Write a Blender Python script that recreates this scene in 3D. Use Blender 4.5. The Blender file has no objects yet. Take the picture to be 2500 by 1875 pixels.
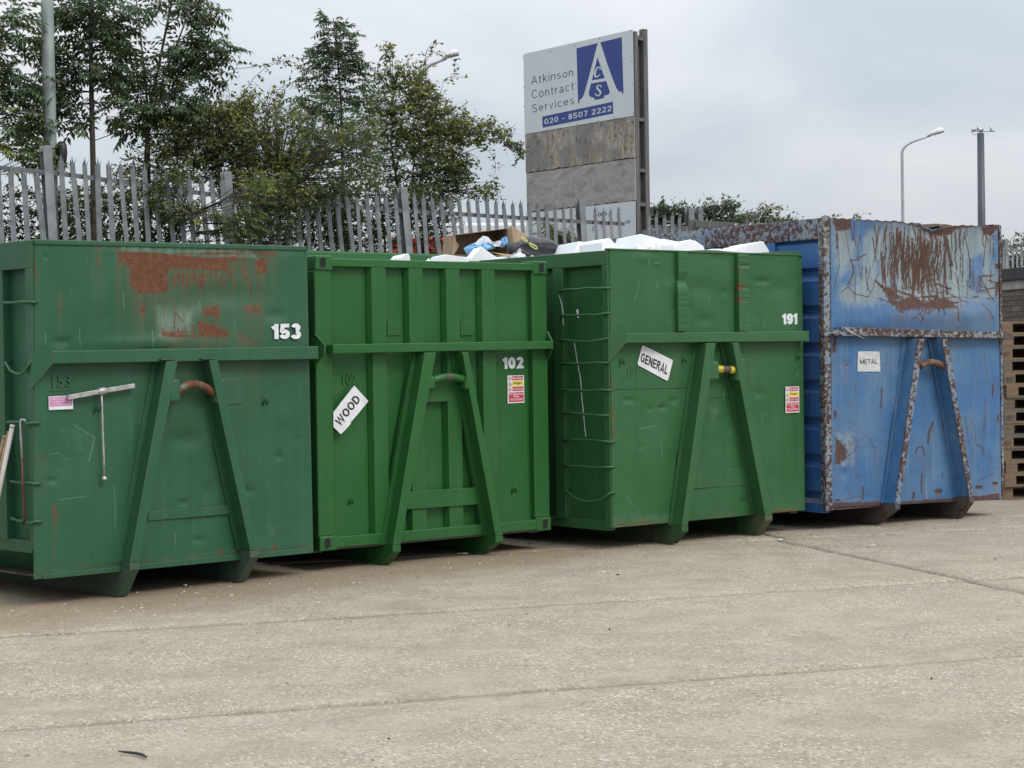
import bpy, bmesh, math, random
import numpy as np
from mathutils import Vector, Matrix

random.seed(7)
rng = np.random.default_rng(11)
S = bpy.context.scene
COL = S.collection
sin, cos, pi = math.sin, math.cos, math.pi

# ------------------------------------------------------------------ camera
F_PX, PITCH, ROLL, EYE = 4517.0, 0.0152015, -0.0152628, 1.71944   # pixels of the 2500 wide photograph
cam_d = bpy.data.cameras.new('camera')
cam_d.sensor_width = 36.0
cam_d.lens = 36.0 * F_PX / 2500.0
cam_d.clip_start, cam_d.clip_end = 0.1, 3000.0
cam = bpy.data.objects.new('camera', cam_d)
COL.objects.link(cam)
cam.matrix_world = Matrix.Translation((0, 0, EYE)) @ Matrix.Rotation(pi / 2 - PITCH, 4, 'X') @ Matrix.Rotation(ROLL, 4, 'Z')
S.camera = cam

# ------------------------------------------------------------------ world, sun, exposure
SUN_EL, SUN_AZ = math.radians(46), math.radians(128)      # azimuth from +Y, clockwise: behind the camera, to its right
world = bpy.data.worlds.new('World')
S.world = world
world.use_nodes = True
wn = world.node_tree
for n_ in list(wn.nodes):
    wn.nodes.remove(n_)


def wnode(t, **kw):
    n = wn.nodes.new(t)
    for k, v in kw.items():
        setattr(n, k, v)
    return n


def wl(a, b):
    wn.links.new(a, b)


w_out = wnode('ShaderNodeOutputWorld')
w_bg = wnode('ShaderNodeBackground')
w_bg.inputs['Strength'].default_value = 0.1
w_sky = wnode('ShaderNodeTexSky', sky_type='NISHITA', sun_disc=False)
w_sky.sun_elevation, w_sky.sun_rotation = SUN_EL, SUN_AZ
w_sky.air_density, w_sky.dust_density = 1.0, 2.0
w_tc = wnode('ShaderNodeTexCoord')
w_map = wnode('ShaderNodeMapping')
w_map.inputs['Scale'].default_value = (1.0, 1.0, 2.1)
w_map.inputs['Location'].default_value = (0.35, 0.2, 0.1)
w_n1 = wnode('ShaderNodeTexNoise')
for k, v in (('Scale', 4.2), ('Detail', 5.0), ('Roughness', 0.5), ('Distortion', 0.35)):
    w_n1.inputs[k].default_value = v
w_rmp = wnode('ShaderNodeValToRGB')
w_rmp.color_ramp.elements[0].position, w_rmp.color_ramp.elements[0].color = 0.34, (5.7, 6.4, 7.2, 1)
w_rmp.color_ramp.elements[1].position, w_rmp.color_ramp.elements[1].color = 0.64, (8.1, 8.35, 8.75, 1)
w_sep = wnode('ShaderNodeSeparateXYZ')
w_el = wnode('ShaderNodeMapRange')            # overcast sky: brighter overhead than at the horizon, all the way round
for k, v in (('From Min', 0.0), ('From Max', 1.0), ('To Min', 0.80), ('To Max', 2.6)):
    w_el.inputs[k].default_value = v
w_mul = wnode('ShaderNodeVectorMath', operation='MULTIPLY')
w_mix = wnode('ShaderNodeMix', data_type='RGBA')
w_mix.inputs[0].default_value = 0.93
wl(w_tc.outputs['Generated'], w_map.inputs['Vector'])
wl(w_map.outputs[0], w_n1.inputs['Vector'])
wl(w_n1.outputs[0], w_rmp.inputs[0])
wl(w_tc.outputs['Generated'], w_sep.inputs[0])
wl(w_sep.outputs['Z'], w_el.inputs['Value'])
wl(w_rmp.outputs[0], w_mul.inputs[0])
wl(w_el.outputs[0], w_mul.inputs[1])
wl(w_sky.outputs[0], w_mix.inputs[6])
wl(w_mul.outputs[0], w_mix.inputs[7])
wl(w_mix.outputs[2], w_bg.inputs['Color'])
wl(w_bg.outputs[0], w_out.inputs['Surface'])

sun_d = bpy.data.lights.new('sun', 'SUN')
sun_d.energy, sun_d.angle, sun_d.color = 1.5, math.radians(22), (1.0, 0.95, 0.87)
sun = bpy.data.objects.new('sun', sun_d)
COL.objects.link(sun)
sd = Vector((sin(SUN_AZ) * cos(SUN_EL), cos(SUN_AZ) * cos(SUN_EL), sin(SUN_EL)))
sun.rotation_euler = sd.to_track_quat('Z', 'Y').to_euler()
sun.location = sd * 40

S.view_settings.view_transform = 'Standard'
S.view_settings.look = 'None'
S.view_settings.exposure = 0.0
S.view_settings.gamma = 1.0
S.view_settings.use_curve_mapping = False
S.render.engine = 'CYCLES'
S.cycles.use_denoising = True
S.cycles.max_bounces = 5
S.cycles.diffuse_bounces = 2
S.cycles.transparent_max_bounces = 6


# ------------------------------------------------------------------ pixel helpers (a pixel gives a direction, the surface gives the distance)
def ray(px, py):
    du, dv = px - 1250.0, py - 937.5
    c, s = cos(ROLL), sin(ROLL)
    u, v = c * du + s * dv, -s * du + c * dv
    xc, zc = u / F_PX, -v / F_PX
    c, s = cos(PITCH), sin(PITCH)
    return Vector((xc, c + s * zc, -s + c * zc))


EYEV = Vector((0, 0, EYE))


def at_y(px, py, Y):
    r = ray(px, py)
    return EYEV + r * (Y / r.y)


def on_ground(px, py, z=0.0):
    r = ray(px, py)
    return EYEV + r * ((z - EYE) / r.z)


def on_plane(px, py, P, n):
    r = ray(px, py)
    return EYEV + r * ((P - EYEV).dot(n) / r.dot(n))


def proj_np(P):
    x, y, z = P[:, 0], P[:, 1], P[:, 2] - EYE
    c, s = cos(PITCH), sin(PITCH)
    yc, zc = c * y - s * z, s * y + c * z
    u, v = F_PX * x / yc, -F_PX * zc / yc
    c, s = cos(ROLL), sin(ROLL)
    return 1250 + c * u - s * v, 937.5 + s * u + c * v


REG = {'A': (0, 560, 800 / 2212), 'B': (0, 960, 800 / 2212), 'C': (720, 560, 700 / 2212), 'D': (720, 900, 700 / 2212),
       'E': (1300, 540, 700 / 2212), 'F': (1300, 900, 700 / 2212), 'G': (1900, 500, 600 / 2212), 'H': (1900, 850, 600 / 2212),
       'S': (1240, 50, 400 / 1207), 'L': (0, 0, 640 / 1659), 'M': (500, 0, 800 / 2074), 'P': (0, 0, 1.0)}


def R(r, x, y):
    a, b, s = REG[r]
    return a + x * s, b + y * s


# ------------------------------------------------------------------ materials
class G:
    def __init__(s, name):
        s.m = bpy.data.materials.new(name)
        s.m.use_nodes = True
        s.t = s.m.node_tree
        s.p = s.t.nodes['Principled BSDF']

    def set(s, sock, v):
        if isinstance(v, bpy.types.NodeSocket):
            s.t.links.new(v, sock)
        else:
            if isinstance(v, (tuple, list)) and len(v) == 3 and sock.type == 'RGBA':
                v = (*v, 1)
            sock.default_value = v

    def n(s, t, ins=None, **kw):
        n = s.t.nodes.new(t)
        for k, v in kw.items():
            setattr(n, k, v)
        for k, v in (ins or {}).items():
            s.set(n.inputs[k], v)
        return n

    def co(s, kind='Object', scale=(1, 1, 1)):
        c = s.n('ShaderNodeTexCoord').outputs[kind]
        return c if scale == (1, 1, 1) else s.n('ShaderNodeMapping', {'Vector': c, 'Scale': scale}).outputs[0]

    def noise(s, v, scale, detail=4, rough=0.55, dist=0.0):
        return s.n('ShaderNodeTexNoise', {'Vector': v, 'Scale': scale, 'Detail': detail, 'Roughness': rough, 'Distortion': dist}).outputs[0]

    def voro(s, v, scale, out=0, **kw):
        return s.n('ShaderNodeTexVoronoi', {'Vector': v, 'Scale': scale}, **kw).outputs[out]

    def math(s, op, a, b=0.0, clamp=False):
        return s.n('ShaderNodeMath', {0: a, 1: b}, operation=op, use_clamp=clamp).outputs[0]

    def mix(s, f, a, b, blend='MIX'):
        return s.n('ShaderNodeMix', {0: f, 6: a, 7: b}, data_type='RGBA', blend_type=blend).outputs[2]

    def rng(s, v, a, b, c=0.0, d=1.0, smooth=True):
        return s.n('ShaderNodeMapRange', {'Value': v, 'From Min': a, 'From Max': b, 'To Min': c, 'To Max': d},
                   interpolation_type='SMOOTHSTEP' if smooth else 'LINEAR', clamp=True).outputs[0]

    def ramp(s, f, stops):
        n = s.n('ShaderNodeValToRGB', {0: f})
        cr = n.color_ramp
        while len(cr.elements) < len(stops):
            cr.elements.new(0.5)
        for e, (p, c) in zip(cr.elements, stops):
            e.position, e.color = p, (*c, 1)
        return n.outputs[0]

    def attr(s, name):
        return s.n('ShaderNodeAttribute', attribute_name=name).outputs['Fac']

    def bump(s, h, strength=0.3, dist=0.01):
        n = s.n('ShaderNodeBump', {'Height': h, 'Strength': strength, 'Distance': dist})
        s.set(s.p.inputs['Normal'], n.outputs[0])

    def out(s, color, rough=0.5, metal=0.0, spec=None):
        s.set(s.p.inputs['Base Color'], color)
        s.set(s.p.inputs['Roughness'], rough)
        s.set(s.p.inputs['Metallic'], metal)
        if spec is not None:
            s.set(s.p.inputs['Specular IOR Level'], spec)
        return s.m


MATS = {}


def plain(name, col, rough=0.6, var=0.12, scale=6.0, metal=0.0, bump=0.0, spec=None):
    if name in MATS:
        return MATS[name]
    g = G(name)
    o = g.co()
    n = g.noise(o, scale, 6, 0.6)
    c = g.mix(g.rng(n, 0.3, 0.7), tuple(x * (1 - var) for x in col), tuple(min(1, x * (1 + var)) for x in col))
    if bump:
        g.bump(g.noise(o, scale * 8, 4), bump, 0.004)
    MATS[name] = g.out(c, rough, metal, spec)
    return MATS[name]


RUST_BROWN = [(0.25, (0.036, 0.023, 0.020)), (0.45, (0.070, 0.037, 0.028)), (0.62, (0.108, 0.053, 0.037)), (0.8, (0.155, 0.088, 0.064))]


def paint(name, base, fade, rust_bias=0.0, edge_rust=0.0, edge_col=None, fade_amt=0.25, gloss=0.42, streak=0.5, spot_scale=5.5, dark_col=None, rusts=None, soft=0.0):
    """weathered steel paint: colour drift, chalky fading, rain streaks, rust, scratches and painted seam shading from surface attributes"""
    g = G(name)
    o = g.co()
    n1 = g.noise(o, 1.3, 5, 0.6)
    n2 = g.noise(o, 9.0, 6, 0.65)
    st = g.noise(g.co('Object', (16, 16, 0.9)), 1.0, 4, 0.6)
    col = g.mix(g.math('MULTIPLY', g.rng(n1, 0.35, 0.72), fade_amt), base, fade)
    col = g.mix(g.math('MULTIPLY', g.rng(n2, 0.45, 0.75), 0.22), col, tuple(x * 0.72 for x in base))
    col = g.mix(g.math('MULTIPLY', g.rng(st, 0.52, 0.8), 0.30 * streak), col, fade)
    n3 = g.noise(o, 75, 4, 0.7)
    fa = g.math('ADD', g.attr('fade'), g.math('ADD', g.math('MULTIPLY', g.math('SUBTRACT', n2, 0.5), 0.85), g.math('MULTIPLY', g.math('SUBTRACT', st, 0.5), 0.7)))
    pale = g.mix(g.rng(st, 0.35, 0.65), tuple(0.55 * x + 0.45 * y for x, y in zip(fade, (0.36, 0.40, 0.36))), fade)
    col = g.mix(g.math('MULTIPLY', g.rng(fa, 0.28, 0.85), 0.85), col, pale)
    # bright scuffs
    la = g.math('ADD', g.attr('light'), g.math('MULTIPLY', g.math('SUBTRACT', g.noise(o, 45, 3), 0.5), 0.5))
    col = g.mix(g.math('MULTIPLY', g.rng(la, 0.4, 0.9), 0.42), col, tuple(0.5 * x + 0.5 * y for x, y in zip(fade, (0.40, 0.46, 0.42))))
    # rust-brown bleeding below and around the chips
    ha = g.math('MULTIPLY', g.attr('halo'), g.rng(g.math('ADD', st, g.math('MULTIPLY', n3, 0.4)), 0.45, 0.85))
    col = g.mix(g.math('MULTIPLY', ha, 0.75), col, (0.15, 0.085, 0.052))
    # grime running down
    col = g.mix(g.math('MULTIPLY', g.rng(g.noise(g.co('Object', (24, 24, 0.5)), 1.0, 5, 0.65), 0.5, 0.78), 0.30), col, tuple(x * 0.55 for x in base))
    # edges: scuffs, plus a paint-sheen highlight put into the colour on the greens
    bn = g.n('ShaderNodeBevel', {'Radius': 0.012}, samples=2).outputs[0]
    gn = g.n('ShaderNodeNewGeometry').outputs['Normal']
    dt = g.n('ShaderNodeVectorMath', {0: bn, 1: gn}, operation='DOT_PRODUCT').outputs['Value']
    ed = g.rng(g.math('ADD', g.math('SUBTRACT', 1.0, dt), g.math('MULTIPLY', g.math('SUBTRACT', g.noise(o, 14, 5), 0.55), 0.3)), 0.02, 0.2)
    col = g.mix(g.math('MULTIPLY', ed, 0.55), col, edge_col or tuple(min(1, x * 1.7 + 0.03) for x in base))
    # rust
    rn = g.noise(o, 30, 6, 0.7)
    ra = g.math('ADD', g.attr('rust'), g.math('ADD', g.math('MULTIPLY', g.math('SUBTRACT', rn, 0.5), 0.85), g.math('ADD', g.math('MULTIPLY', g.math('SUBTRACT', n3, 0.5), 0.45), g.math('MULTIPLY', g.math('SUBTRACT', st, 0.5), 0.4))))
    r1 = g.math('MULTIPLY', g.rng(ra, 0.46 - soft, 0.62 + soft), 0.94)
    spots = g.math('ADD', g.noise(o, spot_scale, 8, 0.75), g.math('MULTIPLY', g.noise(o, 1.1, 2), 0.35))
    r2 = g.rng(spots, 0.93 - rust_bias, 0.96 - rust_bias)
    r3 = g.math('MULTIPLY', g.rng(g.math('ADD', g.math('SUBTRACT', 1.0, dt), g.math('MULTIPLY', g.math('SUBTRACT', g.noise(o, 7, 6, 0.7), 0.5), 0.9)), 0.12, 0.3), edge_rust)
    rust = g.math('MAXIMUM', g.math('MAXIMUM', r1, r2), r3)
    rc = g.ramp(g.noise(o, 22, 6, 0.7), rusts or [(0.25, (0.060, 0.028, 0.020)), (0.45, (0.118, 0.047, 0.026)), (0.62, (0.170, 0.066, 0.032)), (0.8, (0.215, 0.100, 0.055))])
    col = g.mix(rust, col, rc)
    dk = g.math('ADD', g.attr('dark'), g.math('MULTIPLY', g.math('SUBTRACT', rn, 0.5), 0.5))  # scratches on the blue; on greens, seam dirt with groove shade painted in
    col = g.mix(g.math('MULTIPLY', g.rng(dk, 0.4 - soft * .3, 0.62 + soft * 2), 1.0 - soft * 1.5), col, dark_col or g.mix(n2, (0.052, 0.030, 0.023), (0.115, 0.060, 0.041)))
    g.bump(g.math('ADD', g.math('MULTIPLY', n1, 2.0), g.math('ADD', g.math('MULTIPLY', n2, 0.25), g.math('MULTIPLY', rust, g.math('MULTIPLY', rn, 0.6)))), 0.35, 0.006)
    return g.out(col, g.mix(rust, (gloss + 0.0,) * 3, (0.9,) * 3), 0.0, 0.32)


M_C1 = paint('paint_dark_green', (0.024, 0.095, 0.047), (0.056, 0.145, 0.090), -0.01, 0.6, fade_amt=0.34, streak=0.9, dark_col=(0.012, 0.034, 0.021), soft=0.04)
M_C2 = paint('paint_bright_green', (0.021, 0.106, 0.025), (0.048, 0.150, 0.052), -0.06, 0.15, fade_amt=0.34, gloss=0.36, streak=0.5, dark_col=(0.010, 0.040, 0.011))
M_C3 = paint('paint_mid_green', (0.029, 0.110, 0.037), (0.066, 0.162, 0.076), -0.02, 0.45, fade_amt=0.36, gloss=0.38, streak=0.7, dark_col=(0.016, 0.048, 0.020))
M_C4 = paint('paint_worn_blue', (0.046, 0.150, 0.330), (0.235, 0.325, 0.36), 0.06, 0.95, edge_col=(0.26, 0.38, 0.48), fade_amt=0.40, gloss=0.5, streak=1.2, spot_scale=9, rusts=RUST_BROWN, soft=0.04)
M_C4S = paint('paint_side_blue', (0.036, 0.125, 0.340), (0.15, 0.25, 0.36), 0.03, 0.5, edge_col=(0.25, 0.4, 0.5), fade_amt=0.25, gloss=0.5, rusts=RUST_BROWN)
M_C4R = paint('paint_rusted_blue', (0.17, 0.24, 0.33), (0.28, 0.30, 0.27), 0.285, 1.0, edge_col=(0.3, 0.36, 0.4), fade_amt=0.9, gloss=0.6, spot_scale=26, rusts=RUST_BROWN)
M_SKID1 = paint('paint_scuffed_skid', (0.045, 0.095, 0.065), (0.10, 0.105, 0.08), 0.06, 0.8, edge_col=(0.2, 0.17, 0.13), fade_amt=0.8, gloss=0.6)
M_SKID4 = paint('steel_rusty_skid', (0.085, 0.072, 0.068), (0.14, 0.105, 0.088), 0.2, 0.9, edge_col=(0.2, 0.17, 0.15), fade_amt=0.6, gloss=0.7, rusts=RUST_BROWN)
M_SKID3 = paint('paint_muddy_skid', (0.030, 0.092, 0.036), (0.12, 0.11, 0.075), 0.05, 0.7, edge_col=(0.2, 0.17, 0.12), fade_amt=0.9, gloss=0.6)
M_WHITE = plain('vinyl_white', (0.69, 0.70, 0.72), 0.45, 0.10, 9)
M_DIGIT = plain('vinyl_white_digits', (0.72, 0.74, 0.76), 0.4, 0.13, 12)
M_BLACK = plain('vinyl_black', (0.016, 0.016, 0.018), 0.5, 0.1, 10)
M_RED = plain('sticker_red', (0.50, 0.035, 0.055), 0.45, 0.1, 20)
M_YEL = plain('sticker_yellow', (0.72, 0.62, 0.06), 0.45, 0.08, 20)
M_PINK = plain('sticker_pink', (0.56, 0.23, 0.43), 0.5, 0.1, 12)
M_PINKT = plain('sticker_pale_pink', (0.72, 0.50, 0.64), 0.5, 0.1, 12)
M_HOLE = plain('hole_dark', (0.012, 0.014, 0.012), 0.9, 0.2, 10)
M_GALV = plain('galvanised_steel', (0.235, 0.250, 0.258), 0.55, 0.32, 3, 0.3, 0.05)
M_RAILS = plain('galvanised_rail', (0.13, 0.14, 0.148), 0.6, 0.25, 5, 0.25)
M_HOOKP = paint('hook_pipe', (0.075, 0.15, 0.10), (0.15, 0.12, 0.09), 0.36, 0.4, fade_amt=0.4)
M_STEEL = plain('bare_steel', (0.42, 0.41, 0.40), 0.42, 0.3, 18, 0.45, 0.1)

# ------------------------------------------------------------------ mesh building


def link(name, me, mat=None, parent=None, loc=None):
    o = bpy.data.objects.new(name, me)
    COL.objects.link(o)
    if mat is not None and me is not None and not me.materials:
        me.materials.append(mat)
    if parent is not None:
        o.parent = parent
    if loc is not None:
        o.location = loc
    return o


def tag(o, label=None, cat=None, group=None, kind=None):
    for k, v in (('label', label), ('category', cat), ('group', group), ('kind', kind)):
        if v:
            o[k] = v
    return o


def empty(name, loc, rz=0.0, label=None, cat=None, group=None):
    o = bpy.data.objects.new(name, None)
    COL.objects.link(o)
    o.location, o.rotation_euler = loc, (0, 0, rz)
    o.empty_display_size = 0.2
    return tag(o, label, cat, group)


class MB:
    def __init__(s):
        s.v, s.f, s.sm = [], [], []

    def add(s, vs, fs, smooth=False):
        b = len(s.v)
        s.v += [tuple(v) for v in vs]
        s.f += [tuple(b + i for i in f) for f in fs]
        s.sm += [smooth] * len(fs)
        return s

    def hexa(s, p):      # p: 4 bottom + 4 top, both in the same turn
        return s.add(p, [(3, 2, 1, 0), (4, 5, 6, 7), (0, 1, 5, 4), (1, 2, 6, 5), (2, 3, 7, 6), (3, 0, 4, 7)])

    def box(s, x0, x1, y0, y1, z0, z1):
        return s.hexa([(x0, y0, z0), (x1, y0, z0), (x1, y1, z0), (x0, y1, z0), (x0, y0, z1), (x1, y0, z1), (x1, y1, z1), (x0, y1, z1)])

    def prism(s, a, b):  # two matching loops
        n = len(a)
        return s.add(list(a) + list(b), [tuple(range(n))[::-1], tuple(range(n, 2 * n))] + [(i, (i + 1) % n, n + (i + 1) % n, n + i) for i in range(n)])

    def bar(s, p, q, w, h, up=(0, 0, 1)):
        p, q = Vector(p), Vector(q)
        d = (q - p).normalized()
        u = Vector(up)
        x = d.cross(u)
        if x.length < 1e-4:
            x = d.cross(Vector((1, 0, 0)))
        x.normalize()
        u = x.cross(d)
        c = [x * (-w / 2) + u * (-h / 2), x * (w / 2) + u * (-h / 2), x * (w / 2) + u * (h / 2), x * (-w / 2) + u * (h / 2)]
        return s.prism([p + k for k in c], [q + k for k in c])

    def tube(s, pts, r, n=8, caps=True):
        pts = [Vector(p) for p in pts]
        rs = r if isinstance(r, (list, tuple)) else [r] * len(pts)
        base = len(s.v)
        prev = None
        for i, p in enumerate(pts):
            d = (pts[min(i + 1, len(pts) - 1)] - pts[max(i - 1, 0)]).normalized()
            if prev is None:
                x = d.cross(Vector((0, 0, 1)))
                if x.length < 0.05:
                    x = d.cross(Vector((1, 0, 0)))
            else:
                x = prev - d * prev.dot(d)
            x.normalize()
            prev = x
            y = d.cross(x)
            for k in range(n):
                a = 2 * pi * k / n
                s.v.append(tuple(p + (x * cos(a) + y * sin(a)) * rs[i]))
        for i in range(len(pts) - 1):
            for k in range(n):
                a, b = base + i * n + k, base + i * n + (k + 1) % n
                s.f.append((a, b, b + n, a + n))
                s.sm.append(True)
        if caps:
            s.f.append(tuple(base + k for k in range(n))[::-1])
            s.f.append(tuple(base + (len(pts) - 1) * n + k for k in range(n)))
            s.sm += [False, False]
        return s

    def mesh(s, name):
        me = bpy.data.meshes.new(name)
        me.from_pydata(s.v, [], s.f)
        me.polygons.foreach_set('use_smooth', s.sm)
        bm = bmesh.new()
        bm.from_mesh(me)
        bmesh.ops.recalc_face_normals(bm, faces=bm.faces)
        bm.to_mesh(me)
        bm.free()
        return me

    def build(s, name, mat, parent=None, bevel=0.0, loc=None):
        o = link(name, s.mesh(name), mat, parent, loc)
        if bevel:
            m = o.modifiers.new('bevel', 'BEVEL')
            m.width, m.segments, m.limit_method, m.angle_limit = bevel, 2, 'ANGLE', math.radians(40)
        return o


def np_mesh(name, V, Fc, mat, parent=None, smooth=False, attrs=None):
    me = bpy.data.meshes.new(name)
    k = Fc.shape[1]
    me.vertices.add(len(V))
    me.vertices.foreach_set('co', V.astype(np.float32).ravel())
    me.loops.add(Fc.size)
    me.loops.foreach_set('vertex_index', Fc.astype(np.int32).ravel())
    me.polygons.add(len(Fc))
    me.polygons.foreach_set('loop_start', np.arange(0, Fc.size, k, dtype=np.int32))
    me.polygons.foreach_set('use_smooth', np.full(len(Fc), smooth))
    me.update(calc_edges=True)
    for an, av in (attrs or {}).items():
        a = me.attributes.new(an, 'FLOAT', 'POINT')
        a.data.foreach_set('value', av.astype(np.float32))
    return link(name, me, mat, parent)


_txt = {}


def text_np(body, bold=0.0):
    """outline of a word as flat triangles in the unit square"""
    key = (body, bold)
    if key not in _txt:
        cu = bpy.data.curves.new('lettering', 'FONT')
        cu.body, cu.offset, cu.resolution_u = body, bold, 4
        if bold:
            cu.space_character = 1.0 + bold * 2.2
        ob = bpy.data.objects.new('lettering', cu)
        COL.objects.link(ob)
        bpy.context.view_layer.update()
        me = bpy.data.meshes.new_from_object(ob.evaluated_get(bpy.context.evaluated_depsgraph_get()))
        V = np.array([v.co[:2] for v in me.vertices])
        Fc = [tuple(p.vertices) for p in me.polygons]
        V = (V - V.min(0)) / (V.max(0) - V.min(0))
        _txt[key] = (V, Fc)
        bpy.data.objects.remove(ob)
        bpy.data.curves.remove(cu)
        bpy.data.meshes.remove(me)
    return _txt[key]


def arc(cx, cy, rx, ry, a0, a1, n=14):
    return [(cx + rx * cos(math.radians(a0 + (a1 - a0) * i / n)), cy + ry * sin(math.radians(a0 + (a1 - a0) * i / n))) for i in range(n + 1)]


def glyph(ch, t):
    """heavy sans letter as stroke centre lines in a box of height 1"""
    a, b = t / 2, 1 - t / 2
    if ch == '1':
        return .36, [[(.36 - a, 0), (.36 - a, 1)], [(.36 - t * .9, .80), (0.0, .70)]]
    if ch == '0':
        return .60, [arc(.30, .5, .30 - a, .5 - a, 90, 450, 26)]
    if ch == '2':
        return .58, [arc(.29, .68, .29 - a, .32 - a, 170, -35, 12) + [(a * 1.3, a), (.58, a)]]
    if ch == '3':
        return .58, [arc(.28, .725, .27 - a, .275 - a, 165, -90, 12), arc(.28, .285, .30 - a, .285 - a, 90, -168, 14)]
    if ch == '5':
        return .58, [[(.55, b), (a * 1.5, b), (a * 1.15, .52)] + arc(.28, .315, .30 - a, .315 - a, 125, -168, 14)]
    if ch == '9':
        return .58, [arc(.29, .66, .29 - a, .34 - a, 90, 450, 22), [(.58 - a, .66), (.58 - a, .40)] + arc(.28, .36, .30 - a, .36 - a, 0, -165, 12)]
    if ch == 'W':
        return .98, [[(a * .9, 1), (.26, .03), (.49, .93), (.72, .03), (.98 - a * .9, 1)]]
    if ch == 'O':
        return .76, [arc(.38, .5, .38 - a, .5 - a, 90, 450, 28)]
    if ch == 'D':
        return .70, [[(a, a), (a, b), (.30, b)] + arc(.30, .5, .40 - a, .5 - a, 90, -90, 16) + [(a * .2, a)]]
    if ch == 'G':
        return .76, [arc(.38, .5, .38 - a, .5 - a, 42, 325, 24) + [(.76 - a, .16), (.76 - a, .46), (.42, .46)]]
    if ch == 'E':
        return .62, [[(a, 0), (a, 1)], [(a, b), (.60, b)], [(a, .51), (.56, .51)], [(a, a), (.62, a)]]
    if ch == 'N':
        return .70, [[(a, 0), (a, 1)], [(.70 - a, 0), (.70 - a, 1)], [(a, .97), (.70 - a, .03)]]
    if ch == 'R':
        return .70, [[(a, 0), (a, 1)], [(a, b), (.42, b)] + arc(.42, .74, .24 - a, .26 - a, 90, -90, 10) + [(a, .48)], [(.40, .46), (.66 - a * .3, 0)]]
    if ch == 'A':
        return .76, [[(a * .9, 0), (.38, .95), (.76 - a * .9, 0)], [(.18, .28), (.58, .28)]]
    if ch == 'L':
        return .58, [[(a, 1), (a, a), (.58, a)]]
    if ch == 'M':
        return .86, [[(a, 0), (a, 1)], [(.86 - a, 0), (.86 - a, 1)], [(a, .97), (.43, .08), (.86 - a, .97)]]
    if ch == 'T':
        return .62, [[(.31, 0), (.31, 1)], [(0, b), (.62, b)]]
    x = .70                      # lower case height
    xa = x - a
    low = {'n': (.52, [[(a, 0), (a, x)], [(a, .40)] + arc(.26, .42, .26 - a, .28 - a, 180, 0, 12) + [(.52 - a, 0)]]),
           'o': (.58, [arc(.29, .35, .29 - a, .35 - a, 90, 450, 24)]),
           'c': (.54, [arc(.29, .35, .29 - a, .35 - a, 45, 315, 20)]),
           'e': (.57, [[(a, .36), (.57 - a, .36)] + arc(.285, .36, .285 - a, .34 - a, 0, 320, 22)]),
           'a': (.54, [arc(.26, .50, .23 - a, .20 - a, 165, 0, 10) + [(.49 - a, .10), (.54, .04)], arc(.25, .20, .25 - a, .20 - a, 30, 400, 18)]),
           's': (.50, [arc(.25, .525, .23 - a, .175 - a, 40, 230, 12) + arc(.25, .19, .25 - a, .19 - a, 60, -150, 14)]),
           'i': (.12, [[(.06, 0), (.06, x)], [(.06, .86), (.06, .98)]]),
           'k': (.50, [[(a, 0), (a, 1)], [(.46, x), (a, .26)], [(.17, .38), (.48, 0)]]),
           't': (.32, [[(.13, .92), (.13, .12)] + arc(.25, .12, .12, .12 - a, 180, 290, 6), [(0, xa), (.30, xa)]]),
           'r': (.32, [[(a, 0), (a, x)], [(a, .40)] + arc(.26, .42, .26 - a, .28 - a, 180, 75, 7)]),
           'v': (.50, [[(a * .8, x), (.25, .02), (.5 - a * .8, x)]]),
           'C': (.74, [arc(.38, .5, .38 - a, .5 - a, 40, 320, 26)]),
           'S': (.66, [arc(.33, .74, .30 - a, .26 - a, 25, 240, 14) + arc(.33, .265, .33 - a, .265 - a, 65, -155, 16)]),
           '8': (.58, [arc(.29, .745, .26 - a, .255 - a, 90, 450, 20), arc(.29, .265, .29 - a, .265 - a, 90, 450, 20)]),
           '7': (.56, [[(0, b), (.55 - a, b), (.20, 0)]]),
           '-': (.34, [[(0, .38), (.34, .38)]]), ' ': (.26, [])}
    return low.get(ch, (.3, []))


def ribbon(pts, w):
    """left and right edges of a thick mitred stroke in 2-D"""
    P = [Vector((p[0], p[1])) for p in pts]
    closed = (P[0] - P[-1]).length < 1e-6
    L_, R_ = [], []
    for i, p in enumerate(P):
        d1 = (P[i] - P[i - 1]).normalized() if i else ((P[0] - P[-2]).normalized() if closed else None)
        d2 = (P[i + 1] - P[i]).normalized() if i < len(P) - 1 else ((P[1] - P[0]).normalized() if closed else None)
        d1, d2 = d1 or d2, d2 or d1
        n1, n2_ = Vector((-d1.y, d1.x)), Vector((-d2.y, d2.x))
        b = (n1 + n2_)
        b = b.normalized() if b.length > 1e-6 else n1
        ww = w[i] if isinstance(w, (list, tuple)) else w
        k = ww / 2 / max(.45, b.dot(n1))
        L_.append(p + b * k)
        R_.append(p - b * k)
    return L_, R_


def heavy(body, t, gap=.10):
    """word in the heavy alphabet: unit-square vertices, layer of each vertex, quads"""
    V, lay, Q, x = [], [], [], 0.0
    for ch in body:
        w, lines = glyph(ch, t)
        for li, ln in enumerate(lines):
            L_, R_ = ribbon(ln, t)
            b, n = len(V), len(L_)
            V += [(p.x + x, p.y) for p in L_] + [(p.x + x, p.y) for p in R_]
            lay += [li] * (2 * n)
            Q += [(b + i, b + i + 1, b + n + i + 1, b + n + i) for i in range(n - 1)]
        x += w + gap
    V = np.array(V)
    V = (V - V.min(0)) / (V.max(0) - V.min(0))
    return V, np.array(lay), Q


def quad_map(q, uv):
    TL, TR, BR, BL = [np.array(p) for p in q]
    u, v = uv[:, :1], uv[:, 1:]
    return (1 - u) * v * TL + u * v * TR + u * (1 - v) * BR + (1 - u) * (1 - v) * BL


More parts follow.
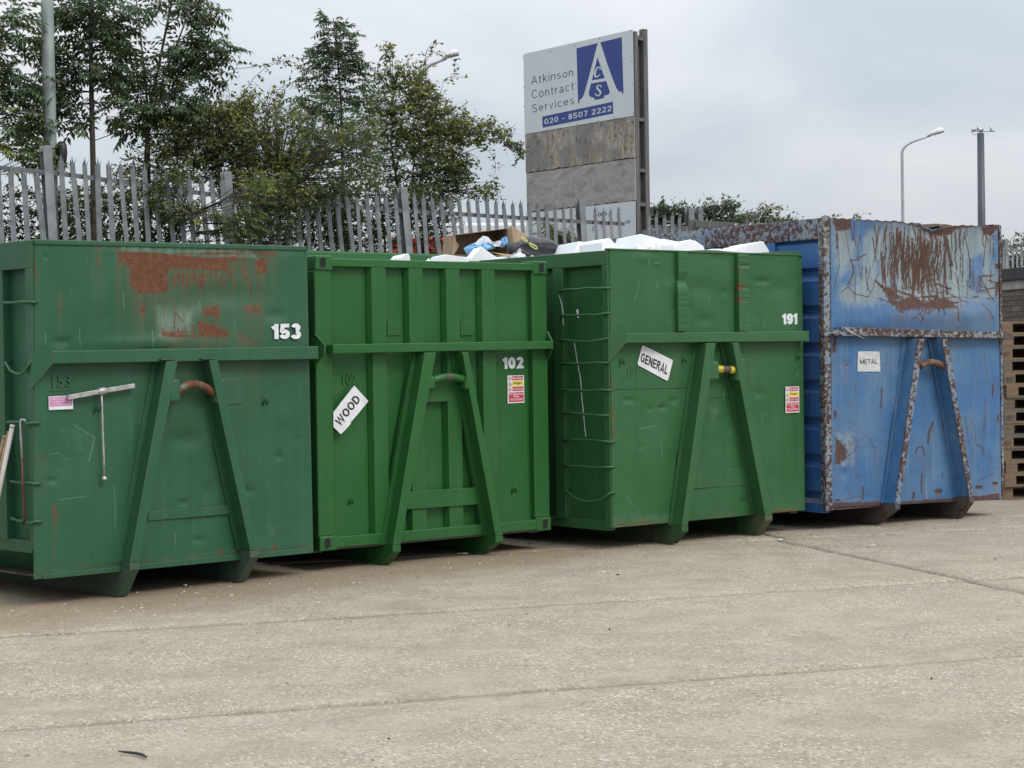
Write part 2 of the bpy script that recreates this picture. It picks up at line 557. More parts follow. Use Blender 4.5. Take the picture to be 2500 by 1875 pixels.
# ------------------------------------------------------------------ ground
GA = math.radians(17.6)
ga, gb = Vector((cos(GA), sin(GA), 0)), Vector((-sin(GA), cos(GA), 0))
g = G('concrete_aggregate')
o = g.co('Object')
orot = g.n('ShaderNodeMapping', {'Vector': o, 'Rotation': (0, 0, 0.61)}).outputs[0]
orot2 = g.n('ShaderNodeMapping', {'Vector': o, 'Rotation': (0, 0, -1.07), 'Location': (3.7, 1.3, 0)}).outputs[0]
big = g.noise(o, 0.45, 5, 0.6)
mid = g.noise(o, 2.3, 6, 0.65)
fine = g.noise(o, 60, 4, 0.7)
st_d = g.voro(orot, 52, 0)
st_c = g.voro(orot, 52, 1)
st_v = g.n('ShaderNodeSeparateColor', {0: st_c}).outputs[0]
expo = g.rng(g.math('ADD', g.noise(o, 0.9, 6, 0.7), g.math('MULTIPLY', g.math('SUBTRACT', fine, 0.5), 0.3)), 0.36, 0.62)   # where the laitance has worn off
mort = g.mix(g.rng(mid, 0.3, 0.7), (0.262, 0.221, 0.166), (0.355, 0.308, 0.238))
stone = g.ramp(st_v, [(0.0, (0.085, 0.066, 0.052)), (0.28, (0.19, 0.145, 0.105)), (0.5, (0.33, 0.275, 0.205)), (0.72, (0.46, 0.405, 0.325)), (1.0, (0.74, 0.70, 0.62))])
stm = g.math('MULTIPLY', g.rng(st_d, 0.55, 0.25), g.math('ADD', g.math('MULTIPLY', expo, 0.75), 0.25))
c = g.mix(stm, mort, stone)
pit = g.rng(g.noise(orot2, 27, 5, 0.75, 0.8), 0.58, 0.70)
c = g.mix(g.math('MULTIPLY', pit, g.math('ADD', g.math('MULTIPLY', expo, 0.55), 0.22)), c, (0.085, 0.070, 0.056))
c = g.mix(g.math('MULTIPLY', g.rng(big, 0.35, 0.7), 0.28), c, (0.40, 0.352, 0.278))
oil = g.rng(g.math('ADD', g.noise(o, 0.55, 4, 0.6, 0.6), g.math('MULTIPLY', g.math('SUBTRACT', fine, 0.5), 0.12)), 0.60, 0.74)
c = g.mix(g.math('MULTIPLY', oil, 0.42), c, (0.20, 0.175, 0.145))
tyre = g.noise(g.n('ShaderNodeMapping', {'Vector': o, 'Rotation': (0, 0, 0.35), 'Scale': (0.25, 5, 1)}).outputs[0], 1.0, 5, 0.6)
c = g.mix(g.math('MULTIPLY', g.rng(tyre, 0.56, 0.70), 0.22), c, (0.22, 0.195, 0.165))
ck = g.n('ShaderNodeTexVoronoi', {'Vector': g.n('ShaderNodeVectorMath', {0: o, 1: g.n('ShaderNodeVectorMath', {0: g.n('ShaderNodeTexNoise', {'Vector': o, 'Scale': 1.4, 'Detail': 6.0}).outputs[1], 1: (0.9, 0.9, 0)}, operation='MULTIPLY').outputs[0]}, operation='ADD').outputs[0], 'Scale': 0.23}, feature='DISTANCE_TO_EDGE').outputs[0]
c = g.mix(g.math('MULTIPLY', g.rng(ck, 0.0016, 0.0006), 0.22), c, (0.09, 0.078, 0.064))
sp1, sp2 = g.noise(orot, 83, 3, 0.8, 0.7), g.noise(orot2, 61, 3, 0.8, 0.9)
c = g.mix(g.math('MULTIPLY', g.rng(sp1, 0.57, 0.68), 0.42), c, (0.62, 0.57, 0.47))
c = g.mix(g.math('MULTIPLY', g.rng(sp2, 0.58, 0.70), 0.46), c, (0.10, 0.082, 0.062))
# rusty-brown run-off in front of the containers
dirt = g.math('MULTIPLY', g.rng(g.math('ADD', g.attr('stain'), g.math('MULTIPLY', g.math('SUBTRACT', g.noise(o, 1.6, 6, 0.65), 0.5), 0.8)), 0.3, 0.95), 0.62)
c = g.mix(dirt, c, (0.215, 0.150, 0.090))
scr = g.noise(g.n('ShaderNodeMapping', {'Vector': o, 'Rotation': (0, 0, -0.72), 'Scale': (26, 1.0, 1)}).outputs[0], 1.0, 5, 0.7)
c = g.mix(g.math('MULTIPLY', g.rng(scr, 0.58, 0.72), g.math('MULTIPLY', g.attr('stain'), 0.35)), c, (0.42, 0.37, 0.30))
g.bump(g.math('ADD', g.math('MULTIPLY', stm, 0.6), g.math('ADD', fine, g.math('MULTIPLY', pit, -1.0))), 0.5, 0.006)
M_CONC = g.out(c, 0.88, 0.0, 0.3)
M_SOIL = plain('soil_dirt', (0.075, 0.062, 0.048), 0.95, 0.35, 3, 0, 0.4)
M_GRASSY = plain('rough_grass_ground', (0.06, 0.075, 0.03), 0.95, 0.4, 2, 0, 0.5)

gm = MB().add([(-600, -200, -0.05), (600, -200, -0.05), (600, 1500, -0.05), (-600, 1500, -0.05)], [(0, 1, 2, 3)])
ground = tag(gm.build('ground', M_SOIL), kind='structure')

rows = [-2.0, 2.9, 5.97, 9.04, 12.11, 15.5, 18.6, 21.8, 25.0]
offs = [0, 0.2, 0.0, -0.05, 0.0, 0.15, 0.2, 0.4]
# front line of the containers, used for the stain on the concrete
front_line = [(-3.6, 12.6), (-1.6, 14.7), (0.6, 16.3), (2.9, 17.6), (5.2, 19.1)]


def seg_dist(P, a, b):
    a, b = np.array(a), np.array(b)
    d = b - a
    t = np.clip(((P - a) @ d) / (d @ d), 0, 1)
    return np.linalg.norm(P - a - t[:, None] * d, axis=1)


def slab(a0, a1, b0, b1, near):
    """one cast bay: a finely split top with ragged edges and a skirt"""
    gap = 0.007
    na = max(4, int((a1 - a0) / (0.10 if near else 0.5)))
    nb = max(4, int((b1 - b0) / (0.10 if near else 0.5)))
    A, B = np.meshgrid(np.linspace(a0 + gap, a1 - gap, na + 1), np.linspace(b0 + gap, b1 - gap, nb + 1), indexing='ij')
    jit = lambda sh: rng.normal(0, 0.005 if near else 0.0, sh)
    B[:, 0] += np.abs(jit(na + 1)); B[:, -1] -= np.abs(jit(na + 1)); A[0, :] += np.abs(jit(nb + 1)); A[-1, :] -= np.abs(jit(nb + 1))
    Z = 0.0035 * np.sin(A * 0.9 + b0) * np.cos(B * 1.1) - 0.004 + rng.normal(0, 0.0006, A.shape)
    for e in (Z[:, 0], Z[:, -1], Z[0, :], Z[-1, :]):
        e -= 0.006 + np.abs(rng.normal(0, 0.004, e.shape))
    X = A * ga.x + B * gb.x
    Y = A * ga.y + B * gb.y
    V = np.stack([X, Y, Z], -1).reshape(-1, 3)
    idx = np.arange((na + 1) * (nb + 1)).reshape(na + 1, nb + 1)
    Q = [np.stack([idx[:-1, :-1], idx[1:, :-1], idx[1:, 1:], idx[:-1, 1:]], -1).reshape(-1, 4)]
    lo = len(V)
    loop = list(idx[:, 0]) + list(idx[-1, 1:]) + list(idx[-2::-1, -1]) + list(idx[0, -2:0:-1])
    V = np.vstack([V, V[loop] - np.array([0, 0, 0.04])])
    n = len(loop)
    Q.append(np.array([[loop[i], lo + i, lo + (i + 1) % n, loop[(i + 1) % n]] for i in range(n)]))
    P2 = V[:, :2]
    d = np.min([seg_dist(P2, front_line[i], front_line[i + 1]) for i in range(4)], axis=0)
    stain = np.clip(1.15 - d / 1.55, 0, 1) * np.clip(1.0 - (P2[:, 0] + 0.2) / 3.8, 0.12, 1)
    return np_mesh('concrete_slab', V, np.vstack(Q), M_CONC, ground, True, {'stain': stain})


for r in range(len(rows) - 1):
    for k in range(-2, 4):
        a0 = 7.4 + (k - 1) * 8.0 + offs[r]
        slab(a0, a0 + 8.0, rows[r], rows[r + 1], near=(5 < rows[r] < 18 and -1 <= k <= 1))

# ------------------------------------------------------------------ containers: frame of each one
CONT = {1: (-3.36887, 13.01858, 0.794714, 2.5), 2: (-1.57635, 14.93318, 0.677936, 2.44),
        3: (0.85784, 16.23897, 0.673508, 2.5), 4: (3.01776, 17.74020, 0.601912, 2.5)}


class Frame:
    def __init__(s, k):
        x, y, phi, s.W = CONT[k]
        s.e, s.d = Vector((cos(phi), sin(phi), 0)), Vector((-sin(phi), cos(phi), 0))
        s.o = Vector((x, y, 0)) + s.e * (s.W / 2)
        s.phi = phi
        s.k = k

    def loc(s, px, py, off=0.0):
        """pixel -> local point on the plane Y = off"""
        p = on_plane(px, py, s.o + s.d * off, s.d) - s.o
        return Vector((p.dot(s.e), off, p.z))

    def side(s, px, py, X):
        p = on_plane(px, py, s.o + s.e * X, s.e) - s.o
        return Vector((X, p.dot(s.d), p.z))

    def world(s, V):
        E = np.array([s.e, s.d, (0, 0, 1)])
        return V @ E + np.array(s.o)


# ---- painted masks on the big front plates
def m_poly(px, py, poly, soft=5.0):
    P = np.array(poly, float)
    n = len(P)
    ins = np.zeros(len(px), bool)
    dist = np.full(len(px), 1e9)
    for i in range(n):
        a, b = P[i], P[(i + 1) % n]
        cr = ((a[1] > py) != (b[1] > py))
        with np.errstate(divide='ignore', invalid='ignore'):
            xi = (b[0] - a[0]) * (py - a[1]) / (b[1] - a[1]) + a[0]
        ins ^= cr & (px < xi)
        d = b - a
        t = np.clip(((px - a[0]) * d[0] + (py - a[1]) * d[1]) / (d @ d + 1e-9), 0, 1)
        dist = np.minimum(dist, np.hypot(px - a[0] - t * d[0], py - a[1] - t * d[1]))
    return np.clip(0.5 + np.where(ins, dist, -dist) / (2 * soft), 0, 1)


def m_stroke(out, px, py, pts, w, k=1.0):
    w = max(w, 1.5)
    P = np.array(pts, float)
    lo, hi = P.min(0) - 3 * w, P.max(0) + 3 * w
    sel = np.where((px > lo[0]) & (px < hi[0]) & (py > lo[1]) & (py < hi[1]))[0]
    if len(sel) == 0:
        return
    x, y = px[sel], py[sel]
    dist = np.full(len(sel), 1e9)
    for a, b in zip(P[:-1], P[1:]):
        d = b - a
        t = np.clip(((x - a[0]) * d[0] + (y - a[1]) * d[1]) / (d @ d + 1e-9), 0, 1)
        dist = np.minimum(dist, np.hypot(x - a[0] - t * d[0], y - a[1] - t * d[1]))
    out[sel] = np.maximum(out[sel], k * np.clip(1.25 - dist / w * 0.75, 0, 1))


def wiggle(x, y, length, ang, amp, n=7):
    pts = []
    a = ang
    for i in range(n):
        pts.append((x, y))
        x += cos(a) * length / (n - 1)
        y += sin(a) * length / (n - 1)
        a = ang + random.gauss(0, amp)
    return pts


def plate(fr, name, mat, root, corners, y_off, paintf, dents, nx=400, nz=460, topf=None, thick=0.006, halo=0.8):
    TL, TR, BR, BL = [np.array(fr.loc(*R('P', *p), y_off)) for p in corners]
    U, Vv = np.meshgrid(np.linspace(0, 1, nx), np.linspace(0, 1, nz), indexing='ij')
    uv = np.stack([U.ravel(), Vv.ravel()], 1)
    L = quad_map((TL, TR, BR, BL), uv)
    px, py = proj_np(fr.world(L))
    dY = np.zeros(len(L))
    for cx, cy, rx, ry, dep in dents:
        dY += dep * np.exp(-((px - cx) / rx) ** 2 - ((py - cy) / ry) ** 2)
    # gentle buckling of the sheet
    dY += 0.008 * np.sin(L[:, 0] * 3.1 + 0.7) * np.sin(L[:, 2] * 2.3 + fr.k) + 0.0035 * np.sin(L[:, 0] * 8 + fr.k * 2 + np.sin(L[:, 2] * 3)) * np.sin(L[:, 2] * 6.0 + np.cos(L[:, 0] * 4))
    rd = np.random.default_rng(30 + fr.k)
    for _ in range(26):
        cx, cy, rr_ = rd.uniform(px.min(), px.max()), rd.uniform(py.min(), py.max()), rd.uniform(5, 26)
        dY += rd.normal(0, .006) * np.exp(-((px - cx) / rr_) ** 2 - ((py - cy) / (rr_ * rd.uniform(.5, 1.6))) ** 2)
    edge = np.minimum(np.minimum(uv[:, 0], 1 - uv[:, 0]), np.minimum(uv[:, 1], 1 - uv[:, 1]))
    dY *= np.clip(edge / 0.03, 0, 1)
    L[:, 1] += dY
    if topf is not None:
        L[:, 2] += topf(px) * np.clip((uv[:, 1] - 0.85) / 0.15, 0, 1)
    at = {'rust': np.zeros(len(L)), 'fade': np.zeros(len(L)), 'light': np.zeros(len(L)), 'dark': np.zeros(len(L))}
    paintf(px, py, at)
    A2 = np.maximum(at['rust'], (.7 if fr.k == 4 else 0.0) * at['dark']).reshape(nx, nz)
    acc, hal = np.zeros(nx), np.zeros((nx, nz))
    for j in range(nz - 1, -1, -1):
        acc = np.maximum(acc * .978, A2[:, j])
        hal[:, j] = acc
    for _ in range(2):
        hal = (hal + np.roll(hal, 1, 0) + np.roll(hal, -1, 0) + np.roll(hal, 2, 0) + np.roll(hal, -2, 0)) / 5
        hal = (hal + np.roll(hal, 1, 1) + np.roll(hal, -1, 1)) / 3
    if fr.k != 2:
        hal = np.maximum(hal, np.clip(.75 - uv[:, 1].reshape(nx, nz) / .05, 0, .6) * (.6 + .4 * np.sin(np.arange(nx) * .11 + np.sin(np.arange(nx) * .037) * 3))[:, None])
    at['halo'] = hal.ravel() * halo
    idx = np.arange(nx * nz).reshape(nx, nz)
    Q = np.stack([idx[:-1, :-1], idx[1:, :-1], idx[1:, 1:], idx[:-1, 1:]], -1).reshape(-1, 4)
    # a folded back edge gives the sheet its thickness
    loop = list(idx[:, 0]) + list(idx[-1, 1:]) + list(idx[-2::-1, -1]) + list(idx[0, -2:0:-1])
    lo, n = len(L), len(loop)
    L2 = np.vstack([L, L[loop] + np.array([0, thick, 0])])
    Q = np.vstack([Q, np.array([[loop[i], lo + i, lo + (i + 1) % n, loop[(i + 1) % n]] for i in range(n)])])
    at = {k: np.concatenate([v, v[loop]]) for k, v in at.items()}
    ob = np_mesh(name, L2, Q, mat, root, True, at)
    return ob


def decal(fr, name, mat, parent, poly_px, off, thick=0.002):
    a = [fr.loc(px, py, off) for px, py in poly_px]
    return MB().prism(a, [p + Vector((0, thick, 0)) for p in a]).build(name, mat, parent)


def letters(fr, body, mat, parent, quad_px, off, bold=0.0, thick=0.0015, name='lettering'):
    uv, Fc = text_np(body, bold)
    q = [fr.loc(px, py, off) for px, py in quad_px]
    V = quad_map(q, uv)
    me = bpy.data.meshes.new(name)
    me.from_pydata([tuple(v) for v in V], [], Fc)
    return link(name, me, mat, parent)


def heavy_letters(fr, body, mat, parent, quad_px, off, t=.25, gap=.10, name='lettering'):
    uv, lay, Q = heavy(body, t, gap)
    V = quad_map([fr.loc(px, py, off) for px, py in quad_px], uv)
    V[:, 1] -= lay * .0004
    me = bpy.data.meshes.new(name)
    me.from_pydata([tuple(v) for v in V], [], Q)
    return link(name, me, mat, parent)


def sub_quad(q, x0, x1, y0, y1):
    TL, TR, BR, BL = [np.array(p, float) for p in q]
    f = lambda u, v: tuple((1 - u) * (1 - v) * TL + u * (1 - v) * TR + u * v * BR + (1 - u) * v * BL)
    return [f(x0, y0), f(x1, y0), f(x1, y1), f(x0, y1)]


def leg_and_skid(fr, root, top, bot, tip, dep, mat, skid_mat, length, zfloor, base_mat=None, w_back=0.03, Yt=-0.002, flange_mat=None):
    """A-frame leg: top/bot are the (left, right) pixels of its front flange, tip the pixel where the skid meets the ground"""
    tl, tr = fr.loc(*top[0], -dep), fr.loc(*top[1], -dep)
    bl, br = fr.loc(*bot[0], -dep), fr.loc(*bot[1], -dep)
    zt = (tl.z + tr.z) / 2
    zb = (bl.z + br.z) / 2
    tl.z = tr.z = zt
    bl.z = br.z = zb
    ex = lambda v, dx, y: Vector((v.x + dx, y, v.z))
    m = MB()
    # front flange, web box, back flange on the plate
    m.hexa([ex(bl, 0, -dep), ex(br, 0, -dep), ex(br, 0, -dep + .014), ex(bl, 0, -dep + .014), ex(tl, 0, -dep), ex(tr, 0, -dep), ex(tr, 0, -dep + .014), ex(tl, 0, -dep + .014)])
    fl = m
    m = MB()
    i = 0.012
    m.hexa([ex(bl, i, -dep + .0141), ex(br, -i, -dep + .0141), ex(br, -i, Yt), ex(bl, i, Yt), ex(tl, i, -dep + .0141), ex(tr, -i, -dep + .0141), ex(tr, -i, Yt), ex(tl, i, Yt)])
    leg = m.build('leg', mat, root, 0.004)
    fl.build('front_flange', flange_mat or mat, leg, 0.004)
    m = MB()
    m.hexa([ex(bl, -w_back, -.014), ex(bl, i - .001, -.014), ex(bl, i - .001, Yt), ex(bl, -w_back, Yt), ex(tl, -w_back, -.014), ex(tl, i - .001, -.014), ex(tl, i - .001, Yt), ex(tl, -w_back, Yt)])
    m.hexa([ex(br, -i + .001, -.014), ex(br, w_back, -.014), ex(br, w_back, Yt), ex(br, -i + .001, Yt), ex(tr, -i + .001, -.014), ex(tr, w_back, -.014), ex(tr, w_back, Yt), ex(tr, -i + .001, Yt)])
    m.build('back_flange', base_mat or mat, leg)
    # skid: chamfered toe, then a long rail under the floor
    x0, x1 = bl.x - .002, max(br.x, bl.x + 0.062) + .002
    g0 = on_ground(*tip) - fr.o
    yt = max(-0.02, min(0.16, g0.dot(fr.d)))
    zt2 = zb - 0.002
    prof = [(-dep, zt2), (-dep, zt2 - .05), (yt, 0.0), (length, 0.0), (length, zfloor - .004), (0.02, zfloor - .004), (0.02, zt2)]
    toe = [(-dep, zt2), (-dep, max(.08, zt2 - .05)), (yt, 0.0), (yt + .25, 0.0), (yt + .25, zfloor - .004), (.02, zfloor - .004), (.0, zt2)]
    i2 = .014
    toe = [(-dep + .012, zt2 - .001)] + [(-dep + .012, toe[1][1] + .006), (yt + .012, .004)] + toe[3:]
    tw_ = MB().prism([(x0 + i2, y, z) for y, z in toe], [(x1 - i2, y, z) for y, z in toe]).build('skid_toe', skid_mat, root, 0.003)
    za = max(.08, zt2 - .05)
    fp = [(-dep, zt2 - .0005), (-dep, za), (yt, 0.0), (yt + .25, 0.0), (yt + .25, .010), (yt + .006, .010), (-dep + .0115, za + .004), (-dep + .0115, zt2 - .0005)]
    MB().prism([(x0, y, z) for y, z in fp], [(x1, y, z) for y, z in fp]).build('toe_flange', skid_mat, tw_, 0.002)
    s = MB()
    s.box(x0 + .01, x1 - .01, yt + .2501, length, 0.0, .012).box((x0 + x1) / 2 - .008, (x0 + x1) / 2 + .008, yt + .2501, length, .012, zfloor - .004)
    s.build('skid_rail', skid_mat, root)
    return leg


def hook_bar(fr, root, pts_px, off, r, mat):
    P = [fr.loc(*p, off) for p in pts_px]
    a, m, b = P
    pts = []
    for i in range(13):
        t = i / 12
        q = a * (1 - t) ** 2 + (2 * m - (a + b) / 2) * (2 * t * (1 - t)) + b * t ** 2
        pts.append(q)
    return MB().tube(pts, r, 14).build('hook_bar', mat, root)


def crossbar(fr, root, top, bot, dep, mat, gusset=True, name='crossbar'):
    a, b = fr.loc(*top[0], -dep), fr.loc(*top[1], -dep)
    c, d = fr.loc(*bot[0], -dep), fr.loc(*bot[1], -dep)
    x0, x1 = -fr.W / 2 + .0, fr.W / 2 + 0.0
    # straight-line z at both ends
    zt = lambda x: a.z + (b.z - a.z) * (x - a.x) / (b.x - a.x)
    zb = lambda x: c.z + (d.z - c.z) * (x - c.x) / (d.x - c.x)
    m = MB()
    xs = [x0, x0 + .10, b.x]
    m.hexa([(xs[1], -dep, zb(xs[1])), (xs[2], -dep, zb(xs[2])), (xs[2], -.003, zb(xs[2])), (xs[1], -.003, zb(xs[1])),
            (xs[1], -dep, zt(xs[1])), (xs[2], -dep, zt(xs[2])), (xs[2], -.003, zt(xs[2])), (xs[1], -.003, zt(xs[1]))])
    o_ = m.build(name, mat, root, 0.006)
    if gusset:
        # folded end that wraps back to the corner, with its lower point
        z1, z0 = zt(xs[1]), zb(xs[1])
        l0 = [(xs[0] - .012, -.002, z1), (xs[1] - .002, -dep, z1), (xs[1] - .002, -dep, z0), (xs[0] - .012, -.002, z0 - .17)]
        l1 = [(x, y + .016, z) for x, y, z in l0]
        l1[0] = (l0[0][0] + .01, .06, z1); l1[3] = (l0[0][0] + .01, .06, z0 - .17)
        MB().prism(l0, l1).build('end_gusset', mat, o_)
    return o_, zt, zb


def body_shell(fr, root, mat, ztop, zbot, length, side_ribs, rail_h, inset, post_w, zl=None, zr=None, interior=None, ribs_h=False, zside=None, rib_w=.12, rail_mat=None, post_mat=None):
    """side walls with top rail, posts and a recessed sheet; floor; tail gate"""
    W = fr.W
    wall = interior or mat
    zfl = zbot
    zbot = zside or zbot
    for sgn in (-1, 1):
        xo = sgn * W / 2
        xi = xo - sgn * inset
        lo, hi = sorted((xi, xi - sgn * .008))
        if ribs_h:
            # horizontally swaged sheet
            prof = []
            z = zbot + .10
            while z < ztop - .1:
                prof += [(xi, z), (xi, z + .05), (xi + sgn * .045, z + .085), (xi + sgn * .045, z + .31)]
                z += .36
            prof = [(x, min(zz, ztop - rail_h + .002)) for x, zz in prof]
            m = MB()
            vs = [(x, post_w, zz) for x, zz in prof] + [(x, length - post_w, zz) for x, zz in prof]
            n = len(prof)
            m.add(vs, [(i, i + 1, n + i + 1, n + i) for i in range(n - 1)])
            ob = m.build('side_sheet', mat, root, 0.0)
            so = ob.modifiers.new('solid', 'SOLIDIFY')
            so.thickness = .005
        else:
            MB().box(lo, hi, 0.012, length - .02, zbot + .06, ztop - .02).build('side_sheet', wall, root)
        a, b = sorted((xo, xo - sgn * (inset + .03)))
        a2, b2 = (a, b)
        MB().box(a2 + .001, b2, .008, length, ztop - rail_h, ztop).build('top_rail', rail_mat or mat, root, .006)
        MB().box(a, b, .008, post_w, zbot, ztop - rail_h).build('corner_post', post_mat or mat, root, .005)
        MB().box(a, b, length - post_w, length, zbot, ztop - rail_h).build('corner_post', post_mat or mat, root, .005)
        for y in side_ribs:
            MB().box(a + .004, b - .004, y, y + rib_w, zbot + .05, ztop - rail_h).build('side_rib', mat, root, .006)
        if zside:
            u = [(xi, zbot + .06), (xi - sgn * .22, zfl), (xi - sgn * .23, zfl), (xi - sgn * .01, zbot + .07)]
            MB().prism([(x, .012, z) for x, z in u], [(x, length - .02, z) for x, z in u]).build('under_slope', mat, root)
        c0, c1 = sorted((xo - sgn * .02, xo - sgn * .12))
        MB().box(c0, c1, post_w, length - post_w, zbot - .03, zbot + .058).build('bottom_rail', mat, root, .005)
    MB().box(-W / 2 + .125, W / 2 - .125, .01, length - .02, zfl, zfl + .012).build('floor_sheet', M_SKID4, root)
    MB().box(-W / 2 + .1, W / 2 - .1, length - .06, length - .01, zfl + .02, ztop - .2).build('tail_gate', mat, root)


def rungs(fr, root, rows_px, X, mat, r=.011, bends=()):
    for i, (l, rr) in enumerate(rows_px):
        a, b = fr.side(*l, X), fr.side(*rr, X)
        mid = (a + b) / 2 + Vector((0, 0, bends[i] if i < len(bends) else 0))
        pts = [a + Vector((.06, 0, 0)), a + Vector((.004, 0, 0))]
        for t in (.2, .4, .6, .8):
            q = a * (1 - t) + b * t + Vector((random.gauss(0, .003), 0, (bends[i] if i < len(bends) else 0) * 4 * t * (1 - t) + random.gauss(0, .004)))
            pts.append(q)
        pts += [b - Vector((-.004, 0, 0)), b + Vector((.06, 0, 0))]
        MB().tube(pts, r, 8).build('ladder_rung', mat, root)


def tarp_hook(fr, root, px, py, mat, s=.06, off=-.012):
    p = fr.loc(px, py, off)
    MB().tube([p + Vector((-.3 * s, .012, -s)), p + Vector((-.15 * s, -.012, 0)), p + Vector((.2 * s, -.015, 0)), p + Vector((.45 * s, 0, -.5 * s)), p + Vector((.5 * s, .014, -.8 * s))], .006, 6).build('tarp_hook', mat, root)


def weld_number(fr, root, body, quad, mat, off):
    l = letters(fr, body, mat, root, quad, off, 0.0, name='welded_number')
    so = l.modifiers.new('solid', 'SOLIDIFY')
    so.thickness, so.offset = .006, 0
    return l


def safety_sticker(fr, root, q, off):
    st = decal(fr, 'safety_sticker', M_WHITE, root, q, off, .001)
    st['label'] = 'red yellow and white safety sticker reading No Fires, Danger, Do Not Enter, No Hazardous Waste'
    X = lambda x: (x - 315) / 665
    Y = lambda y: (y - 268) / 1132
    bx = lambda x0, x1, y0, y1: sub_quad(q, X(x0), X(x1), Y(y0), Y(y1))
    o1, o2 = off - .0012, off - .0024
    for r, m in (((505, 945, 300, 465), M_RED), ((505, 950, 500, 690), M_YEL), ((510, 950, 735, 905), M_RED), ((360, 955, 960, 1350), M_RED)):
        decal(fr, 'colour_panel', m, st, bx(*r), o1, .0008)
    for body, r, m in (('No Fires', (530, 920, 335, 435), M_WHITE), ('Danger', (550, 895, 530, 645), M_BLACK), ('Do Not Enter', (525, 935, 785, 865), M_WHITE),
                       ('No Hazardous', (380, 930, 985, 1065), M_WHITE), ('Waste', (535, 775, 1085, 1165), M_WHITE)):
        letters(fr, body, m, st, bx(*r), o2, .02)
    for y in (1215, 1262):
        decal(fr, 'print_line', M_PINKT, st, bx(390 if y < 1250 else 415, 925 if y < 1250 else 900, y, y + 22), o2, .0004)
    for cy, ent in ((385, 0), (830, 1)):
        ring = [(410 + 72 * cos(t * pi / 10), cy + 88 * sin(t * pi / 10)) for t in range(20)]
        pt = lambda x, y: sub_quad(q, X(x), X(x), Y(y), Y(y))[0]
        decal(fr, 'prohibition_ring', M_RED, st, [pt(*p) for p in ring], o1, .0006)
        decal(fr, 'prohibition_face', M_WHITE, st, [pt(410 + 54 * cos(t * pi / 8), cy + 68 * sin(t * pi / 8)) for t in range(16)], o1 - .0008, .0006)
        decal(fr, 'prohibition_mark', M_BLACK, st, [pt(*p) for p in ((385, cy + 30), (400, cy - 40), (435, cy + 5), (440, cy + 40))], o2, .0006)
    decal(fr, 'warning_triangle', M_BLACK, st, [pt(345, 692), pt(410, 525), pt(482, 692)], o1, .0006)
    decal(fr, 'warning_face', M_YEL, st, [pt(372, 675), pt(410, 568), pt(455, 675)], o1 - .0008, .0006)
    return st


def strokes(at, key, px, py, reg, lst, w, k0=.5, k1=1.0):
    for pts in lst:
        m_stroke(at[key], px, py, [R(reg, *p) for p in pts], w * random.uniform(.7, 1.35), random.uniform(k0, k1))

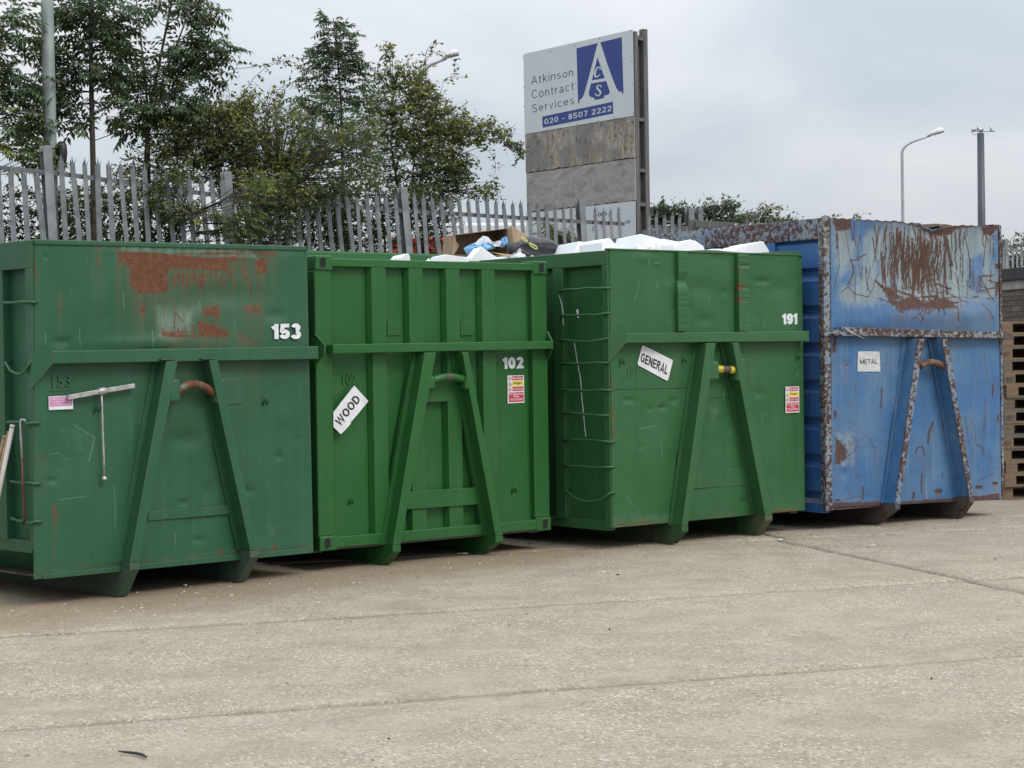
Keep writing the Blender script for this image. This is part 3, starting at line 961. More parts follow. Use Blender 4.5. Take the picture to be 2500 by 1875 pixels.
# ------------------------------------------------------------------ container one: dark green, number 153
def build_c1():
    fr = Frame(1)
    root = empty('waste_container', fr.o, fr.phi, 'dark green waste container 153 with a large rust patch on its upper front panel', 'container', 'roll-off waste containers in a row')
    ZT, ZB, LEN = 2.60, .186, 6.0

    def pf(px, py, at):
        A = lambda pts: [R('A', *p) for p in pts]
        r = at['rust']
        for poly, s in (([(795, 150), (1000, 146), (1250, 168), (1550, 200), (1552, 285), (1300, 262), (1160, 255), (1128, 300), (1142, 400), (1105, 432), (925, 430), (868, 362), (885, 265), (800, 205)], 3),
                        ([(1722, 200), (1806, 186), (1800, 305), (1745, 300)], 4), ([(1330, 618), (1450, 640), (1556, 702), (1540, 730), (1340, 726)], 3),
                        ([(1372, 520), (1482, 515), (1480, 612), (1365, 570)], 6), ([(636, 82), (682, 82), (676, 138), (650, 130)], 2), ([(642, 202), (664, 205), (656, 240), (643, 236)], 2),
                        ([(1640, 520), (1755, 505), (1758, 570), (1660, 560)], 8), ([(1350, 300), (1385, 300), (1372, 405), (1340, 400)], 3), ([(952, 505), (985, 520), (975, 582), (955, 585)], 2),
                        ([(1700, 140), (1890, 170), (1880, 185), (1690, 160)], 4), ([(1455, 110), (1485, 108), (1475, 135), (1455, 135)], 2), ([(1800, 100), (1895, 104), (1870, 118), (1815, 116)], 2)):
            r[:] = np.maximum(r, m_poly(px, py, A(poly), s * 2.6))
        lst = []
        for i in range(46):        # vertical drips and hatch marks round the patch
            x, y = random.uniform(1160, 1560), random.uniform(262, 330)
            lst.append(wiggle(x, y, random.uniform(20, 80), pi / 2, .12, 4))
        for i in range(18):
            x = random.uniform(1560, 1800)
            lst.append(wiggle(x, random.uniform(220, 290), random.uniform(30, 90), pi / 2, .1, 4))
        for i in range(14):
            y = random.uniform(150, 225)
            lst.append([(random.uniform(1100, 1400), y), (random.uniform(1500, 1720), y + random.uniform(-15, 25))])
        for i in range(16):
            x = random.uniform(1095, 1320)
            lst.append(wiggle(x, random.uniform(640, 700), random.uniform(25, 70), pi / 2, .1, 3))
        for i in range(8):
            y = random.uniform(690, 745)
            lst.append([(random.uniform(1090, 1150), y), (random.uniform(1200, 1330), y + random.uniform(-8, 8))])
        lst += [[(1155, 220), (1165, 440), (1185, 560), (1172, 690)], [(1735, 330), (1762, 520), (1755, 745)], [(780, 90), (800, 180), (790, 250)], [(845, 85), (850, 150)], [(412, 440), (410, 545)],
                [(1090, 440), (1105, 590)], [(1185, 560), (1230, 620)], [(1375, 590), (1540, 690)], [(1600, 700), (1740, 775)], [(230, 150), (240, 330)], [(855, 430), (850, 480)], [(1030, 440), (1050, 485)],
                [(1660, 250), (1700, 430)], [(1580, 300), (1585, 400)], [(900, 380), (1040, 370)], [(1210, 345), (1235, 375), (1290, 395)], [(800, 440), (795, 470)], [(940, 470), (975, 500)]]
        strokes(at, 'rust', px, py, 'A', lst, 1.7)
        strokes(at, 'rust', px, py, 'B', [[(372, 762), (374, 860)], [(1600, 1050), (1590, 1110)], [(1850, 1030), (1870, 1080)], [(1490, 1060), (1495, 1120)], [(262, 420), (300, 445)]], 5)
        f = at['fade']
        for poly, s in (([(1045, 515), (1345, 515), (1330, 590), (1290, 690), (1180, 740), (1055, 745)], 26), ([(800, 90), (1700, 110), (1750, 200), (820, 150)], 14)):
            f[:] = np.maximum(f, .95 * m_poly(px, py, A(poly), s))
        at['light'][:] = np.maximum(at['light'], .62 * m_poly(px, py, A([(1050, 560), (1330, 540), (1290, 680), (1150, 735), (1060, 735)]), 22))
        sc = [wiggle(random.uniform(300, 2050), random.uniform(150, 760), random.uniform(30, 110), pi / 2 + random.gauss(0, .05), .05, 3) for _ in range(22)]
        sc += [[(1510, 1012), (1612, 1008)], [(470, 630), (520, 630)], [(960, 560), (965, 700)], [(830, 430), (835, 540)]]
        strokes(at, 'light', px, py, 'A', sc, .9)
        sb = [[(1725, 320), (1740, 450), (1790, 580), (1880, 770)], [(770, 620), (778, 760), (770, 900)], [(395, 720), (580, 695)], [(1310, 880), (1315, 1000)], [(1185, 940), (1190, 1040)], [(1120, 815), (1122, 850)], [(1230, 940), (1232, 970)],
              [(340, 410), (400, 405), (460, 450)], [(480, 200), (640, 300), (600, 460)]]
        strokes(at, 'light', px, py, 'B', sb, 1.0)
        f[:] = np.maximum(f, .42 * m_poly(px, py, [R('B', *p) for p in [(1760, 850), (1890, 850), (1900, 960), (1800, 1000)]], 10))
        f[:] = np.maximum(f, .40 * m_poly(px, py, [R('B', *p) for p in [(350, 190), (560, 240), (660, 330), (620, 470), (450, 380)]], 8))
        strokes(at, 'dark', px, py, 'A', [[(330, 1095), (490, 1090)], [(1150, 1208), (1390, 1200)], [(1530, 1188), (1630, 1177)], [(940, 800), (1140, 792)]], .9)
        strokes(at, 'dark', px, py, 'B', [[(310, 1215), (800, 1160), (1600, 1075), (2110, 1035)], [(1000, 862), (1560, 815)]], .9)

    dents = [(R('A', 1250, 1420)[0], R('A', 1250, 1420)[1], 34, 22, .022), (R('B', 1240, 740)[0], R('B', 1240, 740)[1], 12, 9, .012), (R('B', 1660, 660)[0], R('B', 1660, 660)[1], 20, 10, .012),
             (R('B', 1880, 430)[0], R('B', 1880, 430)[1], 10, 10, .012), (R('A', 1500, 450)[0], R('A', 1500, 450)[1], 90, 26, .018), (R('A', 1860, 580)[0], R('A', 1860, 580)[1], 22, 14, .016),
             (R('A', 420, 760)[0], R('A', 420, 760)[1], 20, 12, .012), (R('A', 700, 480)[0], R('A', 700, 480)[1], 60, 60, -.012), (R('B', 430, 470)[0], R('B', 430, 470)[1], 40, 60, .014),
             (R('B', 350, 590)[0], R('B', 350, 590)[1], 12, 8, .01), (R('A', 1000, 760)[0], R('A', 1000, 760)[1], 120, 14, -.012), (R('B', 900, 300)[0], R('B', 900, 300)[1], 8, 50, -.01),
             (R('B', 1340, 990)[0], R('B', 1340, 990)[1], 14, 8, .01), (R('A', 380, 380)[0], R('A', 380, 380)[1], 30, 40, .008)]
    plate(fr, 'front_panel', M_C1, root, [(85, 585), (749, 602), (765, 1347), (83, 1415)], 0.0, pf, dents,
          topf=lambda px: .012 * np.exp(-((px - R('A', 1850, 0)[0]) / 14) ** 2) - .01 * np.exp(-((px - R('A', 1250, 0)[0]) / 140) ** 2))
    body_shell(fr, root, M_C1, ZT - .012, ZB, LEN, [.40, 1.25, 2.1, 2.95, 3.8, 4.65], .20, .075, .085, zside=.40)
    # folded lip along the top edge
    a, b = fr.loc(85, 584, -.014), fr.loc(750, 601, -.014)
    MB().hexa([(a.x, -.014, a.z - .035), (b.x, -.014, b.z - .035), (b.x, .03, b.z - .035), (a.x, .03, a.z - .035), (a.x, -.014, a.z), (b.x, -.014, b.z), (b.x, .03, b.z), (a.x, .03, a.z)]).build('top_lip', M_C1, root, .006)
    # bottom flange
    a, b = fr.loc(*R('B', 290, 1222), -.010), fr.loc(*R('B', 2112, 1040), -.010)
    MB().hexa([(a.x, -.010, a.z - .035), (b.x, -.010, b.z - .045), (b.x, -.001, b.z - .045), (a.x, -.001, a.z - .035), (a.x, -.010, a.z), (b.x, -.010, b.z), (b.x, -.001, b.z), (a.x, -.001, a.z)]).build('bottom_flange', M_C1, root, .003)
    crossbar(fr, root, (R('A', 285, 822), R('A', 2150, 788)), (R('A', 285, 908), R('A', 2145, 875)), .10, M_C1)
    leg_and_skid(fr, root, (R('A', 1125, 888), R('A', 1200, 885)), (R('B', 878, 1145), R('B', 938, 1138)), R('B', 800, 1375), .14, M_C1, M_SKID1, LEN, ZB)
    leg_and_skid(fr, root, (R('A', 1412, 882), R('A', 1470, 880)), (R('B', 1690, 1062), R('B', 1746, 1058)), R('B', 1650, 1270), .14, M_C1, M_SKID1, LEN, ZB)
    hook_bar(fr, root, (R('A', 1175, 1115), R('A', 1308, 1045), R('A', 1450, 1115)), -.09, .031, M_HOOKP)
    for s, ((x0, y0), (x1, y1)) in enumerate((((1150, 1010), (1190, 1165)), ((1425, 1010), (1465, 1175)))):
        p, q = fr.loc(*R('A', x0, y0), -.075), fr.loc(*R('A', x1, y1), -.075)
        MB().box(p.x - (.05 if s == 0 else 0), q.x + (.05 if s else 0), -.135, -.03, q.z, p.z).build('hook_cheek', M_C1, root, .02)
    # welded stiffener between the legs
    c = [fr.loc(*R('B', *p), -.012) for p in ((1005, 800), (1556, 756), (1562, 815), (1000, 862))]
    MB().prism(c, [p + Vector((0, .0115, 0)) for p in c]).build('stiffener_plate', M_C1, root, .003)
    for pts in (((1090, 878), (1200, 876)), ((1365, 874), (1470, 872))):
        p, q = fr.loc(*R('A', *pts[0]), -.14), fr.loc(*R('A', *pts[1]), -.14)
        MB().box(p.x, q.x, -.145, -.101, p.z - .004, p.z + .004).build('cap_plate', M_C1, root)
    rungs(fr, root, [(R('A', 20, 497), R('A', 205, 490)), (R('A', 35, 900), R('A', 208, 893)), (R('B', 45, 195), R('B', 225, 200)), (R('B', 70, 595), R('B', 230, 612)), (R('B', 72, 845), R('B', 238, 868))],
          -fr.W / 2 - .016, M_C1, .011, (0, -.085, .0, .0, -.01))
    tarp_hook(fr, root, *R('A', 1790, 1140), M_C1)
    tarp_hook(fr, root, *R('A', 655, 1185), M_C1)
    heavy_letters(fr, '153', M_DIGIT, root, [R('A', 1828, 640), R('A', 2032, 634), R('A', 2032, 740), R('A', 1830, 740)], -.012, .24, .06, name='number')['label'] = 'white number 153'
    weld_number(fr, root, '153', [R('A', 352, 988), R('A', 478, 982), R('A', 480, 1062), R('A', 354, 1066)], M_C1, -.004)
    q = [R('A', 328, 1128), R('A', 492, 1120), R('A', 494, 1212), R('A', 330, 1220)]
    st = decal(fr, 'warning_sticker', M_WHITE, root, q, -.012, .002)
    st['label'] = 'faded pink warning sticker'
    decal(fr, 'colour_panel', M_PINK, st, sub_quad(q, .04, .96, .05, .75), -.0135, .0008)
    letters(fr, 'WARNING', M_PINKT, st, sub_quad(q, .1, .92, .10, .30), -.0150, .015)
    for k, (x0, x1) in enumerate(((.25, .75), (.1, .9), (.1, .85), (.12, .9))):
        decal(fr, 'print_line', M_PINKT, st, sub_quad(q, x0, x1, .40 + k * .085, .43 + k * .085), -.0150, .0005)
    decal(fr, 'scratch', M_BLACK, st, [R('A', *p) for p in ((404, 1163), (430, 1172), (457, 1163), (456, 1167), (430, 1177))], -.0154, .0005)
    return fr, root


# ------------------------------------------------------------------ container two: bright green, number 102
def build_c2():
    fr = Frame(2)
    root = empty('waste_container', fr.o, fr.phi, 'bright green ribbed waste container 102 with corner castings and a tilted WOOD sign', 'container', 'roll-off waste containers in a row')
    ZT, ZB, LEN = 2.555, .165, 6.0
    W = fr.W
    tl, tr, bl, br = fr.loc(767, 623), fr.loc(1333, 634), fr.loc(780, 1346), fr.loc(1345, 1296)
    zt, zb = ZT, ZB + .01

    def xs(reg, y, a, b, off=0.0):
        return fr.loc(*R(reg, a, y), off).x, fr.loc(*R(reg, b, y), off).x

    D = .062
    zrail_t = fr.loc(*R('C', 900, 298)).z
    zrail_b = fr.loc(*R('D', 900, 1248)).z
    # recessed back sheet, slightly buckled
    MBp = MB()
    n = 60
    x0, x1 = -W / 2 + .06, W / 2 - .06
    nx, nz = 90, 90
    U, Z = np.meshgrid(np.linspace(x0, x1, nx), np.linspace(zb + .02, zt - .03, nz), indexing='ij')
    Yb = D + .003 * np.sin(U * 5) * np.sin(Z * 4 + 1) + .002 * np.sin(U * 13 + 2) * np.sin(Z * 9)
    idx = np.arange(nx * nz).reshape(nx, nz)
    Q = np.stack([idx[:-1, :-1], idx[1:, :-1], idx[1:, 1:], idx[:-1, 1:]], -1).reshape(-1, 4)
    np_mesh('front_panel', np.stack([U, Yb, Z], -1).reshape(-1, 3), Q, M_C2, root, True)
    # pressed ribs
    for a, b in ((595, 703), (883, 990), (1170, 1274), (1445, 1545)):
        p, q = xs('C', 640, a, b)
        # trapezoid section with small edge dings
        zz = np.linspace(zrail_b, zrail_t, 60)
        v, f = [], []
        for z in zz:
            dg = .006 * max(0, random.gauss(0, .55)) if z > 1.6 else .003 * max(0, random.gauss(0, .5))
            v += [(p - .022, D - .008, z), (p + dg, 0, z), (q - dg, 0, z), (q + .022, D - .008, z)]
        for i in range(len(zz) - 1):
            for k in range(3):
                f.append((4 * i + k, 4 * i + k + 1, 4 * i + k + 5, 4 * i + k + 4))
        MB().add(v, f).build('panel_rib', M_C2, root)
    # corner posts, rails, castings
    for sg, (a, b) in ((-1, (165, 283)), (1, (1832, 1932))):
        p, q = xs('C', 640, a, b)
        if sg < 0:
            p = -W / 2 + .004
        else:
            q = W / 2 - .004
        MB().box(p, q, .004, .15, zb + .11, zt - .11).build('corner_post', M_C2, root, .006)
    MB().box(-W / 2 + .16, W / 2 - .16, -.004, .08, zrail_t, zt - .022).build('top_beam', M_C2, root, .006)
    MB().box(-W / 2 + .16, W / 2 - .16, -.006, .09, zb + .004, zrail_b).build('bottom_beam', M_C2, root, .006)
    for sg in (-1, 1):
        for top in (0, 1):
            z0, z1 = (zt - .118, zt) if top else (zb - .012, zb + .108)
            p, q = sorted((sg * W / 2, sg * (W / 2 - .165)))
            cst = MB().box(p, q, -.012, .166, z0, z1).build('corner_casting', M_C2, root, .010)
            cx, cz = (p + q) / 2 + sg * .012, (z0 + z1) / 2
            ring = [(cx + .028 * cos(t), cz + .022 * (1 if sin(t) > 0 else -1) * (abs(sin(t)) ** .01 > 0) + .018 * sin(t)) for t in np.linspace(0, 2 * pi, 24, endpoint=False)]
            MB().prism([(x, -.0135, z) for x, z in ring], [(x, -.0115, z) for x, z in ring]).build('casting_hole', M_HOLE, cst)
            rim = [(cx + .034 * cos(t), -.0125, cz + .022 * (1 if sin(t) > 0 else -1) + .024 * sin(t)) for t in np.linspace(0.05, 2 * pi + .05, 24)]
            MB().tube(rim, .003, 5).build('hole_rim', M_C2, cst)
    body_shell(fr, root, M_C2, ZT - .012, ZB, LEN, [.75, 1.6, 2.4, 3.2, 4.0, 4.8], .11, .05, .14)
    # crossbar with swept-back wings
    cb, zt_, zb_ = crossbar(fr, root, (R('C', 228, 888), R('C', 1992, 860)), (R('C', 228, 960), R('C', 1992, 922)), .10, M_C2, gusset=False)
    for sg in (-1, 1):
        xe = fr.loc(*R('C', 228, 900), -.10).x if sg < 0 else fr.loc(*R('C', 1992, 860), -.10).x
        z1, z0 = zt_(xe), zb_(xe)
        l0 = [(xe, -.0985, z1 - .001), (xe + sg * .03, .0, z1 + .085), (xe + sg * .03, .06, z1 + .085), (xe + sg * .03, .06, z0 - .1), (xe + sg * .03, .0, z0 - .1), (xe, -.0985, z0 + .001)]
        l1 = [(x - sg * .012, y + .004, z) for x, y, z in l0]
        MB().prism(l0, l1).build('end_wing', M_C2, cb)
        if sg < 0:
            # first ten centimetres of the bar, up to its wing
            xb = -W / 2 + .10
            MB().hexa([(xe + .012, -.0995, z0), (xb, -.0995, zb_(xb)), (xb, -.004, zb_(xb)), (xe + .012, -.004, z0), (xe + .012, -.0995, z1), (xb, -.0995, zt_(xb)), (xb, -.004, zt_(xb)), (xe + .012, -.004, z1)]) if xe < xb - .03 else None
    leg_and_skid(fr, root, (R('C', 1002, 952), R('C', 1090, 950)), (R('D', 757, 1362), R('D', 815, 1360)), R('D', 725, 1510), .14, M_C2, M_C2, LEN, ZB, Yt=.03)
    leg_and_skid(fr, root, (R('C', 1293, 947), R('C', 1337, 947)), (R('D', 1550, 1290), R('D', 1605, 1288)), R('D', 1490, 1425), .14, M_C2, M_C2, LEN, ZB, Yt=.03)
    hook_bar(fr, root, (R('C', 1060, 1168), R('C', 1190, 1138), R('C', 1325, 1168)), -.085, .033, M_C2)
    for s, ((x0, y0), (x1, y1)) in enumerate((((1022, 1130), (1062, 1235)), ((1290, 1120), (1335, 1235)))):
        p, q = fr.loc(*R('C', x0, y0), -.085), fr.loc(*R('C', x1, y1), -.085)
        MB().box(p.x - (.07 if s == 0 else 0), q.x + (.03 if s else 0), -.136, -.03, q.z, p.z).build('hook_cheek', M_C2, root, .02)
    rb = fr.loc(*R('C', 1180, 1140), -.085)
    MB().tube([rb + Vector((-.03, 0, 0)), rb + Vector((.03, 0, 0))], .0342, 14).build('worn_band', M_SKID4, root)
    for pts in (((1002, 1178), (1275, 1172), (1275, 1322), (1000, 1335)),):
        c = [fr.loc(*R('C', *p), -.004) for p in pts]
        MB().prism(c, [p + Vector((0, .012, 0)) for p in c]).build('upper_stiffener', M_C2, root, .003)
    c = [fr.loc(*R('D', *p), -.018) for p in ((885, 950), (1412, 915), (1436, 1045), (868, 1086))]
    MB().prism(c, [p + Vector((0, .014, 0)) for p in c]).build('lower_stiffener', M_C2, root, .003)
    for x0, x1 in ((714, 815), (1280, 1378)):
        c = [fr.loc(*R('C', *p), D - .012) for p in ((x0, 702), (x1, 698), (x1, 815), (x0, 820))]
        MB().prism(c, [p + Vector((0, .008, 0)) for p in c]).build('patch_plate', M_C2, root, .002)
    tarp_hook(fr, root, *R('D', 430, 1005), M_C2, .05, D - .014)
    tarp_hook(fr, root, *R('D', 1690, 915), M_C2, .06, D - .014)
    heavy_letters(fr, '102', M_DIGIT, root, [R('C', 1597, 987), R('C', 1762, 982), R('C', 1765, 1072), R('C', 1600, 1078)], D - .008, .24, .06, name='number')['label'] = 'white number 102'
    weld_number(fr, root, '102', [R('C', 368, 1115), R('C', 472, 1112), R('C', 474, 1198), R('C', 370, 1202)], M_C2, D - .005)
    pl = decal(fr, 'material_sign', M_WHITE, root, [R('C', *p) for p in ((458, 1205), (567, 1325), (500, 1408), (432, 1487), (430, 1500), (385, 1552), (355, 1580), (298, 1525), (298, 1410))], -.006, .003)
    pl['label'] = 'white tilted sign reading WOOD'
    heavy_letters(fr, 'WOOD', M_BLACK, pl, [R('C', 300, 1470), R('C', 458, 1266), R('C', 519, 1322), R('C', 354, 1530)], -.0075, .19, .10)
    safety_sticker(fr, root, [R('C', 1640, 1127), R('C', 1767, 1125), R('C', 1770, 1337), R('C', 1642, 1343)], D - .008)
    return fr, root


# ------------------------------------------------------------------ container three: mid green, number 191
def build_c3():
    fr = Frame(3)
    root = empty('waste_container', fr.o, fr.phi, 'green waste container 191 with a side ladder, yellow hook bar and a tilted GENERAL sign', 'container', 'roll-off waste containers in a row')
    ZT, ZB, LEN = 2.645, .19, 6.0

    def pf(px, py, at):
        sc = [wiggle(random.uniform(640, 2020), random.uniform(280, 1600), random.uniform(20, 80), pi / 2 + random.gauss(0, .12), .06, 3) for _ in range(14)]
        sc += [[(830, 445), (815, 520), (785, 605)], [(900, 390), (912, 460), (898, 525)], [(955, 500), (1000, 505)], [(875, 805), (876, 832)], [(380, 540), (520, 545)]]
        strokes(at, 'light', px, py, 'E', sc, .9)
        strokes(at, 'light', px, py, 'F', [[(995, 595), (1002, 665)], [(1970, 620), (1985, 660)], [(720, 990), (810, 1080), (815, 1120)], [(820, 465), (960, 440)]], 1.2)
        strokes(at, 'rust', px, py, 'F', [[(650, 1205), (760, 1195), (900, 1185)], [(1860, 1105), (2030, 1095)], [(622, 330), (628, 400)], [(626, 500), (628, 560)]], 2.5)
        strokes(at, 'rust', px, py, 'E', [[(610, 1230), (614, 1290)], [(618, 1440), (622, 1520)], [(625, 1600), (625, 1650)], [(1080, 835), (1120, 842)]], 2.0)
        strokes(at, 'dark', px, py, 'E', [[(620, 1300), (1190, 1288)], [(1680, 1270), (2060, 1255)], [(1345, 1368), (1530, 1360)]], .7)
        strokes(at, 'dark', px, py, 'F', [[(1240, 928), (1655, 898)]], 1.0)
        for (x, y, rx, ry, v) in ((1400, 340, 90, 110, .55), (930, 540, 60, 60, .3), (1300, 530, 90, 50, .34), (1800, 600, 60, 40, .3), (1870, 380, 40, 40, .3)):
            cx, cy = R('F' if (x, y) in ((1400, 340), (1870, 380)) else 'E', x, y)
            at['fade'][:] = np.maximum(at['fade'], v * np.exp(-((px - cx) / (rx * .3)) ** 2 - ((py - cy) / (ry * .3)) ** 2))
        y0 = R('F', 0, 1060)[1]
        at['fade'][:] = np.maximum(at['fade'], np.clip((py - y0) / 60, 0, .42) * (px < R('F', 1100, 0)[0]))

    e = lambda x, y: R('E', x, y)
    f = lambda x, y: R('F', x, y)
    dents = [(*f(1000, 300), 10, 6, .014), (*f(1090, 245), 10, 8, .012), (*f(745, 245), 14, 7, .012), (*f(905, 310), 8, 6, .01), (*f(1640, 1020), 12, 9, .014), (*e(1780, 460), 16, 8, .018), (*e(1480, 540), 10, 10, .01),
             (*e(1300, 520), 34, 18, .012), (*e(1480, 460), 24, 30, -.01), (*f(800, 600), 50, 90, -.01), (*e(1900, 520), 40, 20, .012), (*f(1750, 190), 14, 10, .012), (*f(1385, 400), 16, 20, .014), (*e(900, 500), 60, 60, .01)]
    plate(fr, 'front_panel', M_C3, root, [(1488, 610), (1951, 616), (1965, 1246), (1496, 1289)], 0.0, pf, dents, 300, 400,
          topf=lambda px: .01 * np.sin(px * .03))
    y1 = fr.side(*e(232, 700), -fr.W / 2).y
    y0 = fr.side(*e(155, 700), -fr.W / 2).y
    body_shell(fr, root, M_C3, ZT - .010, ZB, LEN, [y1, y1 + 1.1, y1 + 2.2, y1 + 3.3, y1 + 4.2], .13, .07, .085, rib_w=max(.08, y0 - y1))
    # upper ribs, the left one kinked, the right one torn and rusty
    for q, kink in (((1112, 1203), 1), ((1582, 1673), 0)):
        x0, x1 = fr.loc(*e(q[0] + 12, 500), -.05).x, fr.loc(*e(q[1], 500), -.05).x
        z0, z1 = fr.loc(*e(1150, 850), 0).z, fr.loc(*e(1150, 236), 0).z
        zs = np.linspace(z0, z1, 70)
        v, fc, ru = [], [], []
        zk = fr.loc(*e(1150, 462), -.05).z
        sm = np.convolve(rng.normal(0, 1, 80), np.ones(5) / 5, 'same')[:70]
        for iz, z in enumerate(zs):
            k = math.exp(-((z - zk) / .05) ** 2) if kink else 0
            dg = .028 * k + .0025 * abs(sm[iz]) + (0 if kink else .012 * max(0, sm[iz]) * (z > zk - .25))
            xa = x0 + .012 * k + (.012 * (z > zk) if kink else 0)
            v += [(xa, -.002, z), (xa, -.05 + dg, z), (x1 - dg * .3, -.05 + dg, z), (x1, -.002, z)]
            rr = 0.0 if kink else float(np.clip(.62 + .5 * sm[iz], 0, .95)) * (zk - .22 < z < z1 - .12)
            ru += [rr * .6, rr, rr * .25, 0]
        for i in range(len(zs) - 1):
            for k in range(3):
                fc.append((4 * i + k, 4 * i + k + 1, 4 * i + k + 5, 4 * i + k + 4))
        np_mesh('upper_rib', np.array(v), np.array(fc), M_C3, root, False, {'rust': np.array(ru)})
    MB().box(-fr.W / 2 + .002, fr.W / 2 - .002, -.010, .05, ZT - .009, ZT + .006).build('top_lip', M_C3, root, .004)
    crossbar(fr, root, (e(665, 866), e(2135, 846)), (e(665, 940), e(2135, 926)), .11, M_C3)
    leg_and_skid(fr, root, (e(1345, 942), e(1415, 940)), (f(1155, 1212), f(1200, 1210)), f(1095, 1350), .15, M_C3, M_SKID3, LEN, ZB)
    leg_and_skid(fr, root, (e(1545, 939), e(1592, 938)), (f(1795, 1130), f(1850, 1125)), f(1760, 1283), .15, M_C3, M_SKID3, LEN, ZB)
    a, b = fr.loc(*e(1400, 1140), -.09), fr.loc(*e(1580, 1148), -.09)
    MB().tube([a, a * .66 + b * .34], .034, 14).build('hook_bar', M_YELP, root)
    MB().tube([a * .66 + b * .34 + Vector((.0005, 0, 0)), a * .36 + b * .64], .0335, 14).build('hook_bar', M_SKID4, root)
    MB().tube([a * .36 + b * .64 + Vector((.0005, 0, 0)), b], .035, 14).build('hook_bar', M_YELP, root)
    for s, ((x0, y0_), (x1, y1_)) in enumerate((((1362, 1080), (1412, 1225)), ((1545, 1060), (1610, 1235)))):
        p, q = fr.loc(*e(x0, y0_), -.09), fr.loc(*e(x1, y1_), -.09)
        MB().box(p.x - (.06 if s == 0 else 0), q.x + (.02 if s else 0), -.146, -.03, q.z, p.z).build('hook_cheek', M_C3, root, .022)
    c = [fr.loc(*f(*p), -.012) for p in ((1262, 795), (1630, 770), (1655, 898), (1242, 926))]
    MB().prism(c, [p + Vector((0, .0115, 0)) for p in c]).build('stiffener_plate', M_C3, root, .003)
    rungs(fr, root, [(e(205, 538), e(572, 514)), (e(212, 725), e(574, 708)), (e(215, 915), e(574, 905)), (e(222, 1100), e(578, 1092)), (e(222, 1300), e(585, 1304)), (e(236, 1478), e(574, 1500)),
                     (f(240, 553), f(600, 566)), (f(245, 745), f(598, 760)), (f(250, 935), f(604, 958))], -fr.W / 2 - .016, M_C3, .0115, (.012, -.012, -.02, .0, -.008, .0, .015, -.012, -.10))
    for pts, w in (([(322, 935), (335, 1010), (350, 1110), (372, 1220), (380, 1340), (392, 1470), (400, 1560), (412, 1660)], .012), ([(205, 570), (225, 640), (235, 700), (238, 800)], .012), ([(345, 680), (355, 745)], .03)):
        P = [fr.side(*e(*p), -fr.W / 2 + (.068 if pts[0][0] > 300 else -.003)) for p in pts]
        v = [(p.x, p.y - w * random.uniform(.3, .6), p.z) for p in P] + [(p.x, p.y + w * random.uniform(.3, .6), p.z) for p in P]
        n = len(P)
        MB().add(v, [(i, i + 1, n + i + 1, n + i) for i in range(n - 1)]).build('paint_drip', M_DIGIT, root)
    for x, y in ((690, 1062), (1170, 1052), (2045, 1030)):
        tarp_hook(fr, root, *e(x, y), M_C3, .065)
    heavy_letters(fr, '191', M_DIGIT, root, [e(1922, 714), e(2043, 710), e(2043, 795), e(1924, 796)], -.010, .24, .06, name='number')['label'] = 'white number 191'
    weld_number(fr, root, '191', [e(735, 1133), e(806, 1130), e(806, 1205), e(736, 1210)], M_C3, -.004)
    q = [e(853, 957), e(1080, 1070), e(1083, 1080), e(1046, 1225), e(1036, 1231), e(818, 1112), e(812, 1098), e(846, 962)]
    pl = decal(fr, 'material_sign', M_WHITE, root, q, -.012, .003)
    pl['label'] = 'white tilted sign reading GENERAL'
    heavy_letters(fr, 'GENERAL', M_BLACK, pl, [e(846, 1003), e(1056, 1104), e(1036, 1188), e(830, 1084)], -.0135, .19, .11)
    safety_sticker(fr, root, [e(1952, 1277), e(2057, 1275), e(2059, 1475), e(1953, 1480)], -.010)
    # tall header over the rear doors
    for x in (-fr.W / 2 + .05, fr.W / 2 - .05):
        MB().box(x - .05, x + .05, LEN - .105, LEN + .005, ZT - .01, 2.84).build('header_post', M_C3, root)
    MB().box(-fr.W / 2, fr.W / 2, LEN - .11, LEN + .01, 2.841, 2.965).build('door_header', M_C3, root, .02)
    return fr, root


g = G('paint_chipped_yellow')
o = g.co()
M_YELP = g.out(g.mix(g.rng(g.noise(o, 26, 4, .6), .56, .62), (0.62, 0.47, 0.03), (0.035, 0.03, 0.025)), 0.5)


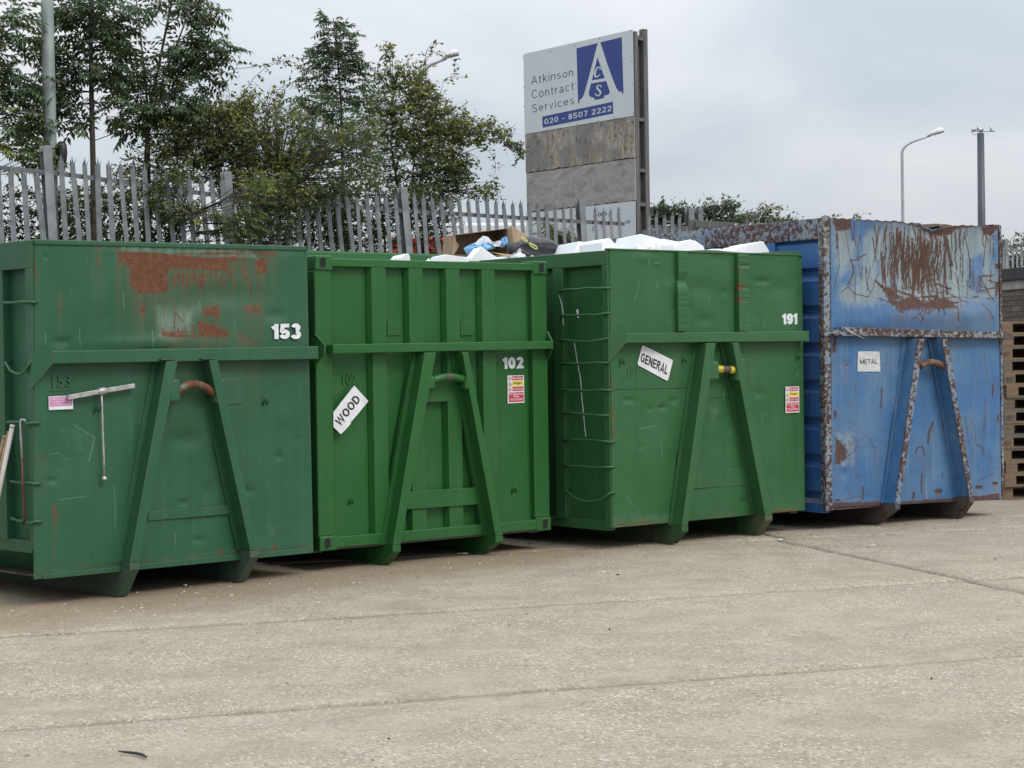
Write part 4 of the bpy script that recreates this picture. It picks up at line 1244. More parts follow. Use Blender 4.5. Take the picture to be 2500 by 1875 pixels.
# ------------------------------------------------------------------ container four: battered blue
def build_c4():
    fr = Frame(4)
    root = empty('waste_container', fr.o, fr.phi, 'battered blue waste container with a rust-gouged upper panel and a METAL sign', 'container', 'roll-off waste containers in a row')
    ZT, ZB, LEN = 3.0, .186, 5.1
    gg = lambda x, y: R('G', x, y)
    h = lambda x, y: R('H', x, y)

    def pf(px, py, at):
        # chalky pale weathering over most of the upper panel
        f = at['fade']
        for poly, s, v in (([(480, 130), (720, 180), (740, 330), (700, 520), (560, 700), (480, 560)], 24, .85), ([(760, 300), (930, 200), (1600, 200), (1990, 230), (1990, 860), (1700, 860), (1560, 930), (1050, 900), (900, 860), (620, 900), (560, 820), (720, 620)], 30, 1.0),
                           ([(560, 700), (850, 800), (960, 880), (620, 930), (520, 860)], 24, 1.0)):
            f[:] = np.maximum(f, v * m_poly(px, py, [gg(*p) for p in poly], s))
        for poly in ([(880, 500), (940, 480), (945, 650), (890, 680)], [(1710, 500), (1860, 420), (1850, 800), (1720, 780)], [(640, 160), (720, 170), (700, 330), (640, 330)], [(1040, 640), (1110, 600), (1090, 760), (1030, 760)], [(1900, 600), (1960, 480), (1960, 300)]):
            f[:] *= 1 - .65 * m_poly(px, py, [gg(*p) for p in poly], 8)
        r, d = at['rust'], at['dark']
        for poly, s in (([(490, 128), (660, 140), (655, 230), (610, 250), (525, 262), (490, 190)], 4), ([(700, 128), (1180, 150), (1230, 190), (1390, 205), (1590, 185), (1990, 195), (1985, 230), (1920, 300), (1850, 280), (1820, 220), (1600, 235), (1560, 270), (1500, 275), (1380, 235), (1230, 215), (1150, 190), (700, 165)], 3),
                        ([(1495, 260), (1525, 270), (1600, 560), (1555, 560)], 3), ([(975, 815), (1080, 850), (1230, 800), (1330, 860), (1560, 830), (1590, 920), (1480, 950), (1300, 940), (1100, 955), (1010, 900)], 7),
                        ([(905, 700), (1010, 740), (1130, 820), (1100, 870), (1000, 840), (940, 770)], 6), ([(1945, 530), (1985, 530), (1985, 570), (1960, 580)], 3), ([(1950, 700), (1990, 680), (1970, 860), (1950, 830)], 4),
                        ([(515, 260), (545, 260), (548, 400), (530, 470)], 4), ([(500, 1130), (530, 1200), (520, 1330), (480, 1330)], 4)):
            r[:] = np.maximum(r, m_poly(px, py, [gg(*p) for p in poly], s * 2.2))
        r[:] = np.maximum(r, .36 * m_poly(px, py, [gg(*p) for p in [(940, 420), (1010, 250), (1560, 260), (1600, 860), (1450, 900), (1050, 880)]], 30))
        lst_d, lst_r = [], []
        for i in range(190):     # the dense sheaf of gouges in the middle
            x = random.gauss(1260, 190)
            y = random.uniform(190, 560)
            L = random.uniform(80, 420) * (1 if abs(x - 1260) < 260 else .6)
            L = min(L, 900 - y)
            (lst_r if random.random() < .5 else lst_d).append(wiggle(x, y, L, pi / 2 + random.gauss(0, .04), .16, 9))
        for i in range(46):
            x = random.uniform(500, 1980)
            y = random.uniform(170, 700)
            lst_d.append(wiggle(x, y, random.uniform(50, 260), pi / 2 + random.gauss(0, .15), .2, 7))
        for i in range(60):
            x, y = random.gauss(1290, 170), random.gauss(820, 70)
            (lst_r if random.random() < .6 else lst_d).append(wiggle(x, y, random.uniform(40, 190), random.choice((0.1, .5, 2.6, 1.4)) + random.gauss(0, .2), .2, 5))
        for i in range(16):
            x, y = random.uniform(1650, 1960), random.uniform(600, 880)
            lst_d.append(wiggle(x, y, random.uniform(30, 130), random.uniform(-.3, .5), .1, 4))
        lst_d += [[(725, 160), (762, 300), (740, 400), (715, 460), (765, 560), (790, 650), (800, 740), (840, 820), (900, 870)], [(820, 190), (830, 330), (800, 450), (825, 560), (790, 620)], [(870, 210), (900, 320), (880, 480)],
                  [(620, 720), (665, 640), (680, 560), (650, 500), (700, 500), (790, 450)], [(560, 790), (620, 740), (680, 800), (800, 830)], [(840, 780), (930, 810), (1000, 840)], [(1580, 700), (1680, 790), (1800, 830), (1920, 860)],
                  [(650, 958), (780, 972), (930, 955)], [(530, 270), (545, 430), (550, 560), (520, 640), (500, 760)], [(610, 260), (650, 480), (690, 640), (680, 880)], [(1820, 890), (1880, 950), (1920, 1030)], [(1880, 300), (1850, 560)], [(1640, 640), (1640, 920)]]
        strokes(at, 'dark', px, py, 'G', lst_d, 1.25)
        strokes(at, 'rust', px, py, 'G', lst_r, 2.1)
        strokes(at, 'dark', px, py, 'G', [[(950, 430), (955, 700)], [(985, 450), (975, 700)], [(1290, 240), (1310, 560)], [(1210, 200), (1250, 330)], [(1380, 500), (1390, 640)], [(875, 680), (940, 740)]], 2.6)
        # lower panel
        lo_d = [[(975, 40), (972, 130)], [(985, 160), (1025, 130)], [(910, 240), (895, 330), (875, 420), (882, 600)], [(545, 525), (620, 510), (690, 520), (720, 490), (780, 500), (830, 560), (810, 640)], [(715, 590), (700, 700), (715, 860), (705, 1060), (725, 1100)],
                [(500, 740), (590, 760), (620, 790), (690, 800), (720, 860), (750, 880)], [(600, 990), (690, 930), (710, 880)], [(640, 830), (640, 880), (680, 850)], [(520, 1210), (700, 1230), (850, 1250)], [(1320, 660), (1290, 800), (1285, 880)],
                [(1270, 960), (1255, 1060), (1290, 1140), (1340, 1090), (1380, 930)], [(1240, 1030), (1320, 1040)], [(1630, 290), (1760, 298), (1900, 290), (1980, 285)], [(1735, 70), (1770, 200), (1790, 380), (1765, 580)], [(1850, 40), (1870, 170), (1895, 330)],
                [(1690, 290), (1740, 520), (1770, 650), (1840, 660)], [(1640, 610), (1720, 640), (1770, 700), (1780, 870)], [(1860, 450), (1860, 640), (1850, 720), (1868, 800)], [(1800, 1200), (1880, 1150), (1955, 1120)], [(1965, 260), (1968, 440)], [(1780, 750), (1840, 750), (1835, 820)],
                [(530, 110), (560, 170), (600, 230)], [(570, 100), (610, 110), (660, 120)], [(600, 130), (640, 150)], [(1900, 920), (1920, 1000), (1890, 1080), (1925, 1080)], [(650, 480), (700, 510)], [(560, 610), (640, 660), (760, 720)], [(540, 640), (610, 690)],
                [(740, 1130), (720, 1180), (745, 1200)], [(620, 1250), (650, 1290), (640, 1330)], [(560, 1380), (700, 1340), (820, 1310)], [(1390, 1180), (1400, 1300)], [(1280, 480), (1420, 482)], [(1950, 680), (1990, 680)], [(830, 800), (860, 890), (900, 890)]]
        for i in range(110):
            lo_d.append(wiggle(random.uniform(500, 1990), random.uniform(60, 1330), random.uniform(5, 38), random.uniform(0, pi), .25, 4))
        strokes(at, 'dark', px, py, 'H', lo_d, 1.0, .42, .72)
        strokes(at, 'dark', px, py, 'H', [[(1390, 670), (1350, 760), (1340, 850)], [(1225, 945), (1245, 890), (1290, 890), (1310, 960)], [(1680, 610), (1700, 760), (1715, 870)], [(1790, 870), (1840, 890), (1845, 960)], [(1930, 330), (1925, 430)], [(1930, 310), (1975, 280)],
                                          [(770, 1250), (765, 1360)], [(1290, 1140), (1290, 1300)], [(1220, 1300), (1215, 1350)], [(1300, 1290), (1310, 1360)], [(930, 360), (930, 540)], [(590, 160), (620, 150)], [(1475, 1110), (1470, 1170)], [(1980, 600), (1975, 650)]], 2.6)
        for cx, cy in ((1810, 1250), (1955, 1215), (1435, 1285), (535, 1370), (735, 1150)):
            strokes(at, 'rust', px, py, 'H', [[(cx - 14, cy), (cx + 14, cy)]], 6)
        for poly, s in (([(495, 560), (530, 560), (525, 640), (500, 640)], 4), ([(490, 1385), (900, 1375), (1060, 1360), (1060, 1440), (480, 1440)], 5), ([(1100, 1375), (1720, 1330), (2000, 1300), (2000, 1380), (1100, 1410)], 5), ([(500, 780), (620, 860), (640, 1000), (560, 1060), (500, 1060)], 12)):
            r[:] = np.maximum(r, .8 * m_poly(px, py, [h(*p) for p in poly], s))
        for poly, v in (([(500, 700), (700, 760), (720, 1060), (560, 1100), (500, 1060)], .6), ([(720, 900), (860, 860), (870, 1000), (740, 1030)], .4), ([(700, 190), (900, 215), (820, 280), (720, 270)], .4), ([(920, 360), (950, 360), (945, 560), (920, 560)], .45)):
            f[:] = np.maximum(f, v * m_poly(px, py, [h(*p) for p in poly], 12))

    dents = [(*gg(1300, 620), 120, 80, .05), (*gg(1300, 1000), 200, 30, -.035), (*gg(760, 700), 60, 60, -.02), (*gg(1400, 200), 40, 22, .05), (*gg(1200, 380), 18, 50, -.012), (*h(600, 130), 10, 10, .012), (*h(590, 1130), 10, 10, .012),
             (*h(800, 600), 60, 80, .012), (*h(1300, 900), 40, 60, -.01), (*gg(1750, 950), 60, 30, -.02), (*gg(980, 500), 20, 60, .012), (*gg(1500, 500), 20, 60, -.01)]
    ep = lambda px: .025 - .055 * np.exp(-((px - gg(1420, 0)[0]) / 36) ** 2) + .010 * np.sin(px * .11) * np.exp(-((px - gg(1250, 0)[0]) / 70) ** 2) + .004 * np.sin(px * .3)
    plate(fr, 'front_panel', M_C4, root, [(2028, 538), (2436, 560), (2445, 1220), (2031, 1239)], 0.0, pf, dents, 320, 440, topf=ep)
    zt = fr.loc(2020, 528).z
    body_shell(fr, root, M_C4S, ZT, ZB, LEN, [fr.side(1890, 600, -fr.W / 2).y, 2.2, 3.5], .20, .085, .095, ribs_h=True, rail_mat=M_C4R, post_mat=M_C4R)
    # proud corner post on the left, thin flange on the right
    p0, p1 = fr.loc(2012, 800, -.012).x, fr.loc(2027, 800, -.012).x
    MB().box(p0, p1, -.014, .007, ZB - .0, ZT + .012).build('front_post', M_C4R, root, .004)
    MB().box(fr.W / 2 - .03, fr.W / 2 + .004, -.006, .007, ZB, ZT - .01).build('front_flange', M_C4R, root, .003)
    crossbar(fr, root, (gg(600, 1100), gg(2025, 1146)), (gg(520, 1180), gg(2025, 1202)), .10, M_C4R, gusset=False)
    # torn left end of the crossbar: curled bright sliver
    a = [fr.loc(*gg(*p), -.115) for p in ((600, 1105), (640, 1125), (700, 1160), (792, 1212), (700, 1172), (625, 1140))]
    MB().prism(a, [p + Vector((0, .004, 0)) for p in a]).build('torn_strip', M_STEEL, root)
    a = [fr.loc(*gg(*p), -.10) for p in ((515, 1160), (570, 1120), (600, 1100), (615, 1130), (570, 1165), (520, 1182))]
    MB().prism(a, [p + Vector((0, .09, 0)) for p in a]).build('torn_end', M_C4R, root)
    a = [fr.loc(*gg(*p), -.10) for p in ((2026, 1148), (2080, 1155), (2125, 1190), (2110, 1210), (2026, 1203))]
    MB().prism(a, [p + Vector((-.02, .09, 0)) for p in a]).build('bent_end', M_SKID4, root)
    leg_and_skid(fr, root, (gg(1260, 1207), gg(1316, 1207)), (h(1055, 1402), h(1096, 1400)), h(965, 1580), .17, M_C4, M_SKID4, LEN, ZB, base_mat=M_C4, flange_mat=M_C4R)
    leg_and_skid(fr, root, (gg(1475, 1207), gg(1526, 1207)), (h(1723, 1342), h(1762, 1340)), h(1635, 1550), .17, M_C4, M_SKID4, LEN, ZB, base_mat=M_C4, flange_mat=M_C4R)
    hook_bar(fr, root, (gg(1275, 1455), gg(1390, 1415), gg(1510, 1470)), -.11, .032, M_HOOKR)
    # doubling plate beside the left leg
    a = [fr.loc(*p, -.01) for p in (gg(1118, 1210), gg(1190, 1205), h(1105, 400), h(1062, 402))]
    MB().prism(a, [p + Vector((0, .009, 0)) for p in a]).build('doubling_plate', M_C4, root)
    q = [gg(722, 1318), gg(906, 1320), gg(912, 1326), gg(920, 1496), gg(914, 1502), gg(720, 1500), gg(714, 1494), gg(717, 1323)]
    pl = decal(fr, 'material_sign', M_SIGNG, root, q, -.014, .003)
    pl['label'] = 'grey square sign reading METAL'
    heavy_letters(fr, 'METAL', M_BLACK, pl, [gg(738, 1388), gg(892, 1383), gg(893, 1432), gg(738, 1437)], -.0155, .13, .12)
    # timber block under the far corner
    return fr, root


M_HOOKR = paint('hook_pipe_rusty', (0.16, 0.09, 0.06), (0.22, 0.13, 0.09), 0.3, 0.3, fade_amt=0.5, gloss=0.6, rusts=RUST_BROWN)
g = G('sign_scuffed_grey')
o = g.co()
M_SIGNG = g.out(g.mix(g.rng(g.noise(o, 14, 6, .7), .45, .7), (0.52, 0.53, 0.54), (0.68, 0.69, 0.70)), 0.5)

fr1, c1 = build_c1()
fr2, c2 = build_c2()
fr3, c3 = build_c3()
fr4, c4 = build_c4()

# ------------------------------------------------------------------ raised bank, retaining wall and palisade fence
FA, FD = Vector((-8.4, 17.9, 0)), Vector((0.778, 0.628, 0)).normalized()
FN = Vector((-FD.y, FD.x, 0))
FB = FA + FD * 14.25                       # where the fence line bends
FD2 = Vector((0.724, 0.690, 0)).normalized()
BANK = 1.35


def fence_pt(px, py=500):
    return on_plane(px, py, FA, FN)


def fence_y(px):
    return fence_pt(px).y if px < 1700 else on_plane(px, 500, FB, Vector((-FD2.y, FD2.x, 0))).y


p0, p1, p2 = FA - FD * 40, FB, FB + FD2 * 60
off_ = lambda p, n, k: p + n * k
n2 = Vector((-FD2.y, FD2.x, 0))
poly = [off_(p0, FN, -.35), off_(p1, FN, -.35), off_(p2, n2, -.35), off_(p2, n2, 700), off_(p0, FN, 700)]
bank = MB().add([(p.x, p.y, BANK) for p in poly], [(0, 1, 2, 3, 4)]).build('bank', M_GRASSY)
tag(bank, kind='structure')
M_WALLC = plain('concrete_wall', (0.24, 0.225, 0.20), 0.9, 0.25, 2.5, 0, 0.3)
m = MB()
for a, b, nn in ((p0, p1, FN), (p1, p2, n2)):
    a, b = off_(a, nn, -.352), off_(b, nn, -.352)
    m.hexa([(a.x, a.y, -.05), (b.x, b.y, -.05), (b.x + nn.x * -.2, b.y + nn.y * -.2, -.05), (a.x + nn.x * -.2, a.y + nn.y * -.2, -.05),
            (a.x, a.y, BANK + .03), (b.x, b.y, BANK + .03), (b.x + nn.x * -.2, b.y + nn.y * -.2, BANK + .03), (a.x + nn.x * -.2, a.y + nn.y * -.2, BANK + .03)])
tag(m.build('retaining_wall', M_WALLC), 'low concrete retaining wall along the bank behind the waste containers', 'wall')

# pale: corrugated section with a splayed three-point top; origin at rail height
PW, TOPH, BOTH = .032, .24, 2.05
cols = [(-PW, .014), (-PW * .45, 0), (0, .009), (PW * .45, 0), (PW, .014)]
v, f = [], []
for t in (0, .0035):
    b = len(v)
    for z in (-BOTH, TOPH - .09):
        v += [(x, y + t, z) for x, y in cols]
    v += [(-PW * .95, -.022 + t, TOPH - .035), (0, .006 + t, TOPH), (PW * .95, -.022 + t, TOPH - .035)]
    f += [(b + i, b + i + 1, b + 6 + i, b + 5 + i) for i in range(4)]
    f += [(b + 5, b + 6, b + 10), (b + 6, b + 7, b + 8, b + 11), (b + 8, b + 9, b + 12)]
f += [(0, 5, 18, 13), (4, 17, 22, 9), (5, 10, 23, 18), (9, 22, 25, 12), (6, 19, 24, 11), (8, 11, 24, 21)]
pale_me = MB().add(v, f).mesh('pale')
pale_me.materials.append(M_GALV)
post_me = MB().box(-.052, .052, .012, .022, -2.3, .30).box(-.004, .004, .0221, .095, -2.3, .30).box(-.052, .052, .0951, .105, -2.3, .30).mesh('post')
post_me.materials.append(M_GALV)


def fence_run(name, label, base, dirv, t0, t1, zf, posts, pitch, leanf, skip=(), cut=-99.0):
    root = empty(name, (base + dirv * t0).xy.to_3d() + Vector((0, 0, BANK)), math.atan2(dirv.y, dirv.x), label, 'fence')
    o0 = root.location.copy()
    n = int((t1 - t0) / pitch)
    for i in range(n):
        t = t0 + (i + random.uniform(-.06, .06)) * pitch
        if any(abs(t - p) < .085 for p in posts) or any(a < t < b for a, b in skip):
            continue
        o = link('pale', pale_me, None, root)
        o.location = (t - t0, -.02, zf(t) - BANK + random.gauss(0, .014) - (.20 if t < cut else 0))
        o.rotation_euler = (random.gauss(0, .012), -leanf(t) + random.gauss(0, .020) + (random.choice((-.07, .06)) if random.random() < .08 else 0), random.gauss(0, .12))
    edges = [t0] + [p for p in posts if t0 < p < t1] + [t1]
    for a, b in zip(edges[:-1], edges[1:]):
        for dz in (0.0, -1.6):
            m = MB()
            A_, B_ = Vector((a - t0 + .055, .016, zf(a) - BANK + dz)), Vector((b - t0 - .055, .016, zf(b) - BANK + dz))
            m.bar(A_ + Vector((0, .004, 0)), B_ + Vector((0, .004, 0)), .007, .052)
            m.bar(A_ + Vector((0, .034, .022)), B_ + Vector((0, .034, .022)), .052, .007)
            m.build('rail', M_RAILS, root)
            for k in range(1, int((b - a) / pitch)):
                pass
    for p in posts:
        o = link('post', post_me, None, root)
        o.location = (p - t0, -.004, zf(p) - BANK)
        o.rotation_euler = (0, -leanf(p), 0)
    return root


rail_px = [(-300, 380), (0, 404), (145, 424), (360, 452), (570, 481), (720, 494), (1000, 515), (1298, 532), (1420, 541), (1532, 547)]
rt, rz = [], []
for px, py in rail_px:
    p = fence_pt(px, py)
    rt.append((p - FA).dot(FD))
    rz.append(p.z)
zf1 = lambda t: float(np.interp(t, rt, rz))
tpx = lambda px: (fence_pt(px) - FA).dot(FD)
posts1 = [tpx(-330), tpx(122), tpx(562), tpx(992), tpx(1425)]
lean1 = lambda t: float(np.interp(t, [tpx(0), tpx(150), tpx(600), tpx(1000), tpx(1400)], [.035, .05, .075, .095, .07]))
fence_run('palisade_fence', 'leaning grey palisade fence overgrown by trees behind the green containers', FA, FD, tpx(-330), tpx(1534), zf1, posts1, .147, lean1, cut=tpx(112))
z_b = (on_plane(1588, 553, FA, FN)).z
zf2a = lambda t: z_b - .004 * (t - tpx(1588))
fence_run('palisade_fence', 'short grey palisade fence beside the timber sign post, ivy behind it', FA, FD, tpx(1583), 14.2, zf2a, [tpx(1690)], .151, lambda t: .02)
tb = lambda px, py=500: (on_plane(px, py, FB, n2) - FB).dot(FD2)
za, zb2 = on_plane(1760, 560, FB, n2).z, on_plane(2470, 627, FB, n2).z
zf2 = lambda t: float(np.interp(t, [0, tb(1760), tb(2470), 30], [za, za, zb2, zb2]))
fence_run('palisade_fence', 'distant grey palisade fence rising behind the brick shed and blue container', FB, FD2, .1, 14.0, zf2, [.15, 2.9, 5.65, 8.4, 11.2, 13.9], .151, lambda t: .012)

# ------------------------------------------------------------------ timber-framed company sign
g = G('weathered_timber')
o = g.co('Object', (18, 18, 1.2))
nn_ = g.noise(o, 1.5, 6, .65)
g.bump(nn_, .4, .004)
M_TIMB = g.out(g.ramp(nn_, [(0.25, (0.066, 0.061, 0.058)), (0.5, (0.125, 0.117, 0.112)), (0.75, (0.20, 0.188, 0.178))]), .85)
g = G('rotten_plywood')
o = g.co()
n_a = g.noise(o, 1.8, 5, .6)
n_b = g.noise(g.co('Object', (9, 9, 5)), 1.0, 8, .75, .9)
n_c = g.noise(o, 6, 8, .75, 1.2)
cc = g.ramp(n_b, [(0.3, (0.10, 0.088, 0.075)), (0.44, (0.30, 0.265, 0.225)), (0.56, (0.43, 0.385, 0.33)), (0.75, (0.56, 0.50, 0.43))])
cc = g.mix(g.rng(n_a, .45, .60), cc, g.mix(n_c, (0.13, 0.125, 0.125), (0.34, 0.33, 0.325)))
cc = g.mix(g.math('MULTIPLY', g.rng(n_c, .50, .62), .85), cc, (0.30, 0.195, 0.125))
cc = g.mix(g.math('MULTIPLY', g.math('MULTIPLY', g.rng(g.noise(g.co('Object', (5, 5, 1.2)), 1.0, 3), .60, .68), g.rng(n_b, .4, .6)), .6), cc, (0.36, 0.24, 0.045))
cc = g.mix(g.rng(g.noise(g.co('Object', (8, 8, 4)), 1.0, 7, .8, 1.5), .56, .66), cc, (0.06, 0.052, 0.046))
cr_ = g.n('ShaderNodeTexVoronoi', {'Vector': g.n('ShaderNodeVectorMath', {0: g.co('Object', (13, 13, 1.5)), 1: g.n('ShaderNodeTexNoise', {'Vector': o, 'Scale': 6.0, 'Detail': 5.0}).outputs[1]}, operation='ADD').outputs[0], 'Scale': 1.0}, feature='DISTANCE_TO_EDGE').outputs[0]
cc = g.mix(g.math('MULTIPLY', g.math('MULTIPLY', g.rng(cr_, .05, .01), g.rng(n_c, .42, .58)), .75), cc, (0.045, 0.038, 0.032))
g.bump(g.math('ADD', n_b, n_c), .8, .012)
M_PLY = g.out(cc, .9)
g = G('grey_plywood')
o = g.co()
n_b = g.noise(g.co('Object', (4, 4, 8)), 1.0, 8, .75, .8)
n_c = g.noise(o, 5, 8, .75, 1.0)
cc = g.ramp(n_b, [(0.3, (0.19, 0.18, 0.17)), (0.5, (0.35, 0.33, 0.31)), (0.75, (0.47, 0.445, 0.42))])
cc = g.mix(g.math('MULTIPLY', g.rng(n_c, .60, .68), .75), cc, (0.27, 0.20, 0.15))
cc = g.mix(g.rng(g.noise(o, 11, 6, .8, 1.2), .66, .70), cc, (0.04, 0.036, 0.033))
g.bump(g.math('ADD', n_b, n_c), .5, .008)
M_PLY2 = g.out(cc, .9)
M_SIGNW = plain('sign_panel_white', (0.62, 0.64, 0.66), .35, .04, 3)
M_SIGNB = plain('sign_blue', (0.013, 0.042, 0.225), .35, .08, 6)
M_SIGNT = plain('sign_text_navy', (0.035, 0.055, 0.13), .4, .05, 6)

AL = .655
Rp = at_y(1545, 72, 26.7)
sdir = Vector((sin(AL), -cos(AL), 0))             # from the far left edge towards the near right edge
SWID = 2.56
so_ = Vector((Rp.x, Rp.y, 0)) - sdir * SWID
snrm = Vector((-cos(AL), -sin(AL), 0))            # the face looks to the left, towards the camera


class SFrame:
    o, e, d = so_, sdir, -snrm

    def loc(s, px, py, off=0.0):
        p = on_plane(px, py, s.o + s.d * off, s.d) - s.o
        return Vector((p.dot(s.e), off, p.z))


sf = SFrame()
sroot = empty('company_sign', (so_.x, so_.y, BANK), math.atan2(sdir.y, sdir.x), 'tall timber-framed sign with a white Atkinson Contract Services panel above rotting plywood boards', 'sign')
SZ = -BANK


def sbuild(mb, name, mat, parent=None, bevel=0):
    o = mb.build(name, mat, parent or sroot, bevel)
    o.location.z = SZ if parent is None else 0
    return o


z_t = Rp.z
zq = lambda py: sf.loc(1545, py).z
z1, z2, z3 = zq(283), zq(386), zq(491)
# posts: double frame, front and rear, with noggins showing at the edge
for x in (.045, SWID * .5, SWID - .045):
    for y0_, y1_ in ((.022, .09), (.20, .28)):
        sbuild(MB().box(x - .05, x + .05, y0_, y1_, BANK - .1, z_t - (.02 if y0_ < .1 else -.03)), 'frame_post', M_TIMB, None, .005)
for z in (z_t - .09, z1 - .02, z2 - .15, z3 - .02, z3 - .9):
    for x in (.045, SWID - .045):
        sbuild(MB().box(x - .045, x + .045, .091, .199, z - .05, z), 'frame_noggin', M_TIMB)
sbuild(MB().box(.1, SWID - .1, .21, .27, z_t - .15, z_t - .05), 'frame_rail', M_TIMB)
sbuild(MB().box(SWID - .10, SWID - .085, .092, .198, BANK, z_t - .10), 'edge_board', M_TIMB)
for z in (z1, z2, z3):
    sbuild(MB().box(.1, SWID - .1, .0225, .06, z - .06, z + .06), 'frame_rail', M_TIMB)
sbuild(MB().box(.0, SWID, -.004, .002, z1, z_t), 'name_panel', M_SIGNW)
npan = [o for o in sroot.children if o.name.startswith('name_panel')][0]


def ragged(x0, x1, z0, z1, y0, y1):
    n = 40
    lo = [(x0 + (x1 - x0) * i / n, z0 + abs(random.gauss(0, .012))) for i in range(n + 1)]
    hi = [(x0 + (x1 - x0) * i / n, z1 - abs(random.gauss(0, .004))) for i in range(n, -1, -1)]
    lp = lo + hi
    return MB().prism([(x, y0, z) for x, z in lp], [(x, y1, z) for x, z in lp])


sbuild(ragged(.01, SWID - .005, z2 + .002, z1 - .004, .0, .02), 'rotten_board', M_PLY)
sbuild(ragged(.02, SWID, z3 + .004, z2 - .002, .003, .021), 'grey_board', M_PLY2)
sbuild(MB().box(.0, SWID, -.002, .004, BANK + .95, z3), 'lower_panel', M_SIGNW)
lpan = [o for o in sroot.children if o.name.startswith('lower_panel')][0]


def spoly(name, mat, pts, off, parent):
    a = [sf.loc(*R('S', *p), off) for p in pts]
    return MB().prism(a, [p + Vector((0, .0012, 0)) for p in a]).build(name, mat, parent)


def stext(body, mat, quad, off, parent, bold=0.0):
    uv, Fc = text_np(body, bold)
    V = quad_map([sf.loc(*R('S', *p), off) for p in quad], uv)
    me = bpy.data.meshes.new('lettering')
    me.from_pydata([tuple(v) for v in V], [], Fc)
    return link('lettering', me, mat, parent)


def sheavy(body, mat, quad, off, parent, t, gap):
    uv, lay, Q = heavy(body, t, gap)
    V = quad_map([sf.loc(*R('S', *p), off) for p in quad], uv)
    V[:, 1] -= lay * .0004
    me = bpy.data.meshes.new('lettering')
    me.from_pydata([tuple(v) for v in V], [], Q)
    return link('lettering', me, mat, parent)


spoly('logo_left', M_SIGNB, [(505, 205), (661, 166), (640, 245), (600, 400), (572, 500), (558, 548), (545, 572), (526, 586), (525, 609), (517, 611)], -.0058, npan)
spoly('logo_right', M_SIGNB, [(681, 161), (838, 122), (851, 540), (843, 541), (842, 525), (818, 524), (800, 500), (775, 440), (725, 300)], -.0058, npan)
spoly('logo_peak', M_SIGNB, [(660, 272), (713, 425), (618, 441)], -.0058, npan)
spoly('logo_base', M_SIGNB, [(612, 464), (724, 446), (748, 520), (748, 537), (735, 547), (708, 553), (708, 571), (638, 586), (638, 571), (606, 562), (596, 545), (598, 520)], -.0058, npan)
for pts, w in (([(681, 362), (678, 348), (668, 342), (655, 352), (645, 374), (640, 396), (644, 412), (654, 416), (666, 410), (678, 396)], [10, 9, 7, 9, 13, 14, 12, 9, 7, 4]),
               ([(689, 492), (684, 480), (672, 476), (658, 484), (656, 498), (668, 510), (680, 522), (682, 538), (672, 552), (658, 556), (648, 548), (646, 538)], [8, 7, 6, 9, 12, 14, 14, 12, 9, 7, 7, 9])):
    L_, R_ = ribbon(pts, w)
    a = [sf.loc(*R('S', *p), -.0074) for p in L_]
    b = [sf.loc(*R('S', *p), -.0074) for p in R_]
    MB().add(a + b, [(i, i + 1, len(a) + i + 1, len(a) + i) for i in range(len(a) - 1)]).build('logo_letter', M_SIGNW, npan)
spoly('phone_strip', M_SIGNB, [(252, 708), (773, 598), (775, 685), (256, 790)], -.0058, npan)
sheavy('020 - 8507 2222', M_SIGNW, [(268, 727), (762, 625), (763, 667), (270, 767)], -.0075, npan, .15, .16)
sheavy('Atkinson', M_SIGNT, [(172, 410), (481, 346), (481, 408), (172, 474)], -.0058, npan, .09, .20)
sheavy('Contract', M_SIGNT, [(175, 514), (485, 450), (485, 512), (176, 578)], -.0058, npan, .09, .22)
sheavy('Services', M_SIGNT, [(178, 620), (488, 556), (488, 618), (180, 684)], -.0058, npan, .09, .22)
for x, y in ((112, 272), (308, 228), (495, 186), (674, 132), (905, 75), (912, 300), (916, 470), (921, 682), (782, 712), (665, 740), (512, 764), (390, 794), (212, 830), (128, 850), (118, 490), (120, 635), (500, 463)):
    p = sf.loc(*R('S', x, y), -.006)
    MB().tube([p + Vector((0, .002, 0)), p + Vector((0, -.003, 0))], .008, 6).build('screw', M_TIMB, npan)
# what can be read of the lower panel between the pales
for body, q in (('e', [(495, 1432), (512, 1430), (512, 1448), (495, 1450)]), ('oles.', [(628, 1415), (745, 1392), (745, 1430), (628, 1455)]), ('N', [(806, 1375), (826, 1372), (826, 1402), (806, 1405)]), ('te', [(866, 1470), (902, 1466), (902, 1494), (866, 1498)]),
                ('hn', [(505, 1520), (535, 1515), (535, 1548), (505, 1553)]), ('ci', [(620, 1510), (642, 1505), (642, 1545), (620, 1550)]), ('l', [(690, 1500), (694, 1500), (694, 1530), (690, 1530)]), ('way', [(180, 1562), (268, 1552), (268, 1585), (180, 1595)]),
                ('a', [(640, 1565), (662, 1560), (662, 1592), (640, 1597)])):
    stext(body, M_SIGNT, q, -.0038, lpan)
arc = [(225 + 62 * cos(t), 1545 - 52 * sin(t)) for t in np.linspace(.15, pi - .15, 14)]
L_, R_ = ribbon(arc, 6)
a = [sf.loc(*R('S', *p), -.0038) for p in L_]
b = [sf.loc(*R('S', *p), -.0038) for p in R_]
MB().add(a + b, [(i, i + 1, 14 + i + 1, 14 + i) for i in range(13)]).build('arc_mark', M_RAILS, lpan)
for o in list(npan.children) + list(lpan.children):
    o.location.z = 0

